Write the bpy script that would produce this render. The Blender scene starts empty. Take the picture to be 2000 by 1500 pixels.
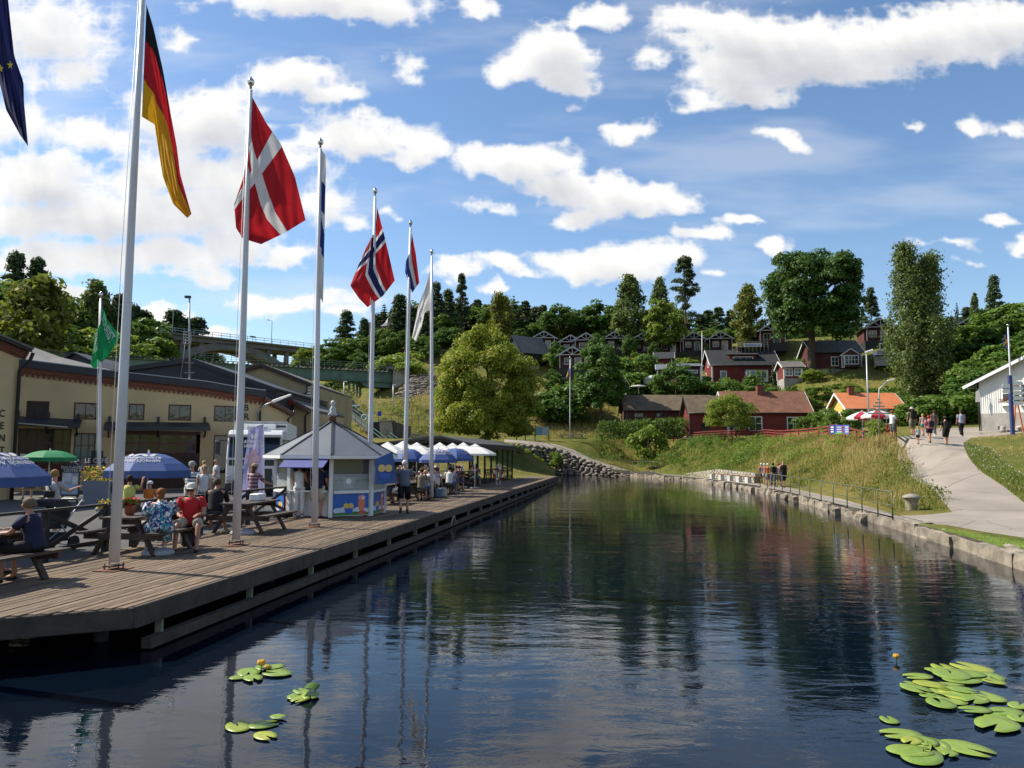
import bpy,bmesh,math,random
import numpy as np
from mathutils import Vector,Matrix,noise as mnoise
from mathutils.geometry import delaunay_2d_cdt
R=math.radians
random.seed(7)
rng=np.random.default_rng(7)
SC=bpy.context.scene
COL=SC.collection
# ---------------------------------------------------------------- camera
CAM=np.array([0.0,0.0,2.7])
F,PITCH,ROLL=1500.0,R(5.1),R(0.3)
_fw=np.array([0,math.cos(PITCH),math.sin(PITCH)])
_r0=np.array([1.0,0,0]);_u0=np.cross(_r0,_fw)
_rt=math.cos(ROLL)*_r0+math.sin(ROLL)*_u0
_up=-math.sin(ROLL)*_r0+math.cos(ROLL)*_u0
cd=bpy.data.cameras.new('camera');cam=bpy.data.objects.new('camera',cd);COL.objects.link(cam)
cd.sensor_width=36;cd.lens=36*F/2000;cd.clip_start=0.1;cd.clip_end=6000
cam.matrix_world=Matrix(((_rt[0],_up[0],-_fw[0],CAM[0]),(_rt[1],_up[1],-_fw[1],CAM[1]),
(_rt[2],_up[2],-_fw[2],CAM[2]),(0,0,0,1)))
SC.camera=cam
def ray(px,py):
 return _rt*((px-1000)/F)+_up*((750-py)/F)+_fw
def G(px,py,z=0.0): # where the sight line through a photo pixel meets height z
 d=ray(px,py);return Vector(CAM+d*((z-CAM[2])/d[2]))
def PX(p): # the photo pixel of a point
 d=np.array(p[:])-CAM;w=d@_fw;return float(1000+F*(d@_rt)/w),float(750-F*(d@_up)/w)
def D(px,py,Y): # where it meets the distance Y
 d=ray(px,py);return Vector(CAM+d*(Y/d[1]))
# ---------------------------------------------------------------- sky, sun, exposure
SUN_EL,SUN_AZ=R(46),R(-72) # azimuth from +Y towards +X
S=Vector((math.sin(SUN_AZ)*math.cos(SUN_EL),math.cos(SUN_AZ)*math.cos(SUN_EL),math.sin(SUN_EL)))
SKY_STRENGTH,CLOUD_STRENGTH,SUN_STRENGTH=0.108,0.66,5.0
SC.view_settings.view_transform='Standard';SC.view_settings.look='None'
SC.view_settings.gamma=1.0;SC.view_settings.use_curve_mapping=False
SC.view_settings.exposure=0.6
sl=bpy.data.lights.new('sun','SUN');sl.energy=SUN_STRENGTH;sl.angle=R(0.5);sl.color=(1.0,0.93,0.80)
so=bpy.data.objects.new('sun',sl);COL.objects.link(so);so.rotation_mode='QUATERNION'
so.rotation_quaternion=S.to_track_quat('Z','Y');so.location=(-60,40,60)
_tab=rng.random((256,256)).astype(np.float32)
def vn(x,y,s=0):
 xi=np.floor(x).astype(np.int32);yi=np.floor(y).astype(np.int32)
 fx=(x-xi).astype(np.float32);fy=(y-yi).astype(np.float32)
 fx=fx*fx*(3-2*fx);fy=fy*fy*(3-2*fy)
 xi+=37*s;yi+=91*s
 a=_tab[xi&255,yi&255];b=_tab[(xi+1)&255,yi&255]
 c=_tab[xi&255,(yi+1)&255];d=_tab[(xi+1)&255,(yi+1)&255]
 return(a*(1-fx)+b*fx)*(1-fy)+(c*(1-fx)+d*fx)*fy
def fbm(x,y,o=5,s=0):
 t=0;a=.5;n=0
 for k in range(o):
  t=t+a*vn(x,y,s+k);n+=a;a*=.52;x=x*2.03+11.3;y=y*2.03+5.7
 return t/n
def billow(x,y,o=5,s=0):
 t=0;a=.5;n=0
 for k in range(o):
  t=t+a*(1-np.abs(2*vn(x,y,s+k)-1));n+=a;a*=.55;x=x*2.1+3.3;y=y*2.1+8.7
 return t/n
def sstep(a,b,x):
 t=np.clip((x-a)/(b-a),0,1);return t*t*(3-2*t)
# clouds of this afternoon: where each stands in the sky (centre, half sizes, fullness)
CLOUDS=[
(600,0,290,62,1),(440,0,120,36,.8),(720,30,120,45,.9),(920,5,50,26,.7),(355,75,60,45,.55),
(60,60,250,150,.75),(130,150,190,90,.6),(20,250,120,90,.7),
(400,235,170,110,1),(290,215,110,70,.8),(560,150,110,58,.95),(640,180,85,48,.8),(700,255,150,62,1),(810,295,60,42,.8),
(190,270,140,60,.9),(90,345,140,70,.9),(330,330,170,80,1),(450,345,190,90,1),(560,300,120,70,1),
(60,420,150,60,.9),(210,410,200,70,1),(380,410,170,70,1),(640,375,85,60,.9),(690,420,50,35,.6),
(560,490,70,40,.9),(470,470,110,52,.9),(260,495,220,46,.85),(60,500,150,46,.8),(380,530,130,25,.6),
(590,590,160,38,1),(500,575,70,26,.7),(680,620,70,26,.7),(310,615,70,30,1),(390,640,70,22,.7),(100,572,110,26,.8),
(800,138,62,46,.62),(775,405,28,18,.5),(945,402,55,20,.6),
(1075,105,98,86,1.05),(1110,160,60,50,.9),(1190,25,80,34,.8),(1010,150,50,40,.7),
(1520,70,240,80,1.1),(1430,140,130,86,1.1),(1600,130,190,72,1.1),(1760,75,260,76,1.1),(1930,40,150,66,1.1),(1275,110,55,36,.7),
(1370,195,90,44,.8),(1480,190,110,40,.9),(1400,30,120,50,.9),
(1230,250,55,30,.7),(1195,240,28,18,.5),(1520,278,40,22,.7),(1905,245,48,38,.75),(1985,250,50,32,.6),(1775,247,30,16,.45),
(990,315,115,48,.95),(1080,300,48,36,.85),(920,300,50,40,.7),(1090,365,95,48,.95),(1210,378,150,46,1),(1130,425,55,28,.8),(1310,390,50,20,.6),
(1355,452,62,24,.85),(1430,426,36,18,.7),(1497,472,36,18,.75),
(1180,512,170,46,1),(1300,500,90,42,.95),(975,522,62,34,.9),(880,522,62,28,.8),(1090,500,60,30,.8),(1390,525,34,18,.6),(960,572,44,20,.9),(1020,540,60,20,.6),
(1945,428,40,12,.5),(1985,465,44,20,.7),(1840,472,70,10,.35),(1880,505,40,10,.35)]
def shade(fld,n,dx,dy):
 t=np.clip(fld,0,1.3);acc=0
 for k in range(1,n+1):
  acc=acc+np.roll(np.roll(t,int(round(-dy*k)),0),int(round(-dx*k)),1)
 return acc/n
def pack(img_name,w,h,light,alpha):
 lit=np.stack([0.40+0.62*light,0.43+0.58*light,0.52+0.47*light,alpha],-1).astype(np.float32)
 im=bpy.data.images.new(img_name,w,h,alpha=True,float_buffer=True)
 im.colorspace_settings.name='Non-Color';im.alpha_mode='CHANNEL_PACKED'
 im.pixels.foreach_set(lit.ravel());im.update();im.pack();return im
def cloud_front():
 W,H=1600,840;U,V=np.meshgrid(np.linspace(-.8,.8,W),np.linspace(-.12,.72,H))
 wx=(fbm(U*9,V*12,5,3)-.5);wy=(fbm(U*9+40,V*12,5,9)-.5)
 wx2=(fbm(U*40,V*50,4,23)-.5);wy2=(fbm(U*40+40,V*50,4,29)-.5)
 u=U+wx*.07+wx2*.016;v=V+wy*.06+wy2*.016
 f=np.full(U.shape,-1.0)
 for cx,cy,rx,ry,s in CLOUDS:
  d=ray(cx,cy);u0,v0=d[0]/d[1],d[2]/d[1]
  dv=(v-v0)/(ry*1.06/F);dv=np.where(dv<0,dv*1.25,dv)
  b=s*(1-np.sqrt(((u-u0)/(rx*1.06/F))**2+dv**2))
  m=np.maximum(f,b);f=m+.06*np.exp(-np.abs(f-b)*9)
 det=billow(U*30,V*40,6,40)-.62
 big=fbm(U*7,V*13,4,60)-.5
 f=f*1.25+det*.70+big*.85-.07*(1+sstep(-.1,-.35,U))
 alpha=sstep(-.06,.44,f)*(.92+.08*sstep(.3,.9,f))
 veil=sstep(.50,.80,fbm(U*3.2+5,V*15,5,77))*.22
 acc=shade(f,8,-3.0,6.5)
 light=np.exp(-1.35*np.clip(acc-.10,0,2))*1.14+.08+(billow(U*16,V*24,5,50)-.6)*.28
 light=np.clip(light+.25*(1-alpha),0,1.06)
 alpha=1-(1-alpha)*(1-veil)
 edge=sstep(.8,.71,np.abs(U))*sstep(.72,.66,V)*sstep(-.12,-.05,V)
 return pack('cloud field ahead',W,H,light,alpha),edge
def cloud_round():
 W,H=1024,512;az,el=np.meshgrid(np.linspace(-np.pi,np.pi,W),np.linspace(-np.pi/2,np.pi/2,H))
 z=np.maximum(np.sin(el),.0)+.12;X=np.cos(el)*np.cos(az)/z;Y=np.cos(el)*np.sin(az)/z
 f=(fbm(X*.9+60,Y*.9+60,6,5)-.50)*3.4+(billow(X*4+90,Y*4+90,4,15)-.62)*.6
 alpha=sstep(0,.5,f)*sstep(-.02,.06,el)
 light=np.clip(np.exp(-.9*shade(f,5,0,3))*1.1+.12,0,1)
 return pack('cloud field around',W,H,light,alpha),pack('cloud cover around',W,H,alpha*2-1,alpha)
W_=bpy.data.worlds.new('World');SC.world=W_;W_.use_nodes=True
nt=W_.node_tree;nt.nodes.clear();L=nt.links.new
def wn(t,**k):
 n=nt.nodes.new(t)
 for a,b in k.items():setattr(n,a,b)
 return n
def wm(op,a,b=None,c=None):
 n=wn('ShaderNodeMath',operation=op)
 for i,s in enumerate((a,b,c)):
  if s is None:continue
  if isinstance(s,(int,float)):n.inputs[i].default_value=s
  else:L(s,n.inputs[i])
 return n.outputs[0]
sky=wn('ShaderNodeTexSky',sky_type='NISHITA');sky.sun_disc=False
sky.sun_elevation=SUN_EL;sky.sun_rotation=SUN_AZ%(2*math.pi);sky.air_density=1.0;sky.dust_density=0.3;sky.ozone_density=2.2
tc=wn('ShaderNodeTexCoord');sep=wn('ShaderNodeSeparateXYZ');L(tc.outputs['Generated'],sep.inputs[0])
ix,iy,iz=sep.outputs
yy=wm('MAXIMUM',iy,0.05);gu=wm('DIVIDE',ix,yy);gv=wm('DIVIDE',iz,yy)
cu=wn('ShaderNodeCombineXYZ');L(wm('MULTIPLY_ADD',gu,1/1.6,.5),cu.inputs[0]);L(wm('MULTIPLY_ADD',gv,1/.84,.12/.84),cu.inputs[1])
im_f,_=cloud_front();im_r,im_a=cloud_round()
tf=wn('ShaderNodeTexImage',image=im_f,extension='EXTEND',interpolation='Cubic');L(cu.outputs[0],tf.inputs[0])
tr=wn('ShaderNodeTexEnvironment',image=im_r);L(tc.outputs['Generated'],tr.inputs[0])
ta=wn('ShaderNodeTexEnvironment',image=im_a);L(tc.outputs['Generated'],ta.inputs[0])
sa=wn('ShaderNodeSeparateColor');L(ta.outputs[0],sa.inputs[0])
def ramp(x,a,b):
 n=wn('ShaderNodeMapRange',interpolation_type='SMOOTHSTEP');L(x,n.inputs[0]);n.inputs[1].default_value=a;n.inputs[2].default_value=b
 return n.outputs[0]
mask=wm('MULTIPLY',wm('MULTIPLY',ramp(wm('ABSOLUTE',gu),.79,.70),ramp(gv,.70,.62)),ramp(iy,.06,.2))
mxc=wn('ShaderNodeMix',data_type='RGBA');L(mask,mxc.inputs[0]);L(tr.outputs[0],mxc.inputs[6]);L(tf.outputs[0],mxc.inputs[7])
mxa=wn('ShaderNodeMix',data_type='FLOAT');L(mask,mxa.inputs[0]);L(sa.outputs[0],mxa.inputs[2]);L(tf.outputs[1],mxa.inputs[3])
bs=wn('ShaderNodeBackground');bs.inputs[1].default_value=SKY_STRENGTH;_hs=wn('ShaderNodeHueSaturation');_hs.inputs['Saturation'].default_value=1.08;L(sky.outputs[0],_hs.inputs['Color']);L(_hs.outputs[0],bs.inputs[0])
bc=wn('ShaderNodeBackground');bc.inputs[1].default_value=CLOUD_STRENGTH;L(mxc.outputs[2],bc.inputs[0])
ms=wn('ShaderNodeMixShader');L(mxa.outputs[0],ms.inputs[0]);L(bs.outputs[0],ms.inputs[1]);L(bc.outputs[0],ms.inputs[2])
wo=wn('ShaderNodeOutputWorld');L(ms.outputs[0],wo.inputs[0])
W_.cycles.sampling_method='MANUAL';W_.cycles.sample_map_resolution=1024
cy=SC.cycles;cy.use_denoising=True;cy.max_bounces=6;cy.diffuse_bounces=2;cy.glossy_bounces=3;cy.transmission_bounces=4
cy.transparent_max_bounces=6;cy.caustics_reflective=False;cy.caustics_refractive=False;cy.sample_clamp_indirect=6
# ---------------------------------------------------------------- materials
MATS={}
def _mat(name):
 m=bpy.data.materials.new(name);m.use_nodes=True;t=m.node_tree;t.nodes.clear()
 o=t.nodes.new('ShaderNodeOutputMaterial');return m,t,o
def _in(t,sock,v):
 if hasattr(v,'is_output')or hasattr(v,'links'):t.links.new(v,sock)
 elif isinstance(v,(tuple,list)):sock.default_value=(*v,1)if len(v)==3 else v
 else:sock.default_value=v
def _noise(t,scale,detail=4,rough=.55,vec=None,stretch=None,dist=0):
 n=t.nodes.new('ShaderNodeTexNoise');n.inputs['Scale'].default_value=scale;n.inputs['Detail'].default_value=detail
 n.inputs['Roughness'].default_value=rough;n.inputs['Distortion'].default_value=dist
 if vec is None:
  vec=t.nodes.new('ShaderNodeNewGeometry').outputs['Position']
 if stretch:
  mp=t.nodes.new('ShaderNodeMapping');mp.inputs['Scale'].default_value=stretch[:3]
  if len(stretch)>3:mp.inputs['Rotation'].default_value=(0,0,stretch[3])
  t.links.new(vec,mp.inputs[0]);vec=mp.outputs[0]
 t.links.new(vec,n.inputs['Vector']);return n.outputs[0]
def _ramp(t,f,stops):
 r=t.nodes.new('ShaderNodeValToRGB');e=r.color_ramp.elements
 while len(e)<len(stops):e.new(.5)
 for k,(p,c)in enumerate(stops):
  e[k].position=p;e[k].color=(*c,1)if len(c)==3 else c
 t.links.new(f,r.inputs[0]);return r.outputs[0]
def _mix(t,f,a,b,mode='MIX'):
 n=t.nodes.new('ShaderNodeMix');n.data_type='RGBA';n.blend_type=mode;n.clamp_factor=True
 _in(t,n.inputs[0],f);_in(t,n.inputs[6],a);_in(t,n.inputs[7],b);return n.outputs[2]
def _bump(t,h,s,d=.02):
 b=t.nodes.new('ShaderNodeBump');b.inputs['Strength'].default_value=s;b.inputs['Distance'].default_value=d
 t.links.new(h,b.inputs['Height']);return b.outputs[0]
def paint(name,c,rough=.6,var=.18,scale=3.0,bump=0.0,bscale=30,metal=0.0,island=0.0,spec=.5,stretch=None,trans=0.0):
 """a surface of one colour with the uneven tone, grain and wear of a real one"""
 if name in MATS:return MATS[name]
 m,t,o=_mat(name);p=t.nodes.new('ShaderNodeBsdfPrincipled')
 dark=tuple(x*(1-var)for x in c);lite=tuple(min(1,x*(1+var))for x in c)
 n=_noise(t,scale,5,.6,stretch=stretch)
 col=_ramp(t,n,[(.3,dark),(.7,lite)])
 if island:
  g=t.nodes.new('ShaderNodeNewGeometry');oi=t.nodes.new('ShaderNodeObjectInfo')
  a=t.nodes.new('ShaderNodeMath');a.operation='ADD';t.links.new(g.outputs['Random Per Island'],a.inputs[0]);t.links.new(oi.outputs['Random'],a.inputs[1])
  w=t.nodes.new('ShaderNodeMath');w.operation='FRACT';t.links.new(a.outputs[0],w.inputs[0])
  lo,hi=1-island,1+island
  col=_mix(t,1.0,col,_ramp(t,w.outputs[0],[(0,(lo,lo,lo)),(1,(hi,hi*.99,hi*.97))]),'MULTIPLY')
 t.links.new(col,p.inputs['Base Color']);p.inputs['Roughness'].default_value=rough;p.inputs['Metallic'].default_value=metal
 p.inputs['Specular IOR Level'].default_value=spec
 if bump:t.links.new(_bump(t,_noise(t,bscale,4,.6,stretch=stretch),bump,.03),p.inputs['Normal'])
 out=p.outputs[0]
 if trans:
  tr=t.nodes.new('ShaderNodeBsdfTranslucent');t.links.new(col,tr.inputs[0])
  mx=t.nodes.new('ShaderNodeMixShader');mx.inputs[0].default_value=trans
  t.links.new(out,mx.inputs[1]);t.links.new(tr.outputs[0],mx.inputs[2]);out=mx.outputs[0]
 t.links.new(out,o.inputs[0]);MATS[name]=m;return m
def leafmat(name,c1,c2,trans=.32,c3=None,rough=.55):
 if name in MATS:return MATS[name]
 m,t,o=_mat(name);g=t.nodes.new('ShaderNodeNewGeometry');oi=t.nodes.new('ShaderNodeObjectInfo')
 n=_noise(t,.55,3,.6)
 a=t.nodes.new('ShaderNodeMath');a.operation='MULTIPLY_ADD';t.links.new(g.outputs['Random Per Island'],a.inputs[0]);a.inputs[1].default_value=.5;t.links.new(n,a.inputs[2])
 b=t.nodes.new('ShaderNodeMath');b.operation='MULTIPLY_ADD';t.links.new(oi.outputs['Random'],b.inputs[0]);b.inputs[1].default_value=.25;t.links.new(a.outputs[0],b.inputs[2])
 col=_ramp(t,b.outputs[0],[(.38,c1),(.92,c2)]+([(1.18,c3)]if c3 else[]))
 p=t.nodes.new('ShaderNodeBsdfPrincipled');t.links.new(col,p.inputs['Base Color']);p.inputs['Roughness'].default_value=rough;p.inputs['Specular IOR Level'].default_value=.3
 tr=t.nodes.new('ShaderNodeBsdfTranslucent');t.links.new(_mix(t,.35,col,(.16,.22,.02)),tr.inputs[0])
 mx=t.nodes.new('ShaderNodeMixShader');mx.inputs[0].default_value=min(.5,trans*1.25);t.links.new(p.outputs[0],mx.inputs[1]);t.links.new(tr.outputs[0],mx.inputs[2])
 t.links.new(mx.outputs[0],o.inputs[0]);MATS[name]=m;return m
def glassmat(name,tint=(.02,.025,.03),rough=.05):
 if name in MATS:return MATS[name]
 m,t,o=_mat(name);p=t.nodes.new('ShaderNodeBsdfPrincipled');p.inputs['Base Color'].default_value=(*tint,1)
 p.inputs['Roughness'].default_value=rough;p.inputs['Specular IOR Level'].default_value=.8
 t.links.new(_bump(t,_noise(t,2.5,2),.08,.05),p.inputs['Normal'])
 t.links.new(p.outputs[0],o.inputs[0]);MATS[name]=m;return m
# ---------------------------------------------------------------- meshes and objects
def tag(o,label=None,cat=None,group=None,kind=None):
 if label:o['label']=label
 if cat:o['category']=cat
 if group:o['group']=group
 if kind:o['kind']=kind
 return o
def thing(name,label,cat,loc=(0,0,0),rz=0.0,group=None):
 o=bpy.data.objects.new(name,None);COL.objects.link(o);o.location=loc;o.rotation_euler=(0,0,rz);o.empty_display_size=.2
 return tag(o,label,cat,group)
def kids(o):return[c for c in o.children]
def dup(o,loc=None,rz=None,label=None,scale=None,group=None,parent=None):
 c=o.copy();COL.objects.link(c)
 if parent is not None:c.parent=parent;KIDS.setdefault(parent.name,[]).append(c)
 if loc is not None:c.location=loc
 if rz is not None:c.rotation_euler=(0,0,rz)
 if scale is not None:c.scale=scale if hasattr(scale,'__len__')else(scale,)*3
 if label:c['label']=label
 if group:c['group']=group
 for ch in KIDS.get(o.name,[]):dup(ch,parent=c)
 return c
KIDS={}
def put(name,me,mats,parent=None,loc=None):
 o=bpy.data.objects.new(name,me);COL.objects.link(o)
 for m in(mats if isinstance(mats,(list,tuple))else[mats]):
  if len(me.materials)<60 and not(me.users>1):me.materials.append(m)
 if parent is not None:
  o.parent=parent;KIDS.setdefault(parent.name,[]).append(o)
 if loc is not None:o.location=loc
 return o
def copyin(src,parent,loc=(0,0,0),rot=(0,0,0),scale=(1,1,1)): # one more piece sharing a mesh
 o=src.copy();COL.objects.link(o);o.parent=parent;o.location=loc;o.rotation_euler=rot;o.scale=scale
 KIDS.setdefault(parent.name,[]).append(o);return o
def wloc(p):
 v=Vector((0,0,0))
 while p is not None:v=v+p.location;p=p.parent
 return v
def arrmesh(name,V,Fc,mi=None,smooth=False):
 me=bpy.data.meshes.new(name);V=np.asarray(V,np.float32);Fc=np.asarray(Fc,np.int32);k=Fc.shape[1];n=len(Fc)
 me.vertices.add(len(V));me.vertices.foreach_set('co',V.ravel())
 me.loops.add(n*k);me.loops.foreach_set('vertex_index',Fc.ravel())
 me.polygons.add(n);me.polygons.foreach_set('loop_start',np.arange(0,n*k,k,dtype=np.int32))
 if mi is not None:me.polygons.foreach_set('material_index',np.asarray(mi,np.int32))
 if smooth:me.polygons.foreach_set('use_smooth',np.ones(n,bool))
 me.update(calc_edges=True);return me
class MB:
 """collects shapes that belong to ONE part"""
 def __init__(s):s.v=[];s.f=[];s.m=[];s.sm=[];s.cur=0;s.smooth=False
 def add(s,vs,fs):
  b=len(s.v);s.v+=[tuple(v)for v in vs]
  for f in fs:s.f.append([b+i for i in f]);s.m.append(s.cur);s.sm.append(s.smooth)
  return s
 def mat(s,i):s.cur=i;return s
 def box(s,lo,hi,rz=0,c=None):
  vs=[Vector((x,y,z))for z in(lo[2],hi[2])for y in(lo[1],hi[1])for x in(lo[0],hi[0])]
  if rz:
   M=Matrix.Rotation(rz,3,'Z');o=Vector(c)if c else Vector((0,0,0));vs=[M@(v-o)+o for v in vs]
  return s.add(vs,[(0,2,3,1),(4,5,7,6),(0,1,5,4),(2,6,7,3),(0,4,6,2),(1,3,7,5)])
 def cbox(s,c,size,rz=0):
  c=Vector(c);h=Vector(size)/2;return s.box(c-h,c+h,rz,c)
 def bar(s,a,b,w,h,up=(0,0,1),w2=None,h2=None):
  a,b=Vector(a),Vector(b);d=(b-a).normalized();u=Vector(up)
  if abs(d.dot(u))>.98:u=Vector((0,1,0))if abs(d.y)<.9 else Vector((1,0,0))
  r=d.cross(u).normalized();u=r.cross(d).normalized();w2=w2 or w;h2=h2 or h
  vs=[p+r*(x*ww/2)+u*(y*hh/2)for p,ww,hh in((a,w,h),(b,w2,h2))for x,y in((-1,-1),(1,-1),(1,1),(-1,1))]
  return s.add(vs,[(3,2,1,0),(4,5,6,7),(0,1,5,4),(1,2,6,5),(2,3,7,6),(3,0,4,7)])
 def tube(s,pts,rad,n=8,cap=True):
  pts=[Vector(p)for p in pts];rad=rad if hasattr(rad,'__len__')else[rad]*len(pts);rings=[]
  u=None;sm=s.smooth;s.smooth=True;b=len(s.v)
  for i,p in enumerate(pts):
   d=(pts[min(i+1,len(pts)-1)]-pts[max(i-1,0)]).normalized()
   if u is None:u=d.orthogonal().normalized()
   u=(u-d*u.dot(d));u=u.normalized()if u.length>1e-6 else d.orthogonal().normalized();w=d.cross(u)
   s.v+=[tuple(p+(u*math.cos(a)+w*math.sin(a))*rad[i])for a in(2*math.pi*k/n for k in range(n))]
  for i in range(len(pts)-1):
   for k in range(n):
    s.f.append([b+i*n+k,b+i*n+(k+1)%n,b+(i+1)*n+(k+1)%n,b+(i+1)*n+k]);s.m.append(s.cur);s.sm.append(True)
  if cap:
   s.f.append([b+k for k in reversed(range(n))]);s.f.append([b+(len(pts)-1)*n+k for k in range(n)]);s.m+=[s.cur]*2;s.sm+=[False]*2
  s.smooth=sm;return s
 def lathe(s,c,prof,n=16,a0=0,sx=1,sy=1,smooth=True):
  c=Vector(c);b=len(s.v)
  for r,z in prof:s.v+=[(c.x+sx*r*math.cos(a0+2*math.pi*k/n),c.y+sy*r*math.sin(a0+2*math.pi*k/n),c.z+z)for k in range(n)]
  for i in range(len(prof)-1):
   for k in range(n):
    s.f.append([b+i*n+k,b+i*n+(k+1)%n,b+(i+1)*n+(k+1)%n,b+(i+1)*n+k]);s.m.append(s.cur);s.sm.append(smooth)
  for i,rev in((0,True),(len(prof)-1,False)):
   if prof[i][0]>1e-4:
    q=[b+i*n+k for k in range(n)];s.f.append(q[::-1]if rev else q);s.m.append(s.cur);s.sm.append(False)
  return s
 def ball(s,c,r,n=10,k=7):
  r=r if hasattr(r,'__len__')else(r,)*3
  pr=[(max(1e-5,math.sin(math.pi*i/(k-1))),-math.cos(math.pi*i/(k-1))*r[2])for i in range(k)]
  return s.lathe(c,pr,n,0,r[0],r[1])
 def prism(s,poly,d):
  poly=[Vector(p)for p in poly];d=Vector(d);n=len(poly)
  return s.add(poly+[p+d for p in poly],[list(range(n))[::-1],list(range(n,2*n))]+[(i,(i+1)%n,n+(i+1)%n,n+i)for i in range(n)])
 def quad(s,*p):return s.add(p,[list(range(len(p)))])
 def mesh(s,name,off=(0,0,0)):
  me=bpy.data.meshes.new(name);o=Vector(off)
  me.from_pydata([Vector(v)-o for v in s.v],[],s.f);me.polygons.foreach_set('material_index',s.m);me.polygons.foreach_set('use_smooth',s.sm)
  me.update();return me
 def build(s,name,mats,parent=None,world=True,bevel=0,loc=None):
  off=wloc(parent)if(parent is not None and world)else Vector((0,0,0))
  me=s.mesh(name,off)
  if bevel:
   bm=bmesh.new();bm.from_mesh(me);bmesh.ops.bevel(bm,geom=list(bm.edges),offset=bevel,segments=1,affect='EDGES',clamp_overlap=True)
   bm.to_mesh(me);bm.free()
  return put(name,me,mats,parent,loc)
def solo(name,mb,mats,label,cat,group=None,kind=None,base=None,bevel=0):
 """a thing that is one mesh, its origin at its base"""
 b=Vector(base)if base is not None else Vector((0,0,0));me=mb.mesh(name,b)
 if bevel:
  bm=bmesh.new();bm.from_mesh(me);bmesh.ops.bevel(bm,geom=list(bm.edges),offset=bevel,segments=1,affect='EDGES',clamp_overlap=True);bm.to_mesh(me);bm.free()
 return tag(put(name,me,mats,None,b),label,cat,group,kind)
def text_tris(body,size=1.0,font_bold=True,align='CENTER',spacing=1.0):
 cu=bpy.data.curves.new('lettering','FONT');cu.body=body;cu.size=size;cu.align_x=align;cu.align_y='CENTER';cu.space_character=spacing
 cu.offset=.018*size if font_bold else 0;cu.resolution_u=2
 ob=bpy.data.objects.new('lettering',cu);me=bpy.data.meshes.new_from_object(ob)
 V=np.array([v.co[:]for v in me.vertices]).reshape(-1,3);P=[list(p.vertices)for p in me.polygons]
 bpy.data.objects.remove(ob);bpy.data.meshes.remove(me);bpy.data.curves.remove(cu);return V,P
def lettering(body,origin,right,up,size,mat,parent,name='lettering',mirror=False,spacing=1.0):
 """flat print lying on a surface"""
 V,P=text_tris(body,size,spacing=spacing);o=Vector(origin);r=Vector(right).normalized();u=Vector(up).normalized()
 if mirror:V[:,0]*=-1
 mb=MB();mb.add([o+r*v[0]+u*v[1]for v in V],P);return mb.build(name,mat,parent)
# ---------------------------------------------------------------- common materials
M={}
M['white']=paint('white paint',(.78,.78,.77),.45,.06,2)
M['whitemetal']=paint('white powder coat',(.80,.80,.80),.35,.04,4)
M['polewhite']=paint('white flagpole lacquer',(.62,.63,.66),.3,.05,1.5)
M['chrome']=paint('polished metal',(.6,.6,.6),.2,.1,4,metal=1)
M['rust']=paint('rusty steel',(.16,.065,.035),.8,.4,12,.3,60)
M['darkmetal']=paint('dark metal',(.025,.026,.028),.45,.2,6)
M['greymetal']=paint('galvanised steel',(.36,.37,.38),.45,.15,5,metal=.4)
M['black']=paint('black rubber',(.012,.012,.013),.7,.2,10)
M['tar']=paint('tarred black timber',(.018,.016,.015),.6,.35,4,.25,40)
M['picnic']=paint('dark brown stained wood',(.050,.034,.026),.65,.4,5,.3,50)
M['falu']=paint('red boards',(.175,.020,.016),.8,.25,2,.2,40)
M['falu_dark']=paint('dark red boards',(.075,.016,.014),.8,.25,2,.2,40)
M['redfence']=paint('red fence paint',(.20,.032,.024),.7,.25,3)
M['roofblack']=paint('black roof tiles',(.022,.024,.028),.5,.3,3,.3,20,island=.25)
M['roofgrey']=paint('grey roofing felt',(.12,.115,.11),.9,.25,2,.3,30)
M['roofslate']=paint('slate grey sheet roof',(.13,.14,.16),.4,.10,1.5)
M['roofbrown']=paint('brown old tiles',(.135,.095,.055),.85,.35,2.5,.3,30,island=.3)
M['roofred']=paint('weathered red tiles',(.27,.115,.065),.85,.3,2.0,.3,30,island=.3)
M['rooforange']=paint('orange sheet roof',(.52,.17,.07),.6,.12,2)
M['yellow']=paint('pale yellow render',(.50,.385,.215),.9,.10,.7,.15,60)
M['yellow_bright']=paint('yellow boards',(.62,.43,.10),.8,.12,2)
M['brick']=paint('red brick',(.17,.058,.038),.9,.35,8,.3,30,island=.25)
M['navy']=paint('dark navy sheet roof',(.016,.018,.026),.55,.25,1.0)
M['brownframe']=paint('red brown window paint',(.075,.022,.018),.5,.2,6)
M['glass']=glassmat('window glass')
M['glasslight']=glassmat('pale window glass',(.14,.17,.19))
M['conc']=paint('weathered concrete',(.30,.28,.255),.9,.25,1.2,.3,12)
M['concdark']=paint('dark bridge concrete',(.17,.165,.16),.9,.25,.5,.2,8)
M['steelgreen']=paint('green bridge paint',(.085,.155,.125),.6,.25,.8,.1,20)
M['bark']=paint('bark',(.085,.062,.045),.95,.35,6,.6,14)
M['barkpine']=paint('pine bark',(.15,.085,.055),.95,.35,4,.5,12)
M['barkbirch']=paint('birch bark',(.42,.40,.37),.85,.5,5,.4,14)
M['stone']=paint('grey fieldstone',(.185,.16,.135),.95,.35,2.5,.6,10,island=.3)  # tone darkened as if shadow lay on the stones
M['granite']=paint('quay stone',(.235,.20,.155),.92,.40,1.8,.7,7,island=.2)
M['skin']=paint('skin',(.50,.27,.18),.55,.08,5)
M['skin_tan']=paint('tanned skin',(.38,.18,.11),.55,.08,5)
M['umbblue']=paint('blue parasol cloth',(.060,.115,.31),.7,.08,4,trans=.25)
M['umbwhite']=paint('white parasol cloth',(.80,.80,.78),.8,.04,4,trans=.35)
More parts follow.
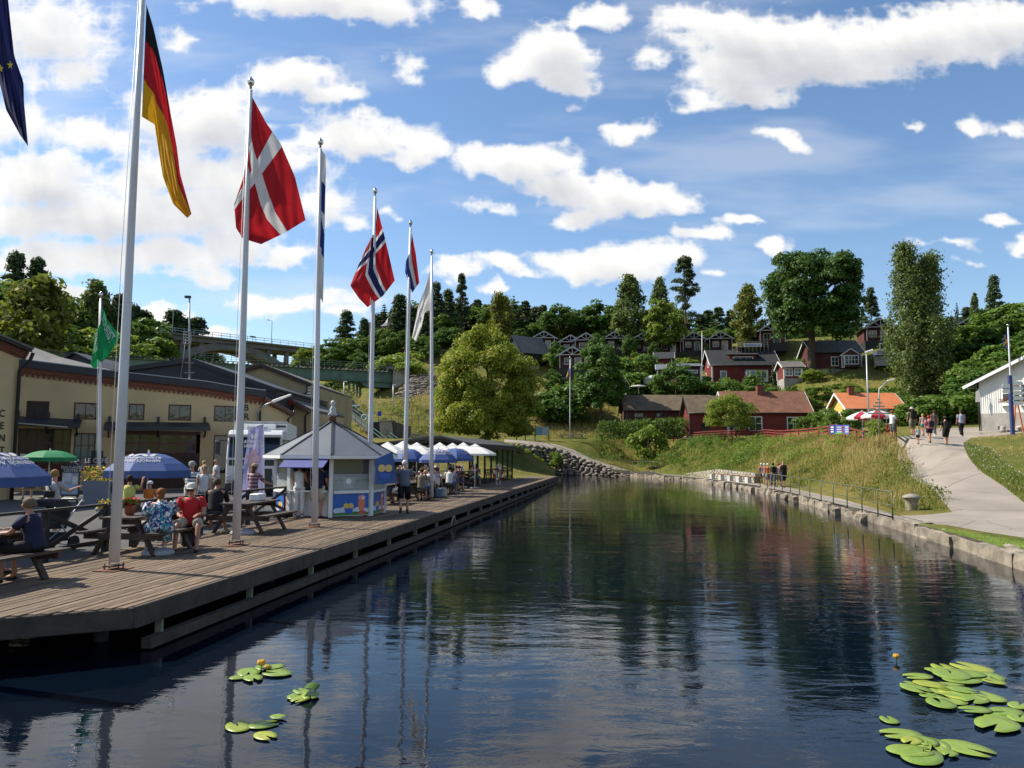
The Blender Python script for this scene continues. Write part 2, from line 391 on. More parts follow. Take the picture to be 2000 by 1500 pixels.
M['umbgreen']=paint('green parasol cloth',(.015,.26,.10),.7,.1,4,trans=.3)
M['red']=paint('red paint',(.45,.02,.025),.6,.1,5)
M['terracotta']=paint('terracotta',(.30,.09,.05),.85,.2,5)
# ---------------------------------------------------------------- lie of the land
DECK,STREET,QUAY=0.65,0.60,0.40
DA,DB=G(260,1185,DECK),G(1089,930,DECK) # waterside edge of the boardwalk
DD=(DB-DA).normalized();DN=Vector((-DD.y,DD.x,0)) # along, and towards the street
def dk(s,w,z=DECK):v=DA+DD*s+DN*w;return Vector((v.x,v.y,z))
def dkof(p):q=Vector((p[0],p[1],0))-Vector((DA.x,DA.y,0));return q.dot(DD),q.dot(DN)
DLEN=(DB-DA).length;DW=4.1
WX=[(2300,1210),(2000,1112),(1850,1064),(1740,1030),(1640,1003),(1560,980),(1480,960),(1400,947),(1330,938),(1230,930.5)]
QEDGE=[Vector((9.2,-12,0)),Vector((9.6,2,0)),Vector((10.4,10,0))]+[G(x,y)for x,y in WX[1:]]
FARW=[D(1180,929,93),D(1130,927,95),D(1085,926,96)]
BASIN=[v.xy for v in QEDGE]+[v.xy for v in FARW]+[dk(DLEN+10,1.2).xy,dk(DLEN+.6,.6).xy,dk(DLEN-6,2.2).xy,dk(DLEN*.5,3.0).xy,dk(14,DW).xy,dk(-8,DW+.2).xy,dk(-30,DW+3).xy]
def pl(*a):return[(*D(x,y,Y).xy,)for x,y,Y in a]
PATH=pl((1752,846,54),(1752,860,48),(1790,915,38.9),(1830,960,33.6),(1860,1000,30))+[G(1800,1006,.42).xy,G(1745,1006,.42).xy,G(1745,1018,.42).xy,
G(1850,1024,.42).xy,G(1920,1038,.42).xy,G(2000,1052,.42).xy,G(2250,1120,.42).xy]+pl((2260,1090,23),(2000,985,31.2),(1962,960,33.6),(1920,930,37),(1890,895,41.5),(1882,876,47),(1925,857,53),(2040,850,56),(2300,848,58),(2300,833,66),(1990,834,64),(1900,838,66),(1800,838,66))
QW_OUT=[(1745,1018),(1640,991),(1560,969),(1480,951),(1400,939.5),(1330,931.5),(1232,923)]
QW_IN=[(1745,1003),(1660,978),(1560,955.5),(1490,944.5),(1400,935),(1330,928.3),(1240,921)]
RAMP_OUT=[(1190,912,93),(1150,900,95),(1115,887,96),(1085,875,97),(1035,867,98),(985,864,98)]
RAMP_IN=[(1195,906,96),(1155,894,98),(1120,881,99),(1085,869,100),(1040,861,102),(985,859,102)]
WALK=[G(x,y,.42).xy for x,y in QW_OUT]+[Vector(p)for p in pl(*RAMP_OUT)]+[Vector(p)for p in pl(*RAMP_IN)[::-1]]+[G(x,y,.42).xy for x,y in QW_IN[::-1]]
STREETP=[dk(-40,DW+6).xy,dk(-8,DW+.3).xy,dk(14,DW+.12).xy,dk(DLEN*.5,3.15).xy,dk(44,2.6).xy,dk(46,9).xy,dk(54,24).xy,dk(50,60).xy,dk(-40,60).xy]
LAWNR=[G(1752,1024,.4).xy]+[G(x,y,.42).xy for x,y in((1850,1030),(1920,1044),(2000,1058),(2250,1130))]+[G(2250,1190,.4).xy]+[G(x,y-27,.40).xy for x,y in WX[1:4]]
CT=[ # photo column, row, distance: points the ground passes through
(1860,1000,30),(2000,1040,22.3),(1830,960,33.6),(1790,915,38.9),(1810,872,46),(1880,858,53),(1925,840,61),(2000,835,61),(2150,835,62),(1752,850,50),(1800,838,66),
(2000,985,31.2),(1960,920,38),(2000,880,41),(1940,878,45),(2100,900,36),(2000,858,45),
(1745,985,34),(1740,940,38),(1700,985,36),(1700,900,44),(1690,862,50),(1640,960,44),(1640,900,52),(1620,856,66),(1560,952,52),(1560,900,60),(1540,858,78),
(1480,938,62),(1480,890,72),(1460,858,86),(1400,926,74),(1400,890,84),(1350,858,96),(1300,915,84),(1300,885,92),(1215,905,91),(1215,858,104),(1160,872,100),(1240,880,97),
(1113,860,102),(1040,862,103),(1000,860,100),(960,868,92),(1150,800,118),(1200,792,122),(1090,815,115),(1090,770,135),(1180,740,140),
(1270,848,108),(1400,845,104),(1560,842,98),(1600,800,100),(1690,832,84),(1650,790,102),(1750,800,95),(1450,790,116),(1340,795,120),(1450,752,130),(1540,745,128),(1380,750,132),(1640,728,118),(1560,745,118),(1720,740,108),(1780,775,98),
(1060,684,152),(1130,715,145),(1210,684,152),(1305,690,150),(1407,688,148),(1500,674,138),(1590,725,117),(1716,668,124),(1890,650,130),(1860,740,105),(1950,770,92),(2000,700,105),(2150,720,105),
(1000,690,200),(1200,690,210),(1400,695,205),(1600,690,190),(1800,690,180),(2000,690,160),(2300,700,160),(952,866,85),(900,866,84),(1000,866,87),
(700,872,84),(740,862,88),(640,860,88),(600,850,92),(800,830,100),(850,850,96),(820,790,108),(880,800,112),(700,840,100),(640,792,108),(640,768,116),(720,792,120),(740,800,122),(765,793,126),(700,797,125),(600,790,112),
(800,736,128),(860,720,132),(790,690,150),(790,662,168),(757,664,168),(860,650,175),(900,700,150),(960,680,165),
(560,790,190),(560,800,150),(600,800,130),(640,790,138),(680,770,140),(690,800,122),(450,800,210),(330,780,200),(200,775,170),(100,765,165),(0,750,160),(-200,730,150),(300,760,260),(100,740,260),(-150,740,240),(560,760,330),(800,720,280),(1100,745,300),(1500,750,300),(1900,740,280)]
_c=[D(*q)for q in CT]
_c+=[Vector((x,y,STREET))for x,y in[dk(s,w).xy for s in(-20,-5,8,20,32,44)for w in(4.3,9,16,26,40)]]+[Vector((*dk(s,w).xy,.6))for s,w in((52,2),(60,3),(66,3),(72,2),(78,1.5),(56,8),(62,7),(56,16),(52,26),(52,40),(45,60),(20,65))]
_c+=[Vector((v.x,v.y,.38))for v in QEDGE]+[Vector((v.x+1.5,v.y,.40))for v in QEDGE[:6]]+[Vector((*G(x,y,.42).xy,.42))for x,y in QW_IN+QW_OUT]+[Vector((18,8,.6)),Vector((30,12,1.6)),Vector((40,30,4)),Vector((60,50,7))]
_c+=[Vector((v.x,v.y,.5))for v in FARW]+[D(*q)for q in RAMP_OUT+RAMP_IN]
_P=np.array([[v.x,v.y]for v in _c]);_Z=np.array([v.z for v in _c])
def _phi(r):return np.sqrt(r*r+6.0)
_A=_phi(np.linalg.norm(_P[:,None]-_P[None],axis=2));_m=_Z.mean()
_wt=np.linalg.solve(_A-np.eye(len(_P))*.25,_Z-_m)
def HZ(x,y):
 q=np.stack([np.atleast_1d(np.asarray(x,float)),np.atleast_1d(np.asarray(y,float))],-1)
 z=np.empty(len(q))
 for i in range(0,len(q),4000):
  z[i:i+4000]=_phi(np.linalg.norm(q[i:i+4000,None]-_P[None],axis=2))@_wt+_m
 return z
def hz(x,y):return float(HZ(x,y)[0])
def inside(poly,x,y):
 x=np.asarray(x);y=np.asarray(y);r=np.zeros(x.shape,bool);n=len(poly)
 for i in range(n):
  x0,y0=poly[i];x1,y1=poly[(i+1)%n]
  c=((y0>y)!=(y1>y));xx=(x1-x0)*(y-y0)/((y1-y0)if y1!=y0 else 1e-9)+x0;r^=c&(x<xx)
 return r
def terrain():
 pts=[]
 for x0,x1,y0,y1,st in((-60,45,-14,112,1.6),(-150,150,-40,220,5),(-420,420,-120,520,24),(-2600,2600,-900,3200,400)):
  gx,gy=np.meshgrid(np.arange(x0,x1+.1,st),np.arange(y0,y1+.1,st));g=np.stack([gx.ravel(),gy.ravel()],-1)
  if pts:
   k=np.ones(len(g),bool)
   for a in done:k&=~((g[:,0]>a[0]-st*.6)&(g[:,0]<a[1]+st*.6)&(g[:,1]>a[2]-st*.6)&(g[:,1]<a[3]+st*.6))
   g=g[k]
  else:done=[]
  done.append((x0,x1,y0,y1));pts.append(g+rng.uniform(-.25,.25,g.shape)*st)
 pts=np.concatenate(pts);pts=pts[~inside(BASIN,pts[:,0],pts[:,1])]
 v2=[Vector(p)for p in pts];edges=[]
 def dense(poly,st):
  out=[]
  for i in range(len(poly)):
   a,b=Vector(poly[i]),Vector(poly[(i+1)%len(poly)]);n=max(1,int((b-a).length/st));out+=[a.lerp(b,k/n)for k in range(n)]
  return out
 for poly in(BASIN,PATH,WALK,STREETP,LAWNR):
  q=dense(poly,2.0);b=len(v2);v2+=q;edges+=[(b+i,b+(i+1)%len(q))for i in range(len(q))]
 V,E,Fc,_,_,_=delaunay_2d_cdt(v2,edges,[],0,1e-4)
 V=np.array([v[:]for v in V]);T=np.array([f[:]for f in Fc if len(f)==3])
 C=V[T].mean(1);T=T[~inside(BASIN,C[:,0],C[:,1])];C=V[T].mean(1)
 z=HZ(V[:,0],V[:,1]);far=np.hypot(V[:,0],V[:,1]-80);z=np.where(far>300,np.minimum(z,24)+np.clip((far-300)/300,0,1)*6,z)
 flat=inside(STREETP,V[:,0],V[:,1]);z=np.where(flat&(z<1.6),STREET,z);z=np.maximum(z,.34)
 bump=(fbm(V[:,0]*.35,V[:,1]*.35,3,2)-.5)*np.clip((z-.9)*.5,0,1)
 reg=np.zeros(len(T),int)
 for k,poly in((4,LAWNR),(1,STREETP),(3,WALK),(2,PATH)):reg[inside(poly,C[:,0],C[:,1])]=k
 qp_=np.array([G(x,y,.42)[:2]for x,y in QW_IN]);dq=np.full(len(V),1e9)
 for a,b in zip(qp_[:-1],qp_[1:]):
  ab=b-a;tt=np.clip(((V-a)@ab)/(ab@ab),0,1);dq=np.minimum(dq,np.linalg.norm(V-a-tt[:,None]*ab,axis=1))
 nearq=dq<6;z=np.where(nearq,np.minimum(z,.40+.30*np.maximum(0,dq-.3)),z);z=np.where(inside(WALK,V[:,0],V[:,1])&(z<.8),.42,z);bump=bump*np.clip((dq-1)/5,0,1)
 hard=np.zeros(len(V),bool);hard[T[(reg>0)&(reg<4)].ravel()]=True;z=z+np.where(hard,0,bump*.55)
 V3=np.column_stack([V,z]);out=[]
 for k in range(5):
  t=T[reg==k];u,inv=np.unique(t,return_inverse=True);out.append((V3[u],inv.reshape(-1,3)))
 return out
TERR=terrain()
def groundmat():
 m,t,o=_mat('meadow and grass');p=t.nodes.new('ShaderNodeBsdfPrincipled');p.inputs['Roughness'].default_value=1;p.inputs['Specular IOR Level'].default_value=.1
 a=_noise(t,.09,5,.65);b=_noise(t,.9,5,.7);c=_noise(t,7,4,.7)
 col=_ramp(t,a,[(.30,(.080,.120,.020)),(.46,(.15,.16,.032)),(.58,(.30,.22,.070)),(.75,(.16,.13,.045))])
 col=_mix(t,.6,col,_ramp(t,b,[(.35,(.055,.085,.02)),(.55,(.13,.13,.035)),(.75,(.30,.22,.09))]))
 col=_mix(t,.5,col,_ramp(t,c,[(.3,(.4,.4,.4)),(.7,(1.3,1.3,1.2))]),'MULTIPLY')
 t.links.new(col,p.inputs['Base Color']);t.links.new(_bump(t,_noise(t,9,5,.7),.9,.12),p.inputs['Normal']);t.links.new(p.outputs[0],o.inputs[0]);return m
def asphalt(name,c,cracks):
 m,t,o=_mat(name);p=t.nodes.new('ShaderNodeBsdfPrincipled');p.inputs['Roughness'].default_value=.9;p.inputs['Specular IOR Level'].default_value=.25
 n=_noise(t,.35,5,.6);f=_noise(t,40,3,.7)
 col=_ramp(t,n,[(.3,tuple(x*.70 for x in c)),(.5,tuple(x*.95 for x in c)),(.7,tuple(x*1.12 for x in c))])
 col=_mix(t,.6,col,_ramp(t,f,[(.3,(.7,.7,.7)),(.7,(1.25,1.25,1.25))]),'MULTIPLY')
 v=t.nodes.new('ShaderNodeTexVoronoi');v.feature='DISTANCE_TO_EDGE';v.inputs['Scale'].default_value=.22
 g=t.nodes.new('ShaderNodeNewGeometry');wv=_mix(t,.22,g.outputs['Position'],t.nodes.new('ShaderNodeTexNoise').outputs[1],'ADD');t.links.new(wv,v.inputs['Vector'])
 col=_mix(t,cracks,col,_ramp(t,v.outputs[0],[(0,(.35,.34,.32)),(.006,(1,1,1))]),'MULTIPLY')
 t.links.new(col,p.inputs['Base Color']);t.links.new(_bump(t,f,.35,.01),p.inputs['Normal']);t.links.new(p.outputs[0],o.inputs[0]);return m
def waterM():
 m,t,o=_mat('canal water');p=t.nodes.new('ShaderNodeBsdfPrincipled')
 p.inputs['Base Color'].default_value=(.002,.005,.011,1);p.inputs['Roughness'].default_value=.02;p.inputs['IOR'].default_value=1.33
 big=_noise(t,.16,2,.5,stretch=(1,.55,1));mid=_noise(t,.75,3,.55,stretch=(.55,1.25,1,.15),dist=.4);fine=_noise(t,3.2,4,.6,stretch=(.6,1.3,1,-.2),dist=.6)
 calm=_ramp(t,_noise(t,.07,3,.5),[(.38,(.25,.25,.25)),(.62,(1,1,1))])
 h=t.nodes.new('ShaderNodeMath');h.operation='MULTIPLY_ADD';t.links.new(fine,h.inputs[0]);h.inputs[1].default_value=.26;t.links.new(mid,h.inputs[2])
 h2=t.nodes.new('ShaderNodeMath');h2.operation='MULTIPLY_ADD';t.links.new(big,h2.inputs[0]);h2.inputs[1].default_value=.5;t.links.new(h.outputs[0],h2.inputs[2])
 b=t.nodes.new('ShaderNodeBump');b.inputs['Distance'].default_value=WAVE;t.links.new(h2.outputs[0],b.inputs['Height']);t.links.new(calm,b.inputs['Strength'])
 t.links.new(b.outputs[0],p.inputs['Normal']);t.links.new(p.outputs[0],o.inputs[0]);return m
WAVE=.024
M['ground']=groundmat()
for nm,k,mt in(('ground',0,M['ground']),('street',1,asphalt('street asphalt',(.085,.083,.082),.5)),('asphalt_path',2,asphalt('path asphalt',(.285,.250,.210),.8)),
('quay_path',3,asphalt('quay concrete',(.29,.255,.21),.6)),('lawn',4,paint('short lawn',(.12,.17,.03),1,.45,1.6,.7,25,spec=.1))):
 V,T=TERR[k];tag(put(nm,arrmesh(nm,V,T,smooth=True),mt),kind='structure')
_wm=MB();_wm.quad((-70,-40,0),(60,-40,0),(60,130,0),(-70,130,0))
tag(_wm.build('water',waterM()),kind='structure')
# sides of the basin below the edge of the land
_sk=MB();_n=len(BASIN)
for i in range(_n):
 a,b=Vector(BASIN[i]),Vector(BASIN[(i+1)%_n]);m_=max(1,int((b-a).length/2))
 for k in range(m_):
  p,q=a.lerp(b,k/m_),a.lerp(b,(k+1)/m_);_sk.quad((p.x,p.y,-1.5),(q.x,q.y,-1.5),(q.x,q.y,max(.36,hz(q.x,q.y))+.0),(p.x,p.y,max(.36,hz(p.x,p.y))+.0))
tag(_sk.build('canal_bank',paint('dark wet bank',(.06,.052,.042),.9,.4,1.5,.6,8)),kind='structure')
# ---------------------------------------------------------------- plants
def unit(n):v=rng.normal(size=(n,3));return v/np.linalg.norm(v,axis=1,keepdims=True)
def cards(C,N,size,asp=.55):
 """one small folded leaf or leaf spray at every point, facing roughly along N"""
 n=len(C);N=N/np.maximum(np.linalg.norm(N,axis=1,keepdims=True),1e-6)
 t=np.cross(N,unit(n));t/=np.maximum(np.linalg.norm(t,axis=1,keepdims=True),1e-6);b=np.cross(N,t)
 s=(size*rng.uniform(.65,1.35,n))[:,None]
 V=np.stack([C+t*s,C+b*s*asp+N*s*.15,C-t*s,C-b*s*asp+N*s*.15],1).reshape(-1,3)
 return V,np.arange(4*n).reshape(-1,4)
def clumps(centers,radii,per,flat=1.0,up=.25,shell=.35):
 C=[];N=[]
 for c,r in zip(centers,radii):
  k=int(per);d=unit(k);d[:,2]=np.where(d[:,2]<-.35,-d[:,2]*.6,d[:,2])
  rr=r*(1-shell*rng.random(k)**1.5)[:,None]
  p=d*rr;p[:,2]*=flat;C.append(c+p);N.append(d*.9+rng.normal(size=(k,3))*.55+np.array([0,0,up]))
 return np.concatenate(C),np.concatenate(N)
def limbs(mb,base,top,r0,r1,tips,n=9):
 base,top=Vector(base),Vector(top);k=6
 w=[Vector((random.uniform(-1,1),random.uniform(-1,1),0))*r0*.5 for _ in range(k+1)];w[0]=Vector((0,0,0))
 P=[base.lerp(top,i/k)+w[i]for i in range(k+1)];rad=[r0*(1.25 if i==0 else 1)*(1-i/k)+r1*(i/k)for i in range(k+1)]
 mb.tube(P,rad,n)
 for t in tips:
  t=Vector(t);f=min(.92,max(.25,((t.z-base.z)/(top.z-base.z+1e-6))*.72));a=base.lerp(top,f);rr=(r0*(1-f)+r1*f)*.55
  m=a.lerp(t,.5)+Vector((0,0,(t-a).length*.12));mb.tube([a,m,t],[rr,rr*.6,rr*.2],5,cap=False)
def broad(nm,H,rx,rz,trunk,nc,per,leaf,cr=.30,lean=0,bot=-.55,seed=1,flat=.85,skirt=0):
 rs=np.random.RandomState(seed);d=rs.normal(size=(nc*3,3));d/=np.linalg.norm(d,axis=1,keepdims=True);d=d[d[:,2]>bot][:nc]
 rad=rs.uniform(.55,.84,len(d))[:,None]*(1+.16*np.sin(d[:,:1]*5+seed)*np.cos(d[:,1:2]*4+seed*2))
 cz=H-rz;c=d*rad*np.array([rx,rx,rz])+np.array([lean,0,cz]);rr=rs.uniform(.75,1.3,len(d))*cr*rx
 if skirt:a=rs.uniform(0,6.28,skirt);e=rs.uniform(.55,.86,skirt)*rx;c=np.concatenate([c,np.stack([np.cos(a)*e,np.sin(a)*e,rs.uniform(1.2,cz*.8,skirt)],-1)]);rr=np.concatenate([rr,rs.uniform(.8,1.2,skirt)*cr*rx])
 C,N=clumps(c,rr,per,flat);k=C[:,2]>H*.04;V,Fq=cards(C[k],N[k],leaf)
 tb=MB();sel=c[rs.permutation(len(c))[:14]];limbs(tb,(0,0,-.3),(lean*.7,0,cz+rz*.35),trunk,trunk*.25,sel)
 return arrmesh(nm,V,Fq),tb.mesh(nm+' trunk'),H
def pine(nm,H,rx,clear,trunk,nc,per,leaf,seed=1):
 rs=np.random.RandomState(seed);c=[];r=[]
 for i in range(nc):
  h=clear+(1-clear)*rs.uniform(0,1)**.8;q=(h-clear)/(1-clear);w=rx*(1-q*.72)*(.55+.45*math.sin(q*math.pi*.8+.6));a=rs.uniform(0,6.28);e=rs.uniform(.35,1)
  c.append((math.cos(a)*w*e,math.sin(a)*w*e,H*h*.97));r.append(rx*rs.uniform(.22,.42)*(1-.35*q))
 c.append((0,0,H*.97));r.append(rx*.3);c=np.array(c)
 C,N=clumps(c,r,per,.62,.4,.7);V,Fq=cards(C,N,leaf,.35)
 tb=MB();limbs(tb,(0,0,-.3),(0,0,H*.97),trunk,trunk*.2,c[:16],7);return arrmesh(nm,V,Fq),tb.mesh(nm+' trunk'),H
def spruce(nm,H,rx,trunk,tiers,per,leaf,seed=1):
 rs=np.random.RandomState(seed);C=[];N=[]
 for i in range(tiers):
  q=i/tiers;z=H*(.10+.88*q);w=rx*(1-q)**.85+.15;nb=max(4,int(11*(1-q)+4))
  for b in range(nb):
   a=rs.uniform(0,6.28);L_=w*rs.uniform(.7,1.1);k=int(per*(.3+.7*(1-q)));f=rs.uniform(.05,1,k)
   p=np.stack([np.cos(a)*L_*f,np.sin(a)*L_*f,z-L_*.38*f**1.3+rs.uniform(-.15,.15,k)*H*.03],-1)+rs.normal(size=(k,3))*np.array([.10,.10,.06])*w*.8
   C.append(p);N.append(np.stack([np.cos(a)*.5+rs.normal(size=k)*.4,np.sin(a)*.5+rs.normal(size=k)*.4,np.full(k,.8)],-1))
 V,Fq=cards(np.concatenate(C),np.concatenate(N),leaf,.4);tb=MB();tb.tube([(0,0,-.3),(0,0,H*.97)],[trunk,.02],7)
 return arrmesh(nm,V,Fq),tb.mesh(nm+' trunk'),H
def birch(nm,H,rx,trunk,nb,per,leaf,seed=1,low=.12,forks=1):
 rs=np.random.RandomState(seed);C=[];N=[];tips=[]
 for i in range(nb):
  q=rs.uniform(0,1)**.85;z=H*(low+(1-low)*q);w=rx*((.55+.45*q/.35)if q<.35 else(.10+.90*max(0,1-((q-.35)/.65)**1.7)**.9));a=rs.uniform(0,6.28);e=rs.uniform(.25,1)
  fx=(rs.randint(forks)-(forks-1)/2)*rx*.7 if forks>1 else 0
  if forks>1:w*=.62 if q>.5 else .85
  if forks>1 and fx>0:z*=.93
  p0=np.array([math.cos(a)*w*e+fx*q,math.sin(a)*w*e,z]);tips.append(p0);dr=H*rs.uniform(.04,.13);k=int(per)
  f=rs.uniform(0,1,k)[:,None];sp=.10*rx*(1-f*.5)
  C.append(p0+np.concatenate([rs.normal(size=(k,2))*sp*1.3,-f*dr+rs.normal(size=(k,1))*.02*H],1));N.append(rs.normal(size=(k,3))*.7+np.array([math.cos(a),math.sin(a),.2]))
 C=np.concatenate(C);N=np.concatenate(N);k=(C[:,2]>.3)&(C[:,2]<H);V,Fq=cards(C[k],N[k],leaf,.6);tb=MB()
 for fk in range(forks):
  fx=(fk-(forks-1)/2)*rx*.55;limbs(tb,(0,0,-.3),(fx,0,H*.93),trunk,trunk*.15,tips[fk:14:forks],7)
 return arrmesh(nm,V,Fq),tb.mesh(nm+' trunk'),H
LF={
'pine':leafmat('pine needles',(0.014,0.032,0.014),(0.054,0.092,0.030),.15),'spruce':leafmat('spruce needles',(0.014,0.035,0.018),(0.049,0.086,0.035),.12),
'dark':leafmat('dark green leaves',(0.023,0.065,0.013),(0.082,0.170,0.026),.28),'mid':leafmat('green leaves',(0.041,0.095,0.014),(0.119,0.209,0.030),.34),
'light':leafmat('bright green leaves',(0.081,0.155,0.019),(0.223,0.304,0.041),.38),'olive':leafmat('olive green leaves',(0.074,0.108,0.019),(0.196,0.203,0.035),.34),
'birch':leafmat('birch leaves',(0.049,0.092,0.027),(0.142,0.189,0.054),.34),'willow':leafmat('yellow green leaves',(.085,.165,.018),(.250,.335,.042),.45,(.34,.33,.035)),'oak':leafmat('oak leaves',(0.017,0.052,0.011),(0.068,0.145,0.023),.22),'weed':leafmat('weeds',(0.068,0.108,0.019),(0.203,0.223,0.043),.36),'dry':leafmat('dry grass',(0.230,0.169,0.061),(0.540,0.405,0.162),.30),
'grass':leafmat('grass blades',(0.081,0.142,0.022),(0.223,0.257,0.047),.35)}
KIND={}
def kind(k,gen,leafm,barkm):KIND[k]=(*gen,LF[leafm],M[barkm])
kind('pineA',pine('pine crown A',18,4.0,.30,.26,70,70,.40,3),'pine','barkpine');kind('pineB',pine('pine crown B',16,4.4,.14,.26,90,65,.40,9),'pine','barkpine')
kind('spruceA',spruce('spruce crown A',17,3.1,.22,17,34,.40,4),'spruce','bark');kind('spruceB',spruce('spruce crown B',15,3.6,.22,15,34,.40,8),'spruce','bark')
kind('broadA',broad('leafy crown A',13,4.6,5.6,.26,78,90,.30,.23,seed=5,bot=-.9),'dark','bark');kind('broadB',broad('leafy crown B',12,5.0,5.4,.26,80,90,.30,.23,seed=12,bot=-.9),'mid','bark')
kind('broadC',broad('leafy crown C',12,4.4,5.2,.24,76,90,.30,.23,seed=21,bot=-.9),'light','bark');kind('broadD',broad('leafy crown D',14,4.2,6.4,.25,80,90,.30,.23,seed=33,bot=-.9),'olive','bark')
kind('birchA',birch('birch crown A',16,3.3,.17,150,46,.30,2),'birch','barkbirch');kind('birchB',birch('birch crown B',14,3.6,.17,150,46,.30,6,.08),'olive','barkbirch')
kind('shrubA',broad('shrub leaves A',2.2,1.5,1.25,.06,26,90,.12,.34,0,-.97,41),'mid','bark');kind('shrubB',broad('shrub leaves B',2.0,1.6,1.2,.06,26,90,.13,.34,0,-.97,47),'light','bark')
kind('shrubC',broad('shrub leaves C',2.4,1.5,1.4,.06,26,90,.13,.34,0,-.97,53),'dark','bark')
_first={}
def plant(k,px,top,Y,label,wf=1.0,name='tree',cat='tree',group=None,base=None,rz=None,sink=.1):
 """a whole plant standing on the ground at distance Y, its tip where the photo has it"""
 p=D(px,880,Y)if base is None else D(px,base,Y);z=hz(p.x,p.y)-sink;h=D(px,top,Y).z-z;cm,tm,H,lm,bm_=KIND[k];s=max(.05,h/H)
 t=thing(name,label,cat,(p.x,p.y,z),random.uniform(0,6.28)if rz is None else rz,group)
 t.scale=(s*wf,s*wf,s)
 put('crown',cm,lm if not cm.materials else[],t);put('trunk',tm,bm_ if not tm.materials else[],t);return t
RIDGE='trees of the wooded ridge'
LM=[(-60,'at the picture edge'),(20,'above the corner building'),(70,'behind the weeping birch'),(130,'above the factory roof'),(195,'by the green flag'),(250,'beside the second flagpole'),(330,'behind the road bridge'),(400,'by the roof mast'),(560,'under the road bridge'),(620,'beside the fourth flagpole'),(670,'by the spreading bridge pine'),(720,'beside the fifth flagpole'),(757,'by the lookout gazebo'),(800,'behind the sixth flagpole'),(845,'behind the last flagpole'),(898,'by the clear-trunked pine'),(950,'above the big round tree'),(1010,'above the steep grey roof'),(1062,'above the end cabin'),(1120,'above the lower cabin'),(1175,'above the meadow maple'),(1232,'by the wispy birch'),(1296,'by the bright maple'),(1345,'beside the tall pine'),(1407,'behind the last row cabin'),(1466,'by the olive birch'),(1520,'above the black roofed villa'),(1590,'behind the big oak'),(1660,'above the grey roofed cottage'),(1712,'by the lone cabin'),(1760,'between oak and twin-topped birch'),(1810,'behind the twin-topped birch'),(1880,'beside the twin-topped birch'),(1920,'by the pale hill birch'),(1957,'by the dense hill pine'),(2010,'above the white house'),(2060,'beyond the white house')]
def near(px):return min(LM,key=lambda q:abs(q[0]-px))[1]
def wood(k,spots,label,group=RIDGE,name='tree',Y=170,wf=1.4):
 for s in spots:
  px,top=s[:2];plant(k,px,top,s[2]if len(s)>2 else Y+random.uniform(-8,8),label.split(' of the ')[0].split(' in the wooded')[0].split(' on the hill')[0]+(' ' if 'under' in label or 'behind' in label else ' of the ridge ')+near(px),(s[3]if len(s)>3 else 1)*wf*random.uniform(.92,1.1),name,'tree',group)
# single trees one can point at
KIND['willow']=(*broad('round tree crown',13.4,6.3,7.2,.34,180,400,.15,.19,.2,-.97,61,.9,70),LF['willow'],M['bark'])
KIND['oak']=(*broad('oak crown',19,8.0,7.8,.62,150,280,.26,.19,.6,-.88,71,.85),LF['oak'],M['bark'])
KIND['birchbig']=(*birch('big birch crown',22,5.6,.30,640,50,.21,15,.05,2),LF['birch'],M['barkbirch'])
KIND['talltrunk']=(*pine('tall pine crown',21,4.4,.30,.32,60,170,.27,27),LF['pine'],M['barkpine'])
KIND['maple']=(*broad('maple crown',11.2,3.2,4.9,.20,70,240,.17,.26,.2,-.8,81),LF['dark'],M['bark'])
KIND['cherry']=(*broad('cherry crown',6.4,4.0,2.9,.14,80,170,.12,.22,.2,-.7,91),LF['willow'],M['bark'])
plant('willow',952,632,85,'big round yellow-green tree behind the dark roofed pavilion',.98,'deciduous_tree')
plant('oak',1590,477,117,'huge dark green oak towering over the red houses on the slope',1.0,'oak_tree',rz=.4)
plant('birchbig',1806,474,98,'tall twin-topped birch behind the hedge by the white house',.92,'birch_tree',rz=0)
plant('talltrunk',1342,500,152,'tall bare-trunked pine rising above the row of cabins',1.0,'pine_tree',rz=1)
plant('maple',1172,664,108,'upright dark green maple in the meadow beside the hedge',1.0,'maple_tree')
plant('cherry',1430,772,88,'spreading small tree with yellowish leaves in front of the red house',1.0,'garden_tree',rz=2)
plant('birchA',1232,536,150,'tall slender birch with a wispy top left of the bright maple'.replace('left of','next to'),1.15,'birch_tree')
plant('broadC',1296,582,146,'bright green maple shading the cabins under the tall pine',1.0,'maple_tree')
plant('birchA',1292,541,160,'thin birch half hidden behind the tall pine',.8,'birch_tree')
plant('birchB',1466,554,140,'olive green birch at the foot of the big oak',1.0,'birch_tree')
plant('pineA',898,534,158,'pine with a clear trunk standing alone on the ridge top',.62,'pine_tree')
plant('pineB',848,552,160,'dark pine right behind the white flag',.8,'pine_tree')
plant('pineB',670,607,165,'dark spreading pine in front of the road bridge',1.05,'pine_tree')
plant('birchB',975,569,150,'pale green feathery birch on the ridge above the willow',.95,'birch_tree')
plant('pineB',1712,562,132,'dark pine touching the edge of the big oak',.80,'pine_tree')
plant('pineB',1957,539,125,'dense dark pine on the hill above the white house',.72,'pine_tree')
plant('birchA',1918,572,128,'pale thin-leaved birch beside the dense pine',.6,'birch_tree')
plant('spruceA',1882,588,135,'narrow spruce half hidden by the tall twin-topped birch',.8,'spruce_tree')
plant('birchB',58,534,120,'yellow-green weeping birch behind the grey factory roof',1.25,'birch_tree')
plant('birchA',172,547,150,'loose airy birch next to the green tourist flag',.95,'birch_tree')
plant('pineA',222,574,152,'pine standing between the green flag and the second flagpole',.9,'pine_tree')
plant('spruceB',124,577,148,'dark spruce between the weeping birch and the airy birch',.75,'spruce_tree')
plant('pineA',8,492,150,'thin dark pine at the very edge of the hill',.7,'pine_tree')
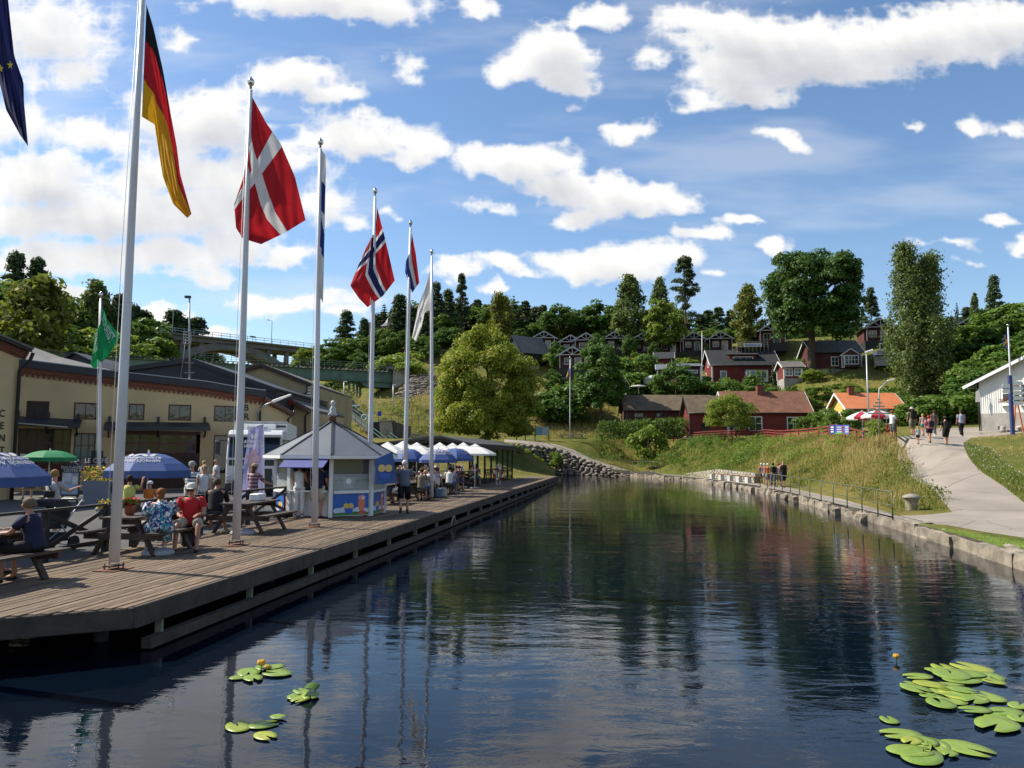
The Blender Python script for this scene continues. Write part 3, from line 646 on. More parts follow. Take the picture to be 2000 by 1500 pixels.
plant('pineA',52,503,152,'dark tall pine behind the yellow-green weeping birch',.7,'pine_tree')
plant('spruceB',1515,706,122,'cone-shaped young spruce beside the big red house',.85,'spruce_tree')
plant('broadC',600,678,175,'bright green bushy tree under the end of the road bridge',1.3,'tree')
plant('broadB',1252,682,128,'rounded green tree above the white marquee',1.25,'tree')
plant('broadA',1322,708,116,'dark small tree in front of the black roofed red house',1.35,'tree')
plant('broadA',1082,722,126,'dark green tree beside the big round willow-like tree',1.15,'tree')
for px,top,Y,w,lab in((1168,652,141,.8,'dark leafy tree half covering the sunlit cabin'),(1230,655,145,.7,'small leafy tree between two row cabins'),(1088,668,141,.7,'small dark tree in front of the end cabin'),(1280,668,143,.7,'low leafy tree in front of the shaded cabin'),(1380,668,143,.6,'low leafy tree beside the tall pine trunk')):plant('broadA',px,top,Y,lab,w*1.2)
# the wooded ridge
wood('spruceA',[(745,590,172),(712,642,160,.6),(1002,572,185,.5),(1186,590,190,.8),(1748,606,140,.9),(820,600,165),(1012,596),(1300,620),(660,660,185,.8)],'dark spruce in the wooded ridge',name='spruce_tree')
wood('spruceB',[(728,612,168),(790,606,172),(866,585,172),(905,600,165),(1040,606),(1425,615,195),(1132,600,195),(815,640,150,.8),(1640,620,165)],'dense spruce of the wooded ridge',name='spruce_tree')
wood('pineA',[(1025,588,180),(1060,596,182),(1408,600,190),(1372,614,192),(1388,606,196),(1432,606,196),(265,606,222),(330,606,226),(352,622,228),(376,620,230),(1265,606,190),(1330,616,195),(1900,600,150),(930,585,178)],'pine of the wooded ridge',name='pine_tree')
wood('pineB',[(775,576,160,.8),(872,566,170,.7),(838,575,168,.7),(916,610,165),(1046,600,186),(1006,606,182),(1450,620,190),(1680,600,160,.8),(800,598,158,.7),(1340,622,200),(246,595,220,.6)],'broad dark pine of the wooded ridge',name='pine_tree')
wood('broadA',[(1092,594,160,1.05),(1118,605,165),(1142,600,164),(1172,588,162,1.0),(1240,640,158,1.2),(1205,610,168),(1070,612,170),(940,605,168,1.1),(985,612,165,1.2),(1690,640,140,1.1),(880,640,150,1.2),(930,650,150,1.2),(1010,640,160,1.2),(820,660,145,1.2)],'dark leafy tree of the wooded ridge')
wood('broadB',[(958,590,166,1.1),(1040,630,168,1.2),(1110,625,172,1.2),(290,613,224,.8),(860,610,160,1.1),(1385,640,178,1.3),(1345,645,172,1.3),(1420,640,172,1.3),(1470,630,165,1.2),(730,640,160,1.0),(752,655,150,.8),(1275,640,168,1.2),(1740,640,132,1.2)],'green leafy tree of the wooded ridge')
HILLW='trees on the hill behind the factory'
wood('broadB',[(20,545,150,1.2),(-20,530,150,1.3),(100,600,158,1.2),(195,610,160,1.2),(235,630,158,1.2),(-50,545,140,1.3),(275,668,225,1.2),(310,672,225,1.3),(350,668,230,1.2)],'green leafy tree on the hill behind the factory',HILLW)
wood('broadC',[(150,640,140,1.3),(205,652,138,1.3),(110,650,135,1.2),(240,668,142,1.3),(180,670,128,1.3)],'low bright leafy tree behind the factory roof',HILLW)
wood('broadA',[(150,600,165,1.2),(85,570,160,1.2),(215,600,165,1.1),(-15,560,130,1.2)],'dark leafy tree on the hill behind the factory',HILLW)
CENT='trees behind the aqueduct'
wood('broadA',[(648,664,152),(722,652,152),(782,646,150),(838,668,140),(866,640,150),(700,684,142,.8)],'dark leafy tree',CENT);wood('broadB',[(690,650,154),(748,636,154),(818,650,148),(735,690,140,.7)],'green leafy tree',CENT);wood('pineB',[(705,622,158,.7),(765,612,156,.7),(826,610,154,.7)],'dark pine',CENT,'pine_tree')
GORGE='trees under the bridges'
wood('broadA',[(645,745,140,1.5),(610,752,138,1.4),(668,758,130,1.4),(590,770,126,1.3),(720,745,145,1.3)],'dark leafy tree under the green bridge',GORGE)
wood('broadC',[(745,755,135,1.3),(560,705,210,1.3)],'bright leafy tree under the green bridge',GORGE)
HILLR='leafy trees on the hill above the white house'
wood('broadB',[(1925,622,102,1.15),(1965,600,104,1.25),(2005,582,104,1.25),(1900,660,100,1.1),(1985,660,90,1.3),(1935,690,86,1.3),(2040,600,98,1.3),(1890,710,96,1.1)],'mid green leafy tree on the hill above the white house',HILLR)
wood('broadA',[(1950,640,98,1.2),(2020,650,90,1.2),(1870,690,102,1.0),(1905,725,80,1.2)],'dark green leafy tree on the hill above the white house',HILLR)
# the unbroken wall of wood along the skyline
SKYL=[(690,640),(760,600),(850,580),(930,590),(1000,590),(1100,605),(1200,605),(1300,612),(1400,615),(1470,612),(1560,618),(1700,615),(1800,622),(1880,612),(1960,600),(2050,590)]
_k=0
for row,(Y0,dy,st)in enumerate(((205,4,27),(188,22,30),(176,44,34))):
 for px in range(705,2060,st):
  if row==2 and 1330<px<1480:continue
  x_=px+random.uniform(-8,8);tp=float(np.interp(x_,[q[0]for q in SKYL],[q[1]for q in SKYL]))+dy+random.uniform(-6,16);Y=Y0-(0 if px<1600 else 35)+random.uniform(-6,6);kd=('pineB','broadA','broadB','spruceB','broadD','pineB','broadA')[_k*5%7 if row<2 else(_k*3)%5];_k+=1
  lab={'p':'pine in the unbroken wood along the skyline','s':'spruce in the unbroken wood along the skyline','b':'leafy tree in the skyline wood '}[kd[0]]+near(px)
  plant(kd,x_,tp,Y,lab,1.25*random.uniform(.9,1.2),{'p':'pine_tree','s':'spruce_tree','b':'tree'}[kd[0]],'tree','unbroken wood along the skyline')
# garden shrubs
GS='shrubs of the slope gardens'
def shr(k,spots,label,group=GS):
 for px,top,Y,w in spots:plant(k,px,top,Y,label.split(' on the ')[0]+' '+near(px),w*random.uniform(.9,1.15),'shrub','shrub',group)
shr('shrubA',[(1395,738,118,1.3),(1425,742,116,1.4),(1470,748,114,1.3),(1500,752,112,1.2),(1550,752,112,1.2),(1215,720,125,1.5),(1285,742,120,1.2),(1360,728,128,1.2),(1600,752,106,1.4),(1640,748,108,1.3),(1700,755,100,1.4),(1610,800,92,1.4),(1580,812,90,1.3)],'green garden shrub on the slope between the red houses')
shr('shrubB',[(1590,722,114,1.5),(1630,735,112,1.6),(1665,748,106,1.4),(1575,775,102,1.3),(1450,700,138,1.3),(1340,700,140,1.4),(1300,702,142,1.4),(1730,692,116,1.3),(1750,700,112,1.4),(800,706,130,1.6),(785,690,135,1.4),(755,700,140,1.4),(1080,690,145,1.6),(1120,690,145,1.4)],'bright green shrub on the sunny slope')
shr('shrubC',[(1480,728,124,1.2),(1560,700,124,1.4),(1090,760,112,1.6),(1110,748,116,1.5),(1375,745,118,1.3),(1660,780,92,1.5),(1700,775,90,1.5),(1720,760,92,1.6),(1760,770,88,1.4),(1330,740,120,1.2),(1240,735,122,1.3),(1720,690,128,1.1)],'dark green shrub on the slope between the houses')
for px,top,w in((1790,782,1.35),(1822,770,1.4),(1856,763,1.45),(1890,770,1.4),(1775,800,1.1),(1912,782,1.2)):
 plant('shrubA',px,top,74,'rounded bush of the thicket beside the white house',w,'bush','bush','bushes beside the white house')
plant('shrubB',1267,833,96,'round bush standing alone in front of the hedge and red fence',.8,'bush','bush')
plant('shrubB',1716,822,53,'leafy bush at the corner of the red fence by the path',.75,'bush','bush')
for px,top,Y,w in((1640,795,80,1.2),(1612,805,84,1.2),(1668,812,72,1.0)):
 plant('shrubA',px,top,Y,'green bush in front of the yellow house',w,'bush','bush','bushes in front of the yellow house')
# hedge
def hedge(a,b,wid,hgt,label):
 a,b=Vector(a),Vector(b);n=int((b-a).length/.55);c=[]
 for i in range(n):
  p=a.lerp(b,(i+.5)/n);
  for q in range(3):c.append((p.x+random.uniform(-.25,.25),p.y+random.uniform(-wid,wid)*.5,p.z+hgt*(.25+.3*q)+random.uniform(-.12,.12)))
 C,N=clumps(np.array(c),np.full(len(c),hgt*.33),130,.9);V,Fq=cards(C,N,.115)
 hb=MB();d=(b-a).normalized();t=thing('hedge',label,'hedge',a);o=np.array(a);put('foliage',arrmesh('hedge',V-o,Fq),LF['mid'],t)
 for i in range(0,n,3):
  p=a.lerp(b,(i+.5)/n);hb.tube([p-Vector((0,0,.2)),p+Vector((random.uniform(-.2,.2),0,hgt*.7))],[.04,.015],5)
 hb.build('stems',M['bark'],t);return t
# ---------------------------------------------------------------- the boardwalk
RZD=math.atan2(DD.y,DD.x)
def deckwood():
 m,t,o=_mat('weathered deck wood');p=t.nodes.new('ShaderNodeBsdfPrincipled');p.inputs['Roughness'].default_value=.85;p.inputs['Specular IOR Level'].default_value=.25
 oi=t.nodes.new('ShaderNodeObjectInfo');g=t.nodes.new('ShaderNodeNewGeometry')
 a=_noise(t,5,5,.65,stretch=(9,.35,9,RZD-math.pi/2));b=_noise(t,.5,4,.6);c=_noise(t,28,3,.7,stretch=(5,.3,5,RZD-math.pi/2))
 col=_ramp(t,a,[(.28,(.082,.057,.039)),(.5,(.172,.130,.094)),(.74,(.275,.216,.160))])
 r=t.nodes.new('ShaderNodeMath');r.operation='ADD';t.links.new(oi.outputs['Random'],r.inputs[0]);t.links.new(g.outputs['Random Per Island'],r.inputs[1])
 f=t.nodes.new('ShaderNodeMath');f.operation='FRACT';t.links.new(r.outputs[0],f.inputs[0])
 col=_mix(t,1,col,_ramp(t,f.outputs[0],[(0,(.62,.60,.58)),(.5,(.95,.93,.9)),(1,(1.22,1.16,1.08))]),'MULTIPLY')
 col=_mix(t,.55,col,_ramp(t,b,[(.3,(.6,.58,.56)),(.7,(1.15,1.13,1.1))]),'MULTIPLY')
 t.links.new(col,p.inputs['Base Color']);t.links.new(_bump(t,c,.5,.01),p.inputs['Normal']);t.links.new(p.outputs[0],o.inputs[0]);return m
M['deck']=deckwood();M['beam']=paint('grey old beam',(.072,.055,.042),.9,.35,3,.5,20)
_f=dkof(G(0,1205,DECK));FS=_f[0]/_f[1]
bw=thing('boardwalk','long weathered wooden boardwalk on posts along the canal','boardwalk',(DA.x,DA.y,0))
PLW,PLL=.138,4.2
_pm=MB();_pm.cbox((PLL/2-.004,0,-.018),(PLL-.008,PLW-.016,.036));pme=_pm.mesh('plank')
bmm=bmesh.new();bmm.from_mesh(pme);bmesh.ops.bevel(bmm,geom=list(bmm.edges),offset=.006,segments=1,affect='EDGES');bmm.to_mesh(pme);bmm.free()
pme.materials.append(M['deck']);_rest=MB();spots=[]
def wmax(s):return 4.1 if s<13 else(5.9 if s<44 else 2.7)
for i in range(43):
 w=.05+PLW*(i+.5);s=FS*w+random.uniform(-.06,.05)-(0 if i%2 else 2.1)
 while s<DLEN-.1:
  s0=max(s,FS*w+random.uniform(-.05,.05));s1=min(s+PLL,DLEN)
  if s1-s0>.3 and w<wmax(s0+.5):spots.append((s0,s1,w))
  s+=PLL
spots.sort(key=lambda q:dk((q[0]+q[1])/2,q[2]).length)
for k,(s0,s1,w)in enumerate(spots):
 z=random.uniform(-.004,.004)
 if k<295:
  o=bpy.data.objects.new('plank',pme);COL.objects.link(o);o.parent=bw;o.location=dk(s0,w,DECK+z)-bw.location
  o.rotation_euler=(random.uniform(-.012,.012),0,RZD);o.scale=((s1-s0)/PLL,1,1)
 else:_rest.bar(dk(s0+.004,w,DECK-.018+z),dk(s1-.004,w,DECK-.018+z),PLW-.016,.036)
tag(_rest.build('planks',M['deck'],bw),kind='stuff')
def beams(name,s0,s1,w,z0,z1,th,step,mat):
 s=s0
 while s<s1-.2:
  e=min(s+step,s1);mb=MB();j=random.uniform(-.008,.008)
  mb.bar(dk(s+.006,w+j,(z0+z1)/2),dk(e-.006,w+j,(z0+z1)/2),th,z1-z0);mb.build(name,mat,bw,bevel=.01);s=e
beams('edge_beam',0,DLEN,-.02,.37,.655,.07,5.2,M['beam'])
beams('lower_beam',.35,DLEN,.02,.02,.165,.16,6.1,M['beam'])
a,b=dk(.03,0,.50),dk(FS*5.6,5.6,.50);mb=MB();mb.bar(a,b,.07,.27);mb.build('end_beam',M['beam'],bw,bevel=.01)
for k in range(int(DLEN/2.6)):
 s=.75+2.6*k;mb=MB();mb.bar(dk(s,.10,.12),dk(s,.10,.40),.10,.05,up=DD);mb.build('upright',paint('pale upright post',(.24,.25,.20),.8,.2,4),bw)
 if k%2==0:
  for w in(1.0,2.6):mb=MB();mb.tube([dk(s,w,-1.4),dk(s,w,.6)],.11,8);mb.build('pile',M['tar'],bw)
for sgn in(-1,1):
 mb=MB();mb.bar(dk(18.2,-.06,.40),dk(18.2+sgn*.42,-.06,.08),.04,.04);mb.build('ladder_strut',paint('pale strut',(.35,.33,.27),.8,.2,4),bw)
mb=MB()
for w in(.6,1.6,2.6,3.6):mb.bar(dk(FS*w+.1,w,.55),dk(DLEN-.2,min(w,2.6),.55),.09,.12)
tag(mb.build('joists',M['tar'],bw),kind='stuff')
# ---------------------------------------------------------------- flagpoles
POLES=[((-150,1215),None),((222,1113),(281.5,-60)),((461,1065),(490,163)),((614,1030),(626,280)),((721,1003),(733,375)),((790,987),(802,437)),((843,977),(843.5,493))]
PNAME=['bare steel','black red and gold','red and white','blue and white','red blue and white','red white and blue','white']
PL=['tall white flagpole at the very start of the boardwalk flying the starred blue flag','tall white flagpole standing nearest on the deck, flying the black red gold flag','white flagpole flying the red flag with a white cross','white flagpole in front of the ice cream kiosk with a furled blue and white flag',
'white flagpole at the kiosk corner flying the red flag with a blue cross','white flagpole behind the standing man, with the small red white blue flag','last white flagpole of the row, flying the white flag']
def flagpole(base,top,r0,r1,label,group='flagpoles along the boardwalk',plate=True):
 t=thing('flagpole',label,'flagpole',base,0,group);h=top-base;mb=MB()
 pts=[base+h*k for k in(.012,.3,.65,.985)];mb.tube(pts,[r0,r0*.92,(r0+r1)/2,r1],14);mb.build('shaft',M['polewhite'],t)
 f=MB();q=top;f.lathe(q-Vector((0,0,.12)),[(r1*.7,0),(r1*.7,.06),(r1*1.5,.09),(r1*2.0,.15),(r1*1.6,.21),(r1*.6,.25),(.004,.30)],12);f.build('finial',M['chrome'],t)
 if plate:
  p=MB();p.cbox(base+Vector((0,0,.008)),(.52,.42,.016),RZD);p.build('base_plate',M['rust'],t)
  c=MB();c.cbox(base+Vector((0,0,.075)),(.30,.20,.022),RZD)
  for sx in(-1,1):
   for sy in(-1,1):c.tube([base+Vector((sx*.12,sy*.08,.016)),base+Vector((sx*.12,sy*.08,.12))],.014,6)
  c.build('clamp',paint('brown steel',(.07,.045,.035),.6,.3,8),t)
  k=MB();z=.125;a=base+h*z+Vector((-r0*.95,-r0*.3,0));k.bar(a-Vector((0,0,.09)),a+Vector((0,0,.09)),.025,.02);k.tube([a-Vector((.03,0,.04)),a+Vector((-.01,0,.10)),a+Vector((-.035,0,.13))],.01,5);k.build('cleat',M['darkmetal'],t)
 ln=MB();ln.tube([base+h*.10+Vector((-r0*1.2,-r0,0)),base+h*.5+Vector((-r0*1.1,-r0,0)),base+h*.97+Vector((-r1*1.2,-r1,0))],.006,4);ln.build('halyard',M['white'],t)
 return t
PB=[]
for i,(b,tp)in enumerate(POLES):
 base=G(*b,DECK);PB.append(base)
 if tp is None:top=base+Vector((.0,0,10.2))
 elif i==1:q=D(*tp,base.y);d=(q-base);top=base+d*(11.1/d.z)
 else:top=D(*tp,base.y)
 flagpole(base,top,.088,.042,PL[i])
# ---------------------------------------------------------------- flags: cloth hung between traced edges
def poly_at(P,t):
 P=np.array(P,float);s=np.r_[0,np.cumsum(np.linalg.norm(np.diff(P,axis=0),axis=1))];s/=s[-1]
 return np.stack([np.interp(t,s,P[:,k])for k in range(2)],-1)
class Flag:
 def __init__(f,Y,hoist,fly,top,bot,amp=.12,waves=2.2,ph=0):
  f.Y,f.h,f.l,f.t,f.b,f.amp,f.wv,f.ph=Y,hoist,fly,top,bot,amp,waves,ph
 def P(f,u,v,off=0.0):
  u=np.asarray(u,float);v=np.asarray(v,float);T,B,Hh,Fl=poly_at(f.t,u),poly_at(f.b,u),poly_at(f.h,v),poly_at(f.l,v)
  c=[np.array(x,float)for x in(f.t[0],f.t[-1],f.b[0],f.b[-1])];U,V_=u[...,None],v[...,None]
  p=(1-V_)*T+V_*B+(1-U)*Hh+U*Fl-((1-U)*(1-V_)*c[0]+U*(1-V_)*c[1]+(1-U)*V_*c[2]+U*V_*c[3])
  y=f.Y+f.amp*np.minimum(1,u*3)*np.sin(f.wv*2*np.pi*(v*.8+.25*u)+f.ph)+f.amp*.5*u*np.sin(5*u+f.ph)+f.amp*.22*np.sin(15*v+7*u+f.ph)*np.minimum(1,u*4)+f.amp*.12*np.sin(31*v-19*u)*np.minimum(1,u*4)+off
  return np.array([D(a,b,yy)[:]for(a,b),yy in zip(p.reshape(-1,2),np.ravel(y))])
def make_flag(name,fl,colour,mats,label,nu=48,nv=36,extra=None,us=None,vs=None):
 us=np.linspace(0,1,nu+1)if us is None else us;vs=np.linspace(0,1,nv+1)if vs is None else vs;nu,nv=len(us)-1,len(vs)-1
 U,V_=np.meshgrid(us,vs);X=fl.P(U.ravel(),V_.ravel());i=np.arange((nv+1)*(nu+1)).reshape(nv+1,nu+1)
 Fq=np.stack([i[:-1,:-1],i[:-1,1:],i[1:,1:],i[1:,:-1]],-1).reshape(-1,4)
 cu=((us[:-1]+us[1:])/2)[None,:].repeat(nv,0).ravel();cv=((vs[:-1]+vs[1:])/2)[:,None].repeat(nu,1).ravel()
 base=Vector(X[0]);me=arrmesh(name,X-np.array(base),Fq,colour(cu,cv),True);o=put(name,me,mats,None,base);tag(o,label,'flag')
 if extra:extra(o,fl)
 return o
def cloth(nm,c,tr=.38):return paint('flag cloth '+nm,c,.8,.06,3,trans=tr,spec=.2)
FR,FW,FB,FN,FY,FK,FG=cloth('red',(.46,.018,.026)),cloth('white',(.72,.70,.68)),cloth('blue',(.02,.045,.22)),cloth('navy',(.018,.022,.10),.25),cloth('gold',(.72,.36,.015)),cloth('black',(.012,.012,.013),.1),cloth('green',(.012,.26,.085))
def grid(*cuts,n=44):return np.unique(np.r_[np.linspace(0,1,n),np.array(cuts)])
make_flag('flag',Flag(PB[1].y-.02,[(286,8),(277,228)],[(374,418),(366,426)],[(286,8),(300,55),(318,135),(334,225),(345,285),(352,340),(374,418)],[(277,228),(302,243),(309,290),(318,345),(338,398),(366,426)],.10,1.2,1),
lambda u,v:np.where(v<.32-.62*u,0,np.where(v<.66-.55*u+.10*np.sin(9*u),1,2)),[FK,FR,FY],'black, red and gold flag hanging limp from the nearest flagpole',us=grid(n=60),vs=grid(n=60))
make_flag('flag',Flag(PB[2].y-.03,[(493,190),(487,352)],[(597,430),(556,455),(510,477)],[(493,190),(520,240),(548,280),(576,345),(597,430)],[(487,352),(474,352),(457,398),(461,445),(474,466),(510,477)],.16,1.1,2),
lambda u,v:np.where((np.abs(v-.5)<.075)|(np.abs(u-.36)<.065),1,0),[FR,FW],'red flag with a white cross drooping from its pole',us=grid(.295,.425,n=50),vs=grid(.425,.575))
make_flag('flag',Flag(PB[3].y-.03,[(626,290),(622,575)],[(637,305),(631,592)],[(626,290),(637,305)],[(622,575),(631,592)],.05,1.0,0),
lambda u,v:np.where(((v>.20)&(v<.66)&(np.abs(v-.44-.05*(u-.5))>.07*u))|((v>.66)&(v<.70)&(u>.4)),1,0),[FW,FB],'white flag with a blue cross wrapped tight round its pole',us=grid(n=10),vs=grid(n=60))
def nor(u,v):
 a,b=np.abs(v-.5),np.abs(u-.38);return np.where((a<.07)|(b<.05),2,np.where((a<.135)|(b<.095),1,0))
make_flag('flag',Flag(PB[4].y-.03,[(736.5,405),(731,500)],[(771,548),(748,578),(718,600)],[(736.5,405),(752,465),(771,548)],[(731,500),(714,486),(699,520),(684,558),(702,584),(718,600)],.14,1.1,.5),
nor,[FR,FW,FN],'red flag with a blue and white cross drooping behind its pole',us=grid(.33,.43,.285,.475,n=40),vs=grid(.43,.57,.365,.635,n=40))
make_flag('flag',Flag(PB[5].y-.03,[(804.5,456),(800,522)],[(819,552),(805,572)],[(804.5,456),(812,495),(819,552)],[(800,522),(793,508),(791,532),(796,545),(805,572)],.10,1,1),
lambda u,v:np.where(v<.36,0,np.where(v<.64,1,2)),[FR,FW,FB],'small flag with red, white and blue stripes',us=grid(n=20),vs=grid(.36,.64,n=20))
def on_flag(o,fl,body,u0,v0,du,dv,size,mat,asp=1.0):
 V,P=text_tris(body,1.0);u=u0+(V[:,0]*du[0]+V[:,1]*dv[0])*size;v=v0+(V[:,0]*du[1]+V[:,1]*dv[1])*size
 X=fl.P(np.clip(u,0,1),np.clip(v,0,1),-.03);mb=MB();b=o.location;mb.add([Vector(x)-b for x in X],P);mb.build('lettering',mat,o,world=False)
make_flag('flag',Flag(PB[6].y-.03,[(841,525),(840,605)],[(805,660),(813,667)],[(841,525),(827,570),(817,598),(805,660)],[(840,605),(829,611),(823,640),(813,667)],.10,1,2),
lambda u,v:np.zeros(len(u),int),[FW],'white flag with a little blue lettering hanging like a long tongue',us=grid(n=24),vs=grid(n=20),extra=lambda o,fl:on_flag(o,fl,'MV',.55,.70,(.30,0),(0,-1),.28,FB))
STARS=[]
def eu(o,fl):
 for(sx,sy)in((20,127),(1,134)):
  mb=MB();pts=[D(sx+(6.5 if k%2==0 else 2.6)*math.sin(k*math.pi/5),sy-(8.5 if k%2==0 else 3.4)*math.cos(k*math.pi/5),fl.Y-.19)for k in range(10)]
  mb.quad(*pts);mb.build('star',paint('star yellow',(.7,.55,.02),.7,.05),o)
make_flag('flag',Flag(PB[0].y-.05,[(-40,-190),(-60,60)],[(55,286),(40,265)],[(-40,-190),(10,-60),(20,40),(28,110),(46,160),(47,200),(55,286)],[(-60,60),(-18,110),(0,165),(12,215),(40,265)],.10,1,1),
lambda u,v:np.zeros(len(u),int),[FN],'dark blue flag with yellow stars at the edge of the view',extra=eu)
gb=D(193,985,30);gb.z=STREET
flagpole(gb,D(197,577,30),.07,.04,'slim flagpole with the green tourist flag on the street',None,False)
def tour(o,fl):on_flag(o,fl,'TOURIST',.52,.22,(.21,.0),(.0,-.40),.85,FW);on_flag(o,fl,'INFORMATION',.45,.86,(.085,0),(0,-.3),.75,FW)
make_flag('flag',Flag(29.95,[(199.5,598),(196,665)],[(235,657),(214,692),(187,720)],[(199.5,598),(212,628),(235,657)],[(196,665),(186,650),(177,712),(181,717),(187,720)],.12,1,1),
lambda u,v:np.zeros(len(u),int),[FG],'green flag lettered tourist in white',us=grid(n=30),vs=grid(n=30),extra=tour)
def swed(u,v):return np.where((np.abs(v-.5)<.10)|(np.abs(u-.36)<.065),1,0)
SB=D(1113,859,102);SB.z=hz(SB.x,SB.y);flagpole(SB,D(1113.5,699,102),.07,.045,'white flagpole in the meadow with the furled blue and yellow flag',None,False)
make_flag('flag',Flag(101.9,[(1112.8,712),(1112.5,735)],[(1104,740),(1101,744)],[(1112.8,712),(1110,722),(1104,740)],[(1112.5,735),(1108,738),(1101,744)],.2,1),lambda u,v:np.where((u>.25)&(u<.6),1,0),[FB,FY],'furled blue and yellow flag hanging low in the meadow',us=grid(n=16),vs=grid(n=8))
RB=D(1979,846,57);RB.z=hz(RB.x,RB.y);flagpole(RB,D(1968.5,636,57),.075,.045,'white flagpole in front of the white house',None,False)
make_flag('flag',Flag(56.9,[(1967.5,648),(1968,682)],[(1957.5,668),(1963,680)],[(1967.5,648),(1962,655),(1957.5,668)],[(1968,682),(1965,681),(1963,680)],.1,1),swed,[FB,FY],'blue and yellow flag drooping by the white house',us=grid(n=20),vs=grid(n=16))
# ---------------------------------------------------------------- building helpers
class Plane:
 """an upright wall plane through two points on the ground"""
 def __init__(s,A,B):
  s.A=Vector((A[0],A[1],0));B=Vector((B[0],B[1],0));s.e=(B-s.A).normalized();s.len=(B-s.A).length;s.n=Vector((s.e.y,-s.e.x,0))
  if s.n.dot(Vector((CAM[0],CAM[1],0))-s.A)<0:s.n=-s.n
 def px(s,x,y):
  d=Vector(ray(x,y));t=(s.A-Vector(CAM)).dot(s.n)/d.dot(s.n);p=Vector(CAM)+d*t;return(p-s.A).dot(s.e),p.z
 def w(s,u,z,off=0.0):p=s.A+s.e*u+s.n*off;return Vector((p.x,p.y,z))
def wall(pl,outline,holes,mat,parent,name='wall',depth=.16,thick=.3):
 """a wall with real openings and their reveals"""
 vs=[Vector(p)for p in outline];ed=[(i,(i+1)%len(vs))for i in range(len(vs))]
 for(a,b,c,d)in holes:
  k=len(vs);vs+=[Vector(q)for q in((a,b),(c,b),(c,d),(a,d))];ed+=[(k,k+1),(k+1,k+2),(k+2,k+3),(k+3,k)]
 V,_,Fc,_,_,_=delaunay_2d_cdt(vs,ed,[],0,1e-4);mb=MB();fs=[]
 for f in Fc:
  c=sum((V[i]for i in f),Vector((0,0)))/len(f)
  if not bool(inside([tuple(p)for p in outline],np.array([c.x]),np.array([c.y]))[0]):continue
  if any(a<c.x<e and b<c.y<d for(a,b,e,d)in holes):continue
  q=[pl.w(*V[i])for i in f];nn=(q[1]-q[0]).cross(q[2]-q[0]);fs.append(list(f)if nn.dot(pl.n)>0 else list(f)[::-1])
 mb.add([pl.w(*v)for v in V],fs)
 for(a,b,c,d)in holes:
  for p,q in(((a,b),(c,b)),((c,b),(c,d)),((c,d),(a,d)),((a,d),(a,b))):mb.quad(pl.w(*p),pl.w(*q),pl.w(*q,-depth),pl.w(*p,-depth))
 n=len(outline)
 for i in range(n):
  p,q=outline[i],outline[(i+1)%n];mb.quad(pl.w(*p),pl.w(*q),pl.w(*q,-thick),pl.w(*p,-thick))
 return mb.build(name,mat,parent)
def window(pl,r,parent,fm,gm,nx=2,nz=2,off=-.12,fw=.07,bar=.035,label=None):
 a,b,c,d=r;mb=MB()
 def bx(u0,z0,u1,z1,o0,o1):mb.prism([pl.w(u0,z0,o0),pl.w(u1,z0,o0),pl.w(u1,z1,o0),pl.w(u0,z1,o0)],pl.n*(o1-o0))
 bx(a,b,c,b+fw,off,off+.06);bx(a,d-fw,c,d,off,off+.06);bx(a,b+fw,a+fw,d-fw,off,off+.06);bx(c-fw,b+fw,c,d-fw,off,off+.06)
 for i in range(1,nx):u=a+(c-a)*i/nx;bx(u-bar/2,b+fw,u+bar/2,d-fw,off+.004,off+.05)
 for k in range(1,nz):z=b+(d-b)*k/nz;bx(a+fw,z-bar/2,c-fw,z+bar/2,off+.006,off+.046)
 f=mb.build('window',fm,parent);g=MB();g.quad(pl.w(a+.01,b+.01,off+.015),pl.w(c-.01,b+.01,off+.015),pl.w(c-.01,d-.01,off+.015),pl.w(a+.01,d-.01,off+.015))
 g.build('pane',gm,f);return f
def pxrect(pl,x0,y0,x1,y1):a=pl.px(x0,y1);b=pl.px(x1,y0);return(min(a[0],b[0]),min(a[1],b[1]),max(a[0],b[0]),max(a[1],b[1]))
# ---------------------------------------------------------------- the long yellow factory
FP=Plane(D(27,880,39.3),D(515,880,44.6))
fac=thing('factory_building','long pale yellow factory with brick cornice and dark canopies facing the street','factory',FP.w(8,STREET))
top=[FP.px(x,y)for x,y in((570,813),(515,787),(464,781),(400,770),(254,755),(120,739),(27,727))]
b0=STREET-.3;FLEN=FP.px(570,850)[0];out=[(-.5,b0),(FLEN,b0)]+top+[(-.5,top[-1][1]+.05)]
wins=[pxrect(FP,*q)for q in((50,784,97,816),(143,787,190,819),(250,789,283,820),(328,791,374,821),(417,793,463,823))]
door=pxrect(FP,222,843,392,955);shop=pxrect(FP,30,838,140,935);shop2=pxrect(FP,141,846,188,920);rdoor=pxrect(FP,415,850,449,925)
ground_z=STREET+.02
door=(door[0],ground_z,door[2],door[3]);shop=(shop[0],ground_z+.25,shop[2],shop[3])
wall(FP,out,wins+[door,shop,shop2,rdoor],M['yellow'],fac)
for w_,nx in zip(wins,(2,2,2,2,2)):window(FP,w_,fac,M['brownframe'],M['glass'],nx,1)
window(FP,rdoor,fac,M['brownframe'],M['glass'],1,1);window(FP,shop2,fac,M['brownframe'],M['glasslight'],3,3)
f=window(FP,shop,fac,M['brownframe'],M['glass'],6,4,bar=.05)
mb=MB();a=shop[0];mb.prism([FP.w(a+.1,shop[1],-.10),FP.w(shop[2]-.1,shop[1],-.10),FP.w(shop[2]-.1,shop[1]+1.1,-.10),FP.w(a+.1,shop[1]+1.1,-.10)],FP.n*.03);mb.build('plinth_panel',M['falu_dark'],fac)
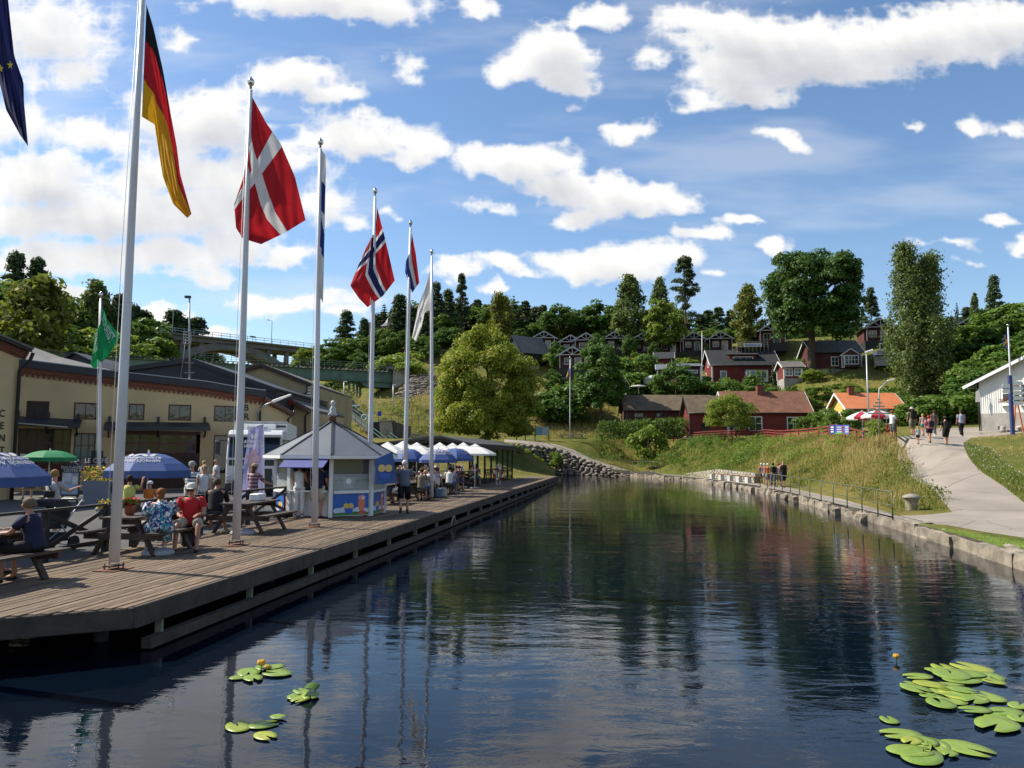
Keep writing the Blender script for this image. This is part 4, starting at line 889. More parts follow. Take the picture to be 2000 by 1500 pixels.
# boarded double door with glazed top
n=11;u0,z0,u1,z1=door;zz=z0+(z1-z0)*.62
for k in range(n):
 mb=MB();a=u0+(u1-u0)*k/n;c=u0+(u1-u0)*(k+1)/n;mb.prism([FP.w(a+.004,z0,-.14),FP.w(c-.004,z0,-.14),FP.w(c-.004,zz,-.14),FP.w(a+.004,zz,-.14)],FP.n*random.uniform(.03,.045));mb.build('door_board',paint('dark brown door boards',(.040,.017,.014),.7,.3,3),fac)
window(FP,(u0+.2,zz,u1-.2,z1-.15),fac,M['brownframe'],M['glass'],4,2,off=-.13,bar=.09)
mb=MB();mb.prism([FP.w(u0,z1-.16,-.14),FP.w(u1,z1-.16,-.14),FP.w(u1,z1,-.14),FP.w(u0,z1,-.14)],FP.n*.1);mb.build('lintel',M['brownframe'],fac)
# brick cornice, course by course
cor0=[FP.px(x,y)for x,y in((20,727),(120,739),(254,755),(400,770),(464,781),(517,787))]
def along(P,u):
 for(a,za),(b,zb)in zip(P[:-1],P[1:]):
  if u<=b or(b,zb)==P[-1]:return za+(zb-za)*(u-a)/(b-a)
u=cor0[0][0]-.5;kb=MB();k=0;bmesh_b=None
while u<cor0[-1][0]-.1:
 z=along(cor0,u);kb.prism([FP.w(u,z-.13,.0),FP.w(u+.12,z-.13,.0),FP.w(u+.12,z+.02,.0),FP.w(u,z+.02,.0)],FP.n*.08);u+=.24
tag(kb.build('dentil_bricks',M['brick'],fac),kind='stuff')
def band(P,dz0,dz1,o0,o1,name,mat,parent,pl=FP):
 mb=MB()
 for(a,za),(b,zb)in zip(P[:-1],P[1:]):
  mb.prism([pl.w(a,za+dz0,o0),pl.w(b,zb+dz0,o0),pl.w(b,zb+dz1,o0),pl.w(a,za+dz1,o0)],pl.n*(o1-o0))
 return mb.build(name,mat,parent)
for r in range(3):band(cor0,.02+r*.10,.11+r*.10,-.02,.12+.05*r,'brick_course',M['brick'],fac)
band(cor0,.32,.70,-.3,.36,'fascia',M['navy'],fac);band(cor0,.70,.74,-.3,.38,'fascia_cap',paint('zinc edge',(.34,.36,.40),.4,.1,3),fac)
mb=MB();up_=[FP.w(u,z+.70,-.1)for u,z in cor0]
bk2=[D(4,656,52),D(120,698,48.5),D(254,731,45),D(400,750.5,45.5),D(464,760,46),D(517,768,46.5)]
for k in range(5):
 for dz in(0,-.12):q=[up_[k],up_[k+1],bk2[k+1],bk2[k]];mb.quad(*[p+Vector((0,0,dz))for p in(q if dz==0 else q[::-1])])
mb.quad(up_[0],bk2[0],D(-90,622,55),up_[0]-FP.e*4);mb.build('roof',M['roofgrey'],fac)
cor1=[FP.px(516,783),FP.px(570,812)]
band(cor1,.02,.16,-1.2,.42,'annex_eave',paint('brown eave boards',(.14,.07,.045),.8,.3,4),fac);band(cor1,.16,.22,-1.3,.5,'annex_roof',M['roofgrey'],fac)
kb=MB()
for k in range(12):
 q=k/12;u=cor1[0][0]*(1-q)+cor1[1][0]*q;z=along(cor1,u);kb.bar(FP.w(u,z-.03,-.05),FP.w(u,z-.03,.40),.07,.10)
tag(kb.build('rafter_ends',M['brick'],fac),kind='stuff')
# side walls and back so that the building is solid
mb=MB();sideA,sideB=FP.w(-.5,0),FP.w(FLEN,0)
for P0,z in((sideA,top[-1][1]),(sideB,top[0][1])):
 q=P0-FP.n*14;mb.quad((P0.x,P0.y,b0),(q.x,q.y,b0),(q.x,q.y,z),(P0.x,P0.y,z))
mb.build('side_wall',M['yellow'],fac)
bk_=MB();bk_.prism([FP.w(.2,b0,-.9),FP.w(FLEN-.6,b0,-.9),FP.w(FLEN-.6,5.2,-.9),FP.w(.2,5.2,-.9)],-FP.n*.1);bk_.build('dark_interior',paint('dark interior',(.02,.018,.016),.9,.3),fac)  # near-black backing sheet behind the openings, indoor shade put into its colour
# canopies
def canopy(x0,y0,x1,y1,out_,name='canopy'):
 a,b=FP.px(x0,y0),FP.px(x1,y1);z=(a[1]+b[1])/2;mb=MB();c=MB()
 mb.prism([FP.w(a[0],a[1]+.18,.02),FP.w(b[0],b[1]+.18,.02),FP.w(b[0]+.0,b[1]-.12,out_),FP.w(a[0],a[1]-.12,out_)],(0,0,.07))
 mb.prism([FP.w(a[0],a[1]-.24,out_-.06),FP.w(b[0],b[1]-.24,out_-.06),FP.w(b[0],b[1]-.05,out_-.06),FP.w(a[0],a[1]-.05,out_-.06)],FP.n*.05)
 o=mb.build(name,M['navy'],fac)
 n=max(2,int((b[0]-a[0])/2.6))
 for k in range(n+1):
  u=a[0]+.2+(b[0]-a[0]-.4)*k/n;br=MB();zz=along([a,b],u);br.bar(FP.w(u,zz-.55,.06),FP.w(u,zz-.12,out_-.25),.08,.10);br.bar(FP.w(u,zz-.2,.06),FP.w(u,zz-.2,out_-.1),.08,.10);br.bar(FP.w(u,zz-.2,.06),FP.w(u,zz+.55,.06),.12,.10,up=FP.n);br.build('bracket',M['navy'],o)
canopy(205,833,407,834,1.5);canopy(26,822,160,829,1.4)
ledge=MB();a,b=FP.px(27,823),FP.px(137,832);ledge.bar(FP.w(a[0],a[1]-.1,1.46),FP.w(b[0],b[1]-.1,1.46),.05,.06);ledge.build('canopy_gutter',M['greymetal'],fac)
# letters on the wall, downpipe
for ch,y in(('B',797),('R',814)):
 u,z=FP.px(481,y);lettering(ch,FP.w(u,z,.03),FP.e,(0,0,1),.50,M['black'],fac,'letter')
def pipe(pts,r,name,mat,parent):mb=MB();mb.tube(pts,r,8);return mb.build(name,mat,parent)
u,z=FP.px(508,789);pipe([FP.w(u+.15,z+.1,.45),FP.w(u,z-.35,.12),FP.w(u,STREET,.12)],.06,'downpipe',M['darkmetal'],fac)
u,z=FP.px(569,806);pipe([FP.w(u+.1,z+.1,.45),FP.w(u+.05,z-.1,.4),FP.w(u-.2,z-.4,.12),FP.w(u-.2,STREET,.12)],.06,'downpipe',M['darkmetal'],fac)
# lamp on a bent arm at the corner
u,z=FP.px(502,806);t=thing('street_lamp','grey lamp head on a curved arm at the factory corner','street lamp',FP.w(u,z-.6,.1))
pipe([FP.w(u,z-.6,.12),FP.w(u,z,.3),FP.w(u+.2,z+.35,.9),FP.w(u+.7,z+.62,1.5)],.04,'arm',M['greymetal'],t)
mb=MB();mb.bar(FP.w(u+.65,z+.58,1.45),FP.w(u+1.5,z+.95,2.3),.22,.13,w2=.16,h2=.08);mb.build('lamp_head',paint('pale lamp shell',(.6,.6,.58),.4,.05),t,bevel=.02)
# antenna mast on the roof
mp=D(370,744,47);mt_=D(370,580,47);t=thing('lamp_mast','slim tall mast with a small floodlight rising behind the factory roof','mast',mp)
pipe([mp,mt_],[.07,.05],'pole',M['greymetal'],t);mb=MB();mb.lathe(mp-Vector((0,0,.1)),[(.25,0),(.25,.12),(.12,.2)],12);mb.build('foot',M['white'],t)
mb=MB();mb.cbox(mt_+Vector((-.1,0,0)),(.34,.2,.14));mb.build('floodlight',M['darkmetal'],t)
for y in(709,728):
 p=D(370,y,47);mb=MB();mb.bar(p-Vector((.3,0,0)),p+Vector((.3,0,0)),.03,.03);mb.build('cross_bar',M['greymetal'],t)
mb=MB();q0,q1=D(366,672,47),D(366,648,47)
for dx in(-.16,.16):
 for dy in(-.16,.16):mb.bar(q0+Vector((dx,dy,0)),q1+Vector((dx,dy,0)),.03,.03)
for k in range(5):p=q0.lerp(q1,k/4);mb.cbox(p,(.36,.36,.03))
mb.build('cage',M['greymetal'],t);pipe([D(352,741,47),D(358,700,47),D(363,660,47)],.015,'stay',M['greymetal'],t)
# ---------------------------------------------------------------- buildings behind it
def gable_block(name,label,cat,Y,roofline,bottom_y,depth,wmat,rmat,trim=None,over=.25,holes=()):
 pts=[D(x,y,Y)for x,y in roofline];zb=D(roofline[0][0],bottom_y,Y).z;base=Vector((pts[0].x,Y,zb));t=thing(name,label,cat,base);mb=MB()
 mb.prism([Vector((pts[0].x,Y,zb)),Vector((pts[-1].x,Y,zb))]+[p-Vector((0,0,.06))for p in pts[::-1]],(0,depth,0));mb.build('wall',wmat,t)
 rb=MB()
 for a,b in zip(pts[:-1],pts[1:]):rb.prism([a+Vector((0,-over,0)),b+Vector((0,-over,0)),b+Vector((0,-over,.14)),a+Vector((0,-over,.14))],(0,depth+2*over,0))
 rb.build('roof',rmat,t)
 if trim:
  tb=MB()
  for a,b in zip(pts[:-1],pts[1:]):tb.bar(a+Vector((0,-over-.03,-.06)),b+Vector((0,-over-.03,-.06)),.06,.24)
  tb.build('barge_board',trim,t)
 return t
gable_block('shed','black gabled shed roof rising behind the yellow factory','shed',50,[(190,741),(256,719),(374,703),(455,732),(540,762)],800,14,M['navy'],M['navy'],M['navy'],.1)
gable_block('shed','small dark roofed shed between the factory roof and the tourist flag','shed',60,[(128,702),(146,691),(178,706),(206,722)],760,8,M['navy'],M['navy'])
yb=gable_block('mill_building','tall plain yellow gabled mill behind the black shed','building',62,[(440,733),(512,713),(608,751)],880,16,paint('old yellow render',(.36,.30,.17),.9,.15,.5,.2,30),M['roofgrey'],paint('dark brown barge board',(.05,.03,.025),.8,.2))
pipe([D(600,752,61.7),D(598,768,61.6),D(589,770,61.8),D(588,800,61.8)],.07,'downpipe',M['darkmetal'],yb)
for k in range(9):
 p=D(602.5,757+k*5.5,61.9);mb=MB();mb.cbox(p,(.34,.12,.13));mb.build('quoin',M['white'],yb)
y2=gable_block('annex_building','low yellow annex with a brown eave beside the truck','building',54,[(500,752),(540,764),(572,783),(610,803)],880,10,M['yellow'],M['roofgrey'],paint('brown barge board',(.13,.06,.04),.8,.25),.5)
pipe([D(606,803,53.3),D(600,808,53.4),D(596,812,53.8),D(596,850,53.8)],.06,'downpipe',M['darkmetal'],y2)
mb=MB();mb.bar(D(566,782,53),D(570,790,53),.5,.5);mb.build('roof_hatch',M['falu'],y2)
gable_block('red_outhouse','sliver of a red wooden outhouse with white trim behind the mill','shed',70,[(590,764),(604,775),(622,793)],850,6,M['falu'],M['roofgrey'],M['white'])
# nearest corner building at the street
CP=Plane(D(-240,880,27.5),D(26,880,33.0));CP.n=CP.n
cb=thing('corner_building','yellow corner building with a brick eave and black downpipe at the street','building',CP.w(CP.len-2,STREET))
r1=CP.px(26,695);wall(CP,[(0,.3),(CP.len,.3),(CP.len,r1[1]+.35),(0,r1[1]+1.6)],[],M['yellow'],cb)
mb=MB();p,q=CP.w(CP.len,0),CP.w(CP.len,0)-CP.n*9;mb.quad((p.x,p.y,.3),(q.x,q.y,.3),(q.x,q.y,r1[1]+.3),(p.x,p.y,r1[1]+.3));mb.build('side_wall',M['yellow'],cb)
cl=[(0,r1[1]+1.15),(CP.len+.25,r1[1]-.1)]
for r in range(4):band(cl,.08*r,.08*r+.075,-.02,.10+.05*r,'brick_course',M['brick'],cb,CP)
band(cl,.33,.43,-9,.42,'eave',M['navy'],cb,CP);band(cl,.43,.52,-9,.5,'roof',M['roofgrey'],cb,CP)
u=CP.len;pipe([CP.w(u+.3,cl[1][1]+.3,.42),CP.w(u+.25,cl[1][1]-.1,.3),CP.w(u-.05,cl[1][1]-.5,.12),CP.w(u-.05,STREET,.12)],.075,'downpipe',M['black'],cb)
for k,ch in enumerate('CENTER'):
 u,z=CP.px(3,808+24*k);lettering(ch,CP.w(u,z,.03),CP.e,(0,0,1),.42,M['black'],cb,'letter')
for x0,x1 in((20,36),(39,53),(56,70)):
 r=pxrect(FP,x0,886,x1,925);mb=MB();mb.prism([FP.w(r[0],r[1],.35),FP.w(r[2],r[1],.35),FP.w(r[2],r[3],.35),FP.w(r[0],r[3],.35)],FP.n*.04);solo('poster_board',mb,[paint('white poster',(.6,.6,.6),.6,.2,8)],f'white notice board {("beside the downpipe", "second from the downpipe", "behind the green parasol")[(x0-20)//18]}','notice board','notice boards by the shop front',base=FP.w(r[0],r[1],.35))
# ---------------------------------------------------------------- bridges
AP=Plane(D(100,880,107.5),D(770,880,130));aq=thing('aqueduct','green riveted steel aqueduct girder crossing the gorge on a steel pier','bridge',AP.w(30,10))
P_t=[AP.px(x,y)for x,y in((100,686),(400,702),(770,722))];zt=P_t[0][1];zt=16.4
L_=AP.len;mb=MB()
mb.prism([AP.w(-8,zt-2.0,0),AP.w(L_,zt-2.0,0),AP.w(L_,zt-.25,0),AP.w(-8,zt-.25,0)],-AP.n*3.4);mb.build('girder',M['steelgreen'],aq)
u=-8
while u<L_-1:
 mb=MB();mb.prism([AP.w(u+.04,zt-1.88,.02),AP.w(u+1.36,zt-1.88,.02),AP.w(u+1.36,zt-.4,.02),AP.w(u+.04,zt-.4,.02)],AP.n*.05);mb.build('web_plate',M['steelgreen'],aq);u+=1.42
mb=MB();mb.bar(AP.w(-8,zt-2.0,.15),AP.w(L_,zt-2.0,.15),.5,.12);mb.bar(AP.w(-8,zt-.3,.15),AP.w(L_,zt-.3,.15),.5,.12);mb.build('flange',M['steelgreen'],aq)
mb=MB();mb.prism([AP.w(L_-5.2,zt-2.9,.0),AP.w(L_-.2,zt-2.9,.0),AP.w(L_-.2,zt-2.0,.0),AP.w(L_-6.2,zt-2.0,.0)],-AP.n*3.4);mb.build('end_girder',M['steelgreen'],aq)
mb=MB();u=-8
while u<L_:mb.bar(AP.w(u,zt-.12,.75),AP.w(u,zt-.12,-3.6),.16,.18);u+=.75
tag(mb.build('sleepers',paint('dark sleepers',(.05,.045,.04),.9,.3),aq),kind='stuff')
mb=MB();mb.bar(AP.w(-8,zt+.02,.7),AP.w(L_,zt+.02,.7),.14,.10);mb.build('kerb_beam',M['navy'],aq)
rb=MB();u=18
while u<L_+2:
 rb.bar(AP.w(u,zt,.6),AP.w(u,zt+1.05,.6),.05,.05);u+=1.3
for z in(.4,.72,1.05):rb.bar(AP.w(18,zt+z,.6),AP.w(L_+2,zt+z,.6),.05,.05)
rb.build('railing',paint('faded green railing',(.17,.22,.19),.7,.2,2),aq)
for x in(683,692,705,711):
 u,z=AP.px(x,790);mb=MB();mb.bar(AP.w(u,9.5,-.6 if x<700 else-2.6),AP.w(u,zt-2.0,-.6 if x<700 else-2.6),.32,.32,up=AP.n);mb.build('pier_leg',M['steelgreen'],aq)
mb=MB();ua,ub=AP.px(684,760)[0],AP.px(711,760)[0]
for k in range(4):
 z=10.2+k*1.1;mb.bar(AP.w(ua,z,-.6),AP.w(ub,z+.9,-1.2),.10,.10);mb.bar(AP.w(ub,z,-1.0),AP.w(ua,z+.9,-.6),.10,.10)
mb.build('pier_bracing',M['steelgreen'],aq)
ab=thing('abutment','weathered concrete abutment at the end of the green aqueduct','abutment',D(782,790,129));mb=MB()
q=[D(762,716,129),D(797,720,129),D(792,760,129),D(765,790,129),D(752,800,129),D(766,760,129),D(768,725,129)];mb.prism(q,(0,9,0));mb.build('wall',M['conc'],ab)
mb=MB();mb.prism([D(755,716,128.7),D(799,718,128.7),D(799,722,128.7),D(755,720,128.7)],(0,9.6,0));mb.build('coping',M['concdark'],ab)
rp=thing('riprap_slope','slope of piled grey boulders beside the aqueduct abutment','rock slope',D(810,785,122));k=0
for row in range(13):
 for c in range(9):
  f=row/12;x0=766+(1-f)*0+f*36-f*0;px=(764+f*44)+c*(9.6-f*4.2)+(row%2)*4+random.uniform(-1.5,1.5);py=787-f*52+random.uniform(-1.5,1.5)
  if px>848:continue
  p=D(px,py,119+8*f);mb=MB();mb.ball(p,(random.uniform(.42,.70),random.uniform(.4,.6),random.uniform(.22,.34)),7,5);mb.v=[tuple(Vector(v)+Vector((random.uniform(-.1,.1),random.uniform(-.1,.1),random.uniform(-.06,.06))))for v in mb.v];mb.build('boulder',M['stone'],rp)
BP=Plane(D(258,880,170),D(720,880,214));rbx=thing('road_bridge','high grey concrete arch road bridge across the valley','bridge',BP.w(30,20))
ZD=29.8;mb=MB();U0,U1=BP.px(60,640)[0],BP.px(742,690)[0]
mb.prism([BP.w(U0,ZD-1.5,0),BP.w(U1,ZD-1.5,0),BP.w(U1,ZD-.4,0),BP.w(U0,ZD-.4,0)],-BP.n*9);mb.prism([BP.w(U0,ZD-.4,.8),BP.w(U1,ZD-.4,.8),BP.w(U1,ZD,.8),BP.w(U0,ZD,.8)],-BP.n*10.6);mb.build('deck',M['concdark'],rbx)
for s_ in(0,-6.2):
 mb=MB();c=BP.px(455,672)[0];h=BP.px(572,700)[0]-c;Pn=22
 lo,hi=[],[]
 for k in range(Pn+1):
  x=-h+2*h*k/Pn;q=(x/h)**2;hi.append((c+x,ZD-1.0-q*5.4));lo.append((c+x*.97,ZD-2.6-q*5.9))
 for k in range(Pn):mb.prism([BP.w(*lo[k],s_),BP.w(*lo[k+1],s_),BP.w(*hi[k+1],s_),BP.w(*hi[k],s_)],-BP.n*2.2)
 mb.build('arch_rib',M['concdark'],rbx)
for x,zb in((277,18),(317,20),(357,20),(394,25.0),(527,25.2),(563,16),(605,16),(640,16),(230,18)):
 u=BP.px(x,690)[0]
 for s_ in(-.3,-6.6):mb=MB();mb.bar(BP.w(u,zb,s_-.6),BP.w(u,ZD-1.45,s_-.6),.9,.9,up=BP.n);mb.build('column',M['concdark'],rbx)
mb=MB();u=U0
while u<U1:mb.bar(BP.w(u,ZD,.7),BP.w(u,ZD+1.1,.7),.08,.08);u+=2.2
for z in(.55,1.1):mb.bar(BP.w(U0,ZD+z,.7),BP.w(U1,ZD+z,.7),.08,.10)
mb.build('railing',paint('blue grey railing',(.30,.38,.46),.5,.1),rbx)
for x,y,lab in((340,603,'thin street lamp on the road bridge behind the pines'),(533,625,'thin street lamp in the middle of the road bridge')):
 u,z=BP.px(x,y);t=thing('street_lamp',lab,'street lamp',BP.w(u,ZD,-.4));pipe([BP.w(u,ZD,-.4),BP.w(u,z-.2,-.4),BP.w(u+.1,z,-.6),BP.w(u-.5,z+.1,-1.2)],.08,'post',M['greymetal'],t);mb=MB();mb.cbox(BP.w(u-.5,z+.08,-1.3),(.7,.3,.16));mb.build('lamp_head',M['greymetal'],t)
u,z=BP.px(493,658);t=thing('road_sign','dark road sign at the railing of the road bridge','road sign',BP.w(u,ZD,.2));mb=MB();mb.cbox(BP.w(u,z,.2),(1.4,.08,.42),math.atan2(BP.e.y,BP.e.x));mb.build('panel',M['darkmetal'],t);mb=MB();mb.bar(BP.w(u,ZD,.15),BP.w(u,z,.15),.08,.08);mb.build('post',M['greymetal'],t)
# ---------------------------------------------------------------- wooden houses of the right bank and the slope
def tilemat(name,c,var,rows=3.2):
 m,t,o=_mat(name);p=t.nodes.new('ShaderNodeBsdfPrincipled');p.inputs['Roughness'].default_value=.8;oc=t.nodes.new('ShaderNodeTexCoord').outputs['Object']
 n=_noise(t,.9,5,.65);n2=_noise(t,6,3,.6)
 col=_mix(t,.7,_ramp(t,n,[(.3,tuple(x*(1-var)for x in c)),(.7,tuple(x*(1+var)for x in c))]),_ramp(t,n2,[(.3,(.7,.7,.7)),(.7,(1.2,1.2,1.2))]),'MULTIPLY')
 hs=[]
 for d,sc in(('X',rows*1.3),('Z',rows*1.6)):
  w=t.nodes.new('ShaderNodeTexWave');w.bands_direction=d;w.inputs['Scale'].default_value=sc;t.links.new(oc,w.inputs[0]);hs.append(w.outputs[1])
 a=t.nodes.new('ShaderNodeMath');a.operation='ADD';t.links.new(hs[0],a.inputs[0]);t.links.new(hs[1],a.inputs[1])
 t.links.new(col,p.inputs['Base Color']);t.links.new(_bump(t,a.outputs[0],.8,.05),p.inputs['Normal']);t.links.new(p.outputs[0],o.inputs[0]);return m
def boardmat(name,c,var=.2,sc=4.5):
 m,t,o=_mat(name);p=t.nodes.new('ShaderNodeBsdfPrincipled');p.inputs['Roughness'].default_value=.75;oc=t.nodes.new('ShaderNodeTexCoord').outputs['Object'];g=t.nodes.new('ShaderNodeSeparateXYZ');t.links.new(oc,g.inputs[0])
 s=t.nodes.new('ShaderNodeMath');s.operation='ADD';t.links.new(g.outputs[0],s.inputs[0]);t.links.new(g.outputs[1],s.inputs[1])
 q=t.nodes.new('ShaderNodeMath');q.operation='MULTIPLY';t.links.new(s.outputs[0],q.inputs[0]);q.inputs[1].default_value=sc
 f=t.nodes.new('ShaderNodeMath');f.operation='FRACT';t.links.new(q.outputs[0],f.inputs[0]);bt=t.nodes.new('ShaderNodeMath');bt.operation='GREATER_THAN';t.links.new(f.outputs[0],bt.inputs[0]);bt.inputs[1].default_value=.72
 col=_ramp(t,_noise(t,1.2,5,.6),[(.3,tuple(x*(1-var)for x in c)),(.7,tuple(min(1,x*(1+var))for x in c))])
 t.links.new(col,p.inputs['Base Color']);t.links.new(_bump(t,bt.outputs[0],.7,.03),p.inputs['Normal']);t.links.new(p.outputs[0],o.inputs[0]);return m
M['t_red']=tilemat('weathered red roof tiles',(.25,.105,.060),.3);M['t_brown']=tilemat('mossy brown roof tiles',(.150,.110,.062),.35);M['t_black']=tilemat('black roof tiles',(.024,.026,.031),.3)
M['t_orange']=paint('orange painted sheet roof',(.50,.165,.060),.55,.12,1.2);M['b_red']=boardmat('falu red boards',(.155,.020,.016));M['b_dark']=boardmat('dark red cabin boards',(.085,.018,.016));M['b_white']=boardmat('white boards',(.70,.70,.67),.05);M['b_yel']=boardmat('yellow boards',(.60,.42,.10),.1)
M['curtain']=paint('red curtain',(.25,.03,.03),.8,.2)
def house(name,label,cat,base,rz,L_,W_,h,rise,wm,rm,tm,over=.35,wins=(),chim=None,plinth=.25,group=None,chm='brick',pitch2=None,down=1.2):
 t=thing(name,label,cat,base,rz,group);x,y=L_/2,W_/2;mb=MB()
 mb.prism([(-x,-y,plinth),(-x,y,plinth),(-x,y,h),(-x,0,h+rise),(-x,-y,h)],(L_,0,0));mb.build('wall',wm,t,world=False)
 mb=MB();mb.box((-x-.04,-y-.04,-down),(x+.04,y+.04,plinth));mb.build('foundation',M['conc'],t,world=False)
 sl=rise/y;th=.10;X=x+over;Y_=y+over;zr=h+rise+.10;ze=h-over*sl+.10;rb=MB()
 for s in(-1,1):
  q=[(-X,s*Y_,ze),(X,s*Y_,ze),(X,0,zr),(-X,0,zr)];rb.prism(q if s<0 else q[::-1],(0,0,th))
 roof=rb.build('roof',rm,t,world=False)
 for e in(-1,1):
  tb=MB()
  for s in(-1,1):tb.bar((e*(X+.02),s*(Y_+.02),ze-.02),(e*(X+.02),0,zr-.02),.05,.20)
  tb.build('barge_board',tm,t,world=False)
  for s in(-1,1):cbm=MB();cbm.cbox((e*x,s*y,(h+plinth)/2),(.20,.20,h-plinth));cbm.build('corner_board',tm,t,world=False)
 for s in(-1,1):gb_=MB();gb_.tube([(-X,s*(Y_+.06),ze+.02),(X,s*(Y_+.06),ze+.02)],.06,6);gb_.build('gutter',M['darkmetal'],t,world=False)
 for w in wins:hwin(t,L_,W_,*w,tm=tm)
 if chim:
  cx,cy_,ch,cs=chim;zc=h+rise-abs(cy_)*sl;cm=MB();cm.cbox((cx,cy_,zc+ch/2-.2),(cs,cs,ch+.4));c=cm.build('chimney',M[chm],roof,world=False);cm=MB();cm.cbox((cx,cy_,zc+ch+.04),(cs+.14,cs+.14,.10));cm.build('chimney_cap',M['darkmetal'],roof,world=False)
 return t
def hwin(t,L_,W_,side,u,z,w,hh,nx=2,nz=2,kind_='window',tm=None,gm=None):
 """a framed window or door standing a little proud of the boards"""
 x,y=L_/2,W_/2;A,e,n={'S':((0,-y),(1,0),(0,-1)),'N':((0,y),(-1,0),(0,1)),'W':((-x,0),(0,-1),(-1,0)),'E':((x,0),(0,1),(1,0))}[side]
 def q(uu,zz,o):return Vector((A[0]+e[0]*uu+n[0]*o,A[1]+e[1]*uu+n[1]*o,zz))
 N=Vector((n[0],n[1],0));mb=MB();f=.12
 def bx(a,b,c,d,o0,o1):mb.prism([q(a,b,o0),q(c,b,o0),q(c,d,o0),q(a,d,o0)],N*(o1-o0))
 a,b,c,d=u-w/2,z,u+w/2,z+hh;bx(a-f,b-f,c+f,b,-.02,.06);bx(a-f,d,c+f,d+f,-.02,.06);bx(a-f,b,a,d,-.02,.058);bx(c,b,c+f,d,-.02,.058)
 for i in range(1,nx):k=a+w*i/nx;bx(k-.035,b,k+.035,d,-.01,.04)
 for i in range(1,nz):k=b+hh*i/nz;bx(a,k-.03,c,k+.03,-.01,.036)
 o=mb.build(kind_,tm or M['white'],t,world=False);g=MB();g.quad(q(a,b,.012),q(c,b,.012),q(c,d,.012),q(a,d,.012));g.build('pane',gm or M['glass'],o,world=False);return o
def hb(px,Y,z=None):p=D(px,880,Y);p.z=hz(p.x,p.y)if z is None else z;return p
# red house under brown-red tiles
def by(px0,px1,Y,eave,ridge,W_,basez=None):
 a,b=D(px0,eave,Y),D(px1,eave,Y);c=Vector(((a.x+b.x)/2,Y+W_/2,0));z0=basez if basez is not None else hz(c.x,Y)-.05;r=D((px0+px1)/2,ridge,Y+W_/2).z
 c.z=z0;return c,b.x-a.x,a.z-z0,r-a.z
c,L_,h,r=by(1424,1582,98,803,767,6.5,4.8);house('red_house','red wooden house with a weathered red tiled roof and brick chimney','house',c,R(-3),L_,6.5,h,r,M['b_red'],M['t_red'],M['white'],.45,
[('S',L_*.30,.95,1.35,1.55,2,2),('S',-L_*.16,.95,1.5,1.6,2,2),('S',-L_*.42,.95,1.2,1.5,2,2),('W',0,1,1.2,1.4,2,2)],(-.2,-.3,1.15,.85))
c,L_,h,r=by(1226,1392,106,799,774,6.0,4.9);house('red_barn','long low dark red outbuilding with a mossy brown tiled roof behind the hedge','outbuilding',c,R(-2),L_,6,h,r,M['falu_dark'],M['t_brown'],M['darkmetal'],.5,
[('S',-L_*.36,h-1.05,1.1,.45,3,1),('S',-L_*.10,h-1.05,1.1,.45,3,1),('S',L_*.18,h-1.05,1.1,.45,3,1)])
c,L_,h,r=by(1350,1418,95.5,804,776,5.0,4.6);house('red_wing','small red wing with a brown roof joining the barn and the red house','outbuilding',c,R(-3),L_,5,h,r,M['b_red'],M['t_brown'],M['darkmetal'],.4,[('S',-.4,1,.7,.7,1,1)])
c,L_,h,r=by(1394,1520,130,711,686,7.4,14.6);hA=house('red_villa','big dark red villa with a black roof, dormer and bay window on the slope','house',c,R(-3),L_,7.4,h,r,M['b_red'],M['t_black'],M['white'],.5,
[('S',-L_*.33,.9,.85,1.15,1,1),('W',.4,h-.1,.8,1.25,2,2),('W',-1.5,.9,1,1.3,2,2)],(.8,.5,.9,.8),chm='falu_dark',down=2.5)
dm=MB();yl=-3.7;dm.prism([(-2.3,yl+1.2,h+.45),(2.3,yl+1.2,h+.45),(2.3,yl+1.2,h+1.75),(-2.3,yl+1.2,h+1.75)],(0,2.6,0));dm.build('dormer',M['b_red'],hA,world=False)
dm=MB();dm.prism([(-2.7,yl+.8,h+1.72),(2.7,yl+.8,h+1.72),(2.7,yl+4.0,h+2.5),(-2.7,yl+4.0,h+2.5)],(0,0,.1));dm.build('dormer_roof',M['t_black'],hA,world=False)
hwin(hA,0,-2*(yl+1.2),'S',0,h+.72,3.2,.62,3,1);dmb=MB();dmb.box((.0,yl-1.0,.2),(3.6,yl,2.25));dmb.build('bay',M['white'],hA,world=False);hwin(hA,0,-2*(yl-1.0),'S',2.0,.8,2.6,1.15,3,1,gm=M['glasslight']);hwin(hA,0,-2*(yl-1.0),'S',.25,.4,.34,1.6,1,1,gm=M['glasslight'])
dmb=MB();dmb.box((-.3,yl-1.3,2.25),(3.9,yl,2.36));dmb.build('bay_roof',M['darkmetal'],hA,world=False)
c,L_,h,r=by(1324,1368,127,716,712,5,14.3);house('flat_annex','low grey annex with a nearly flat roof attached to the red villa','outbuilding',c,0,L_,5,h,r,M['falu_dark'],M['roofslate'],M['white'],.4,[('S',.2,h-1.0,2.2,.35,3,1),('S',-.6,.5,1.2,1.0,2,1)],down=2)
c,L_,h,r=by(1288,1318,132,700,690,5.5,14.9);house('small_house','small red house with a black roof and white corner posts above the marquee','house',c,R(-12),L_,5.5,h,r,M['b_red'],M['t_black'],M['white'],.5,[('S',.2,1.2,1.2,1.1,2,1),('W',0,1.0,1,1.2,2,2)],down=3)
c,L_,h,r=by(1288,1302,122,722,714,3.5,11.5);house('garden_shed','little bright red shed with a grey roof under the small house','shed',c,R(-10),L_,3.5,h,r,M['b_red'],M['roofslate'],M['white'],.3,(),down=2)
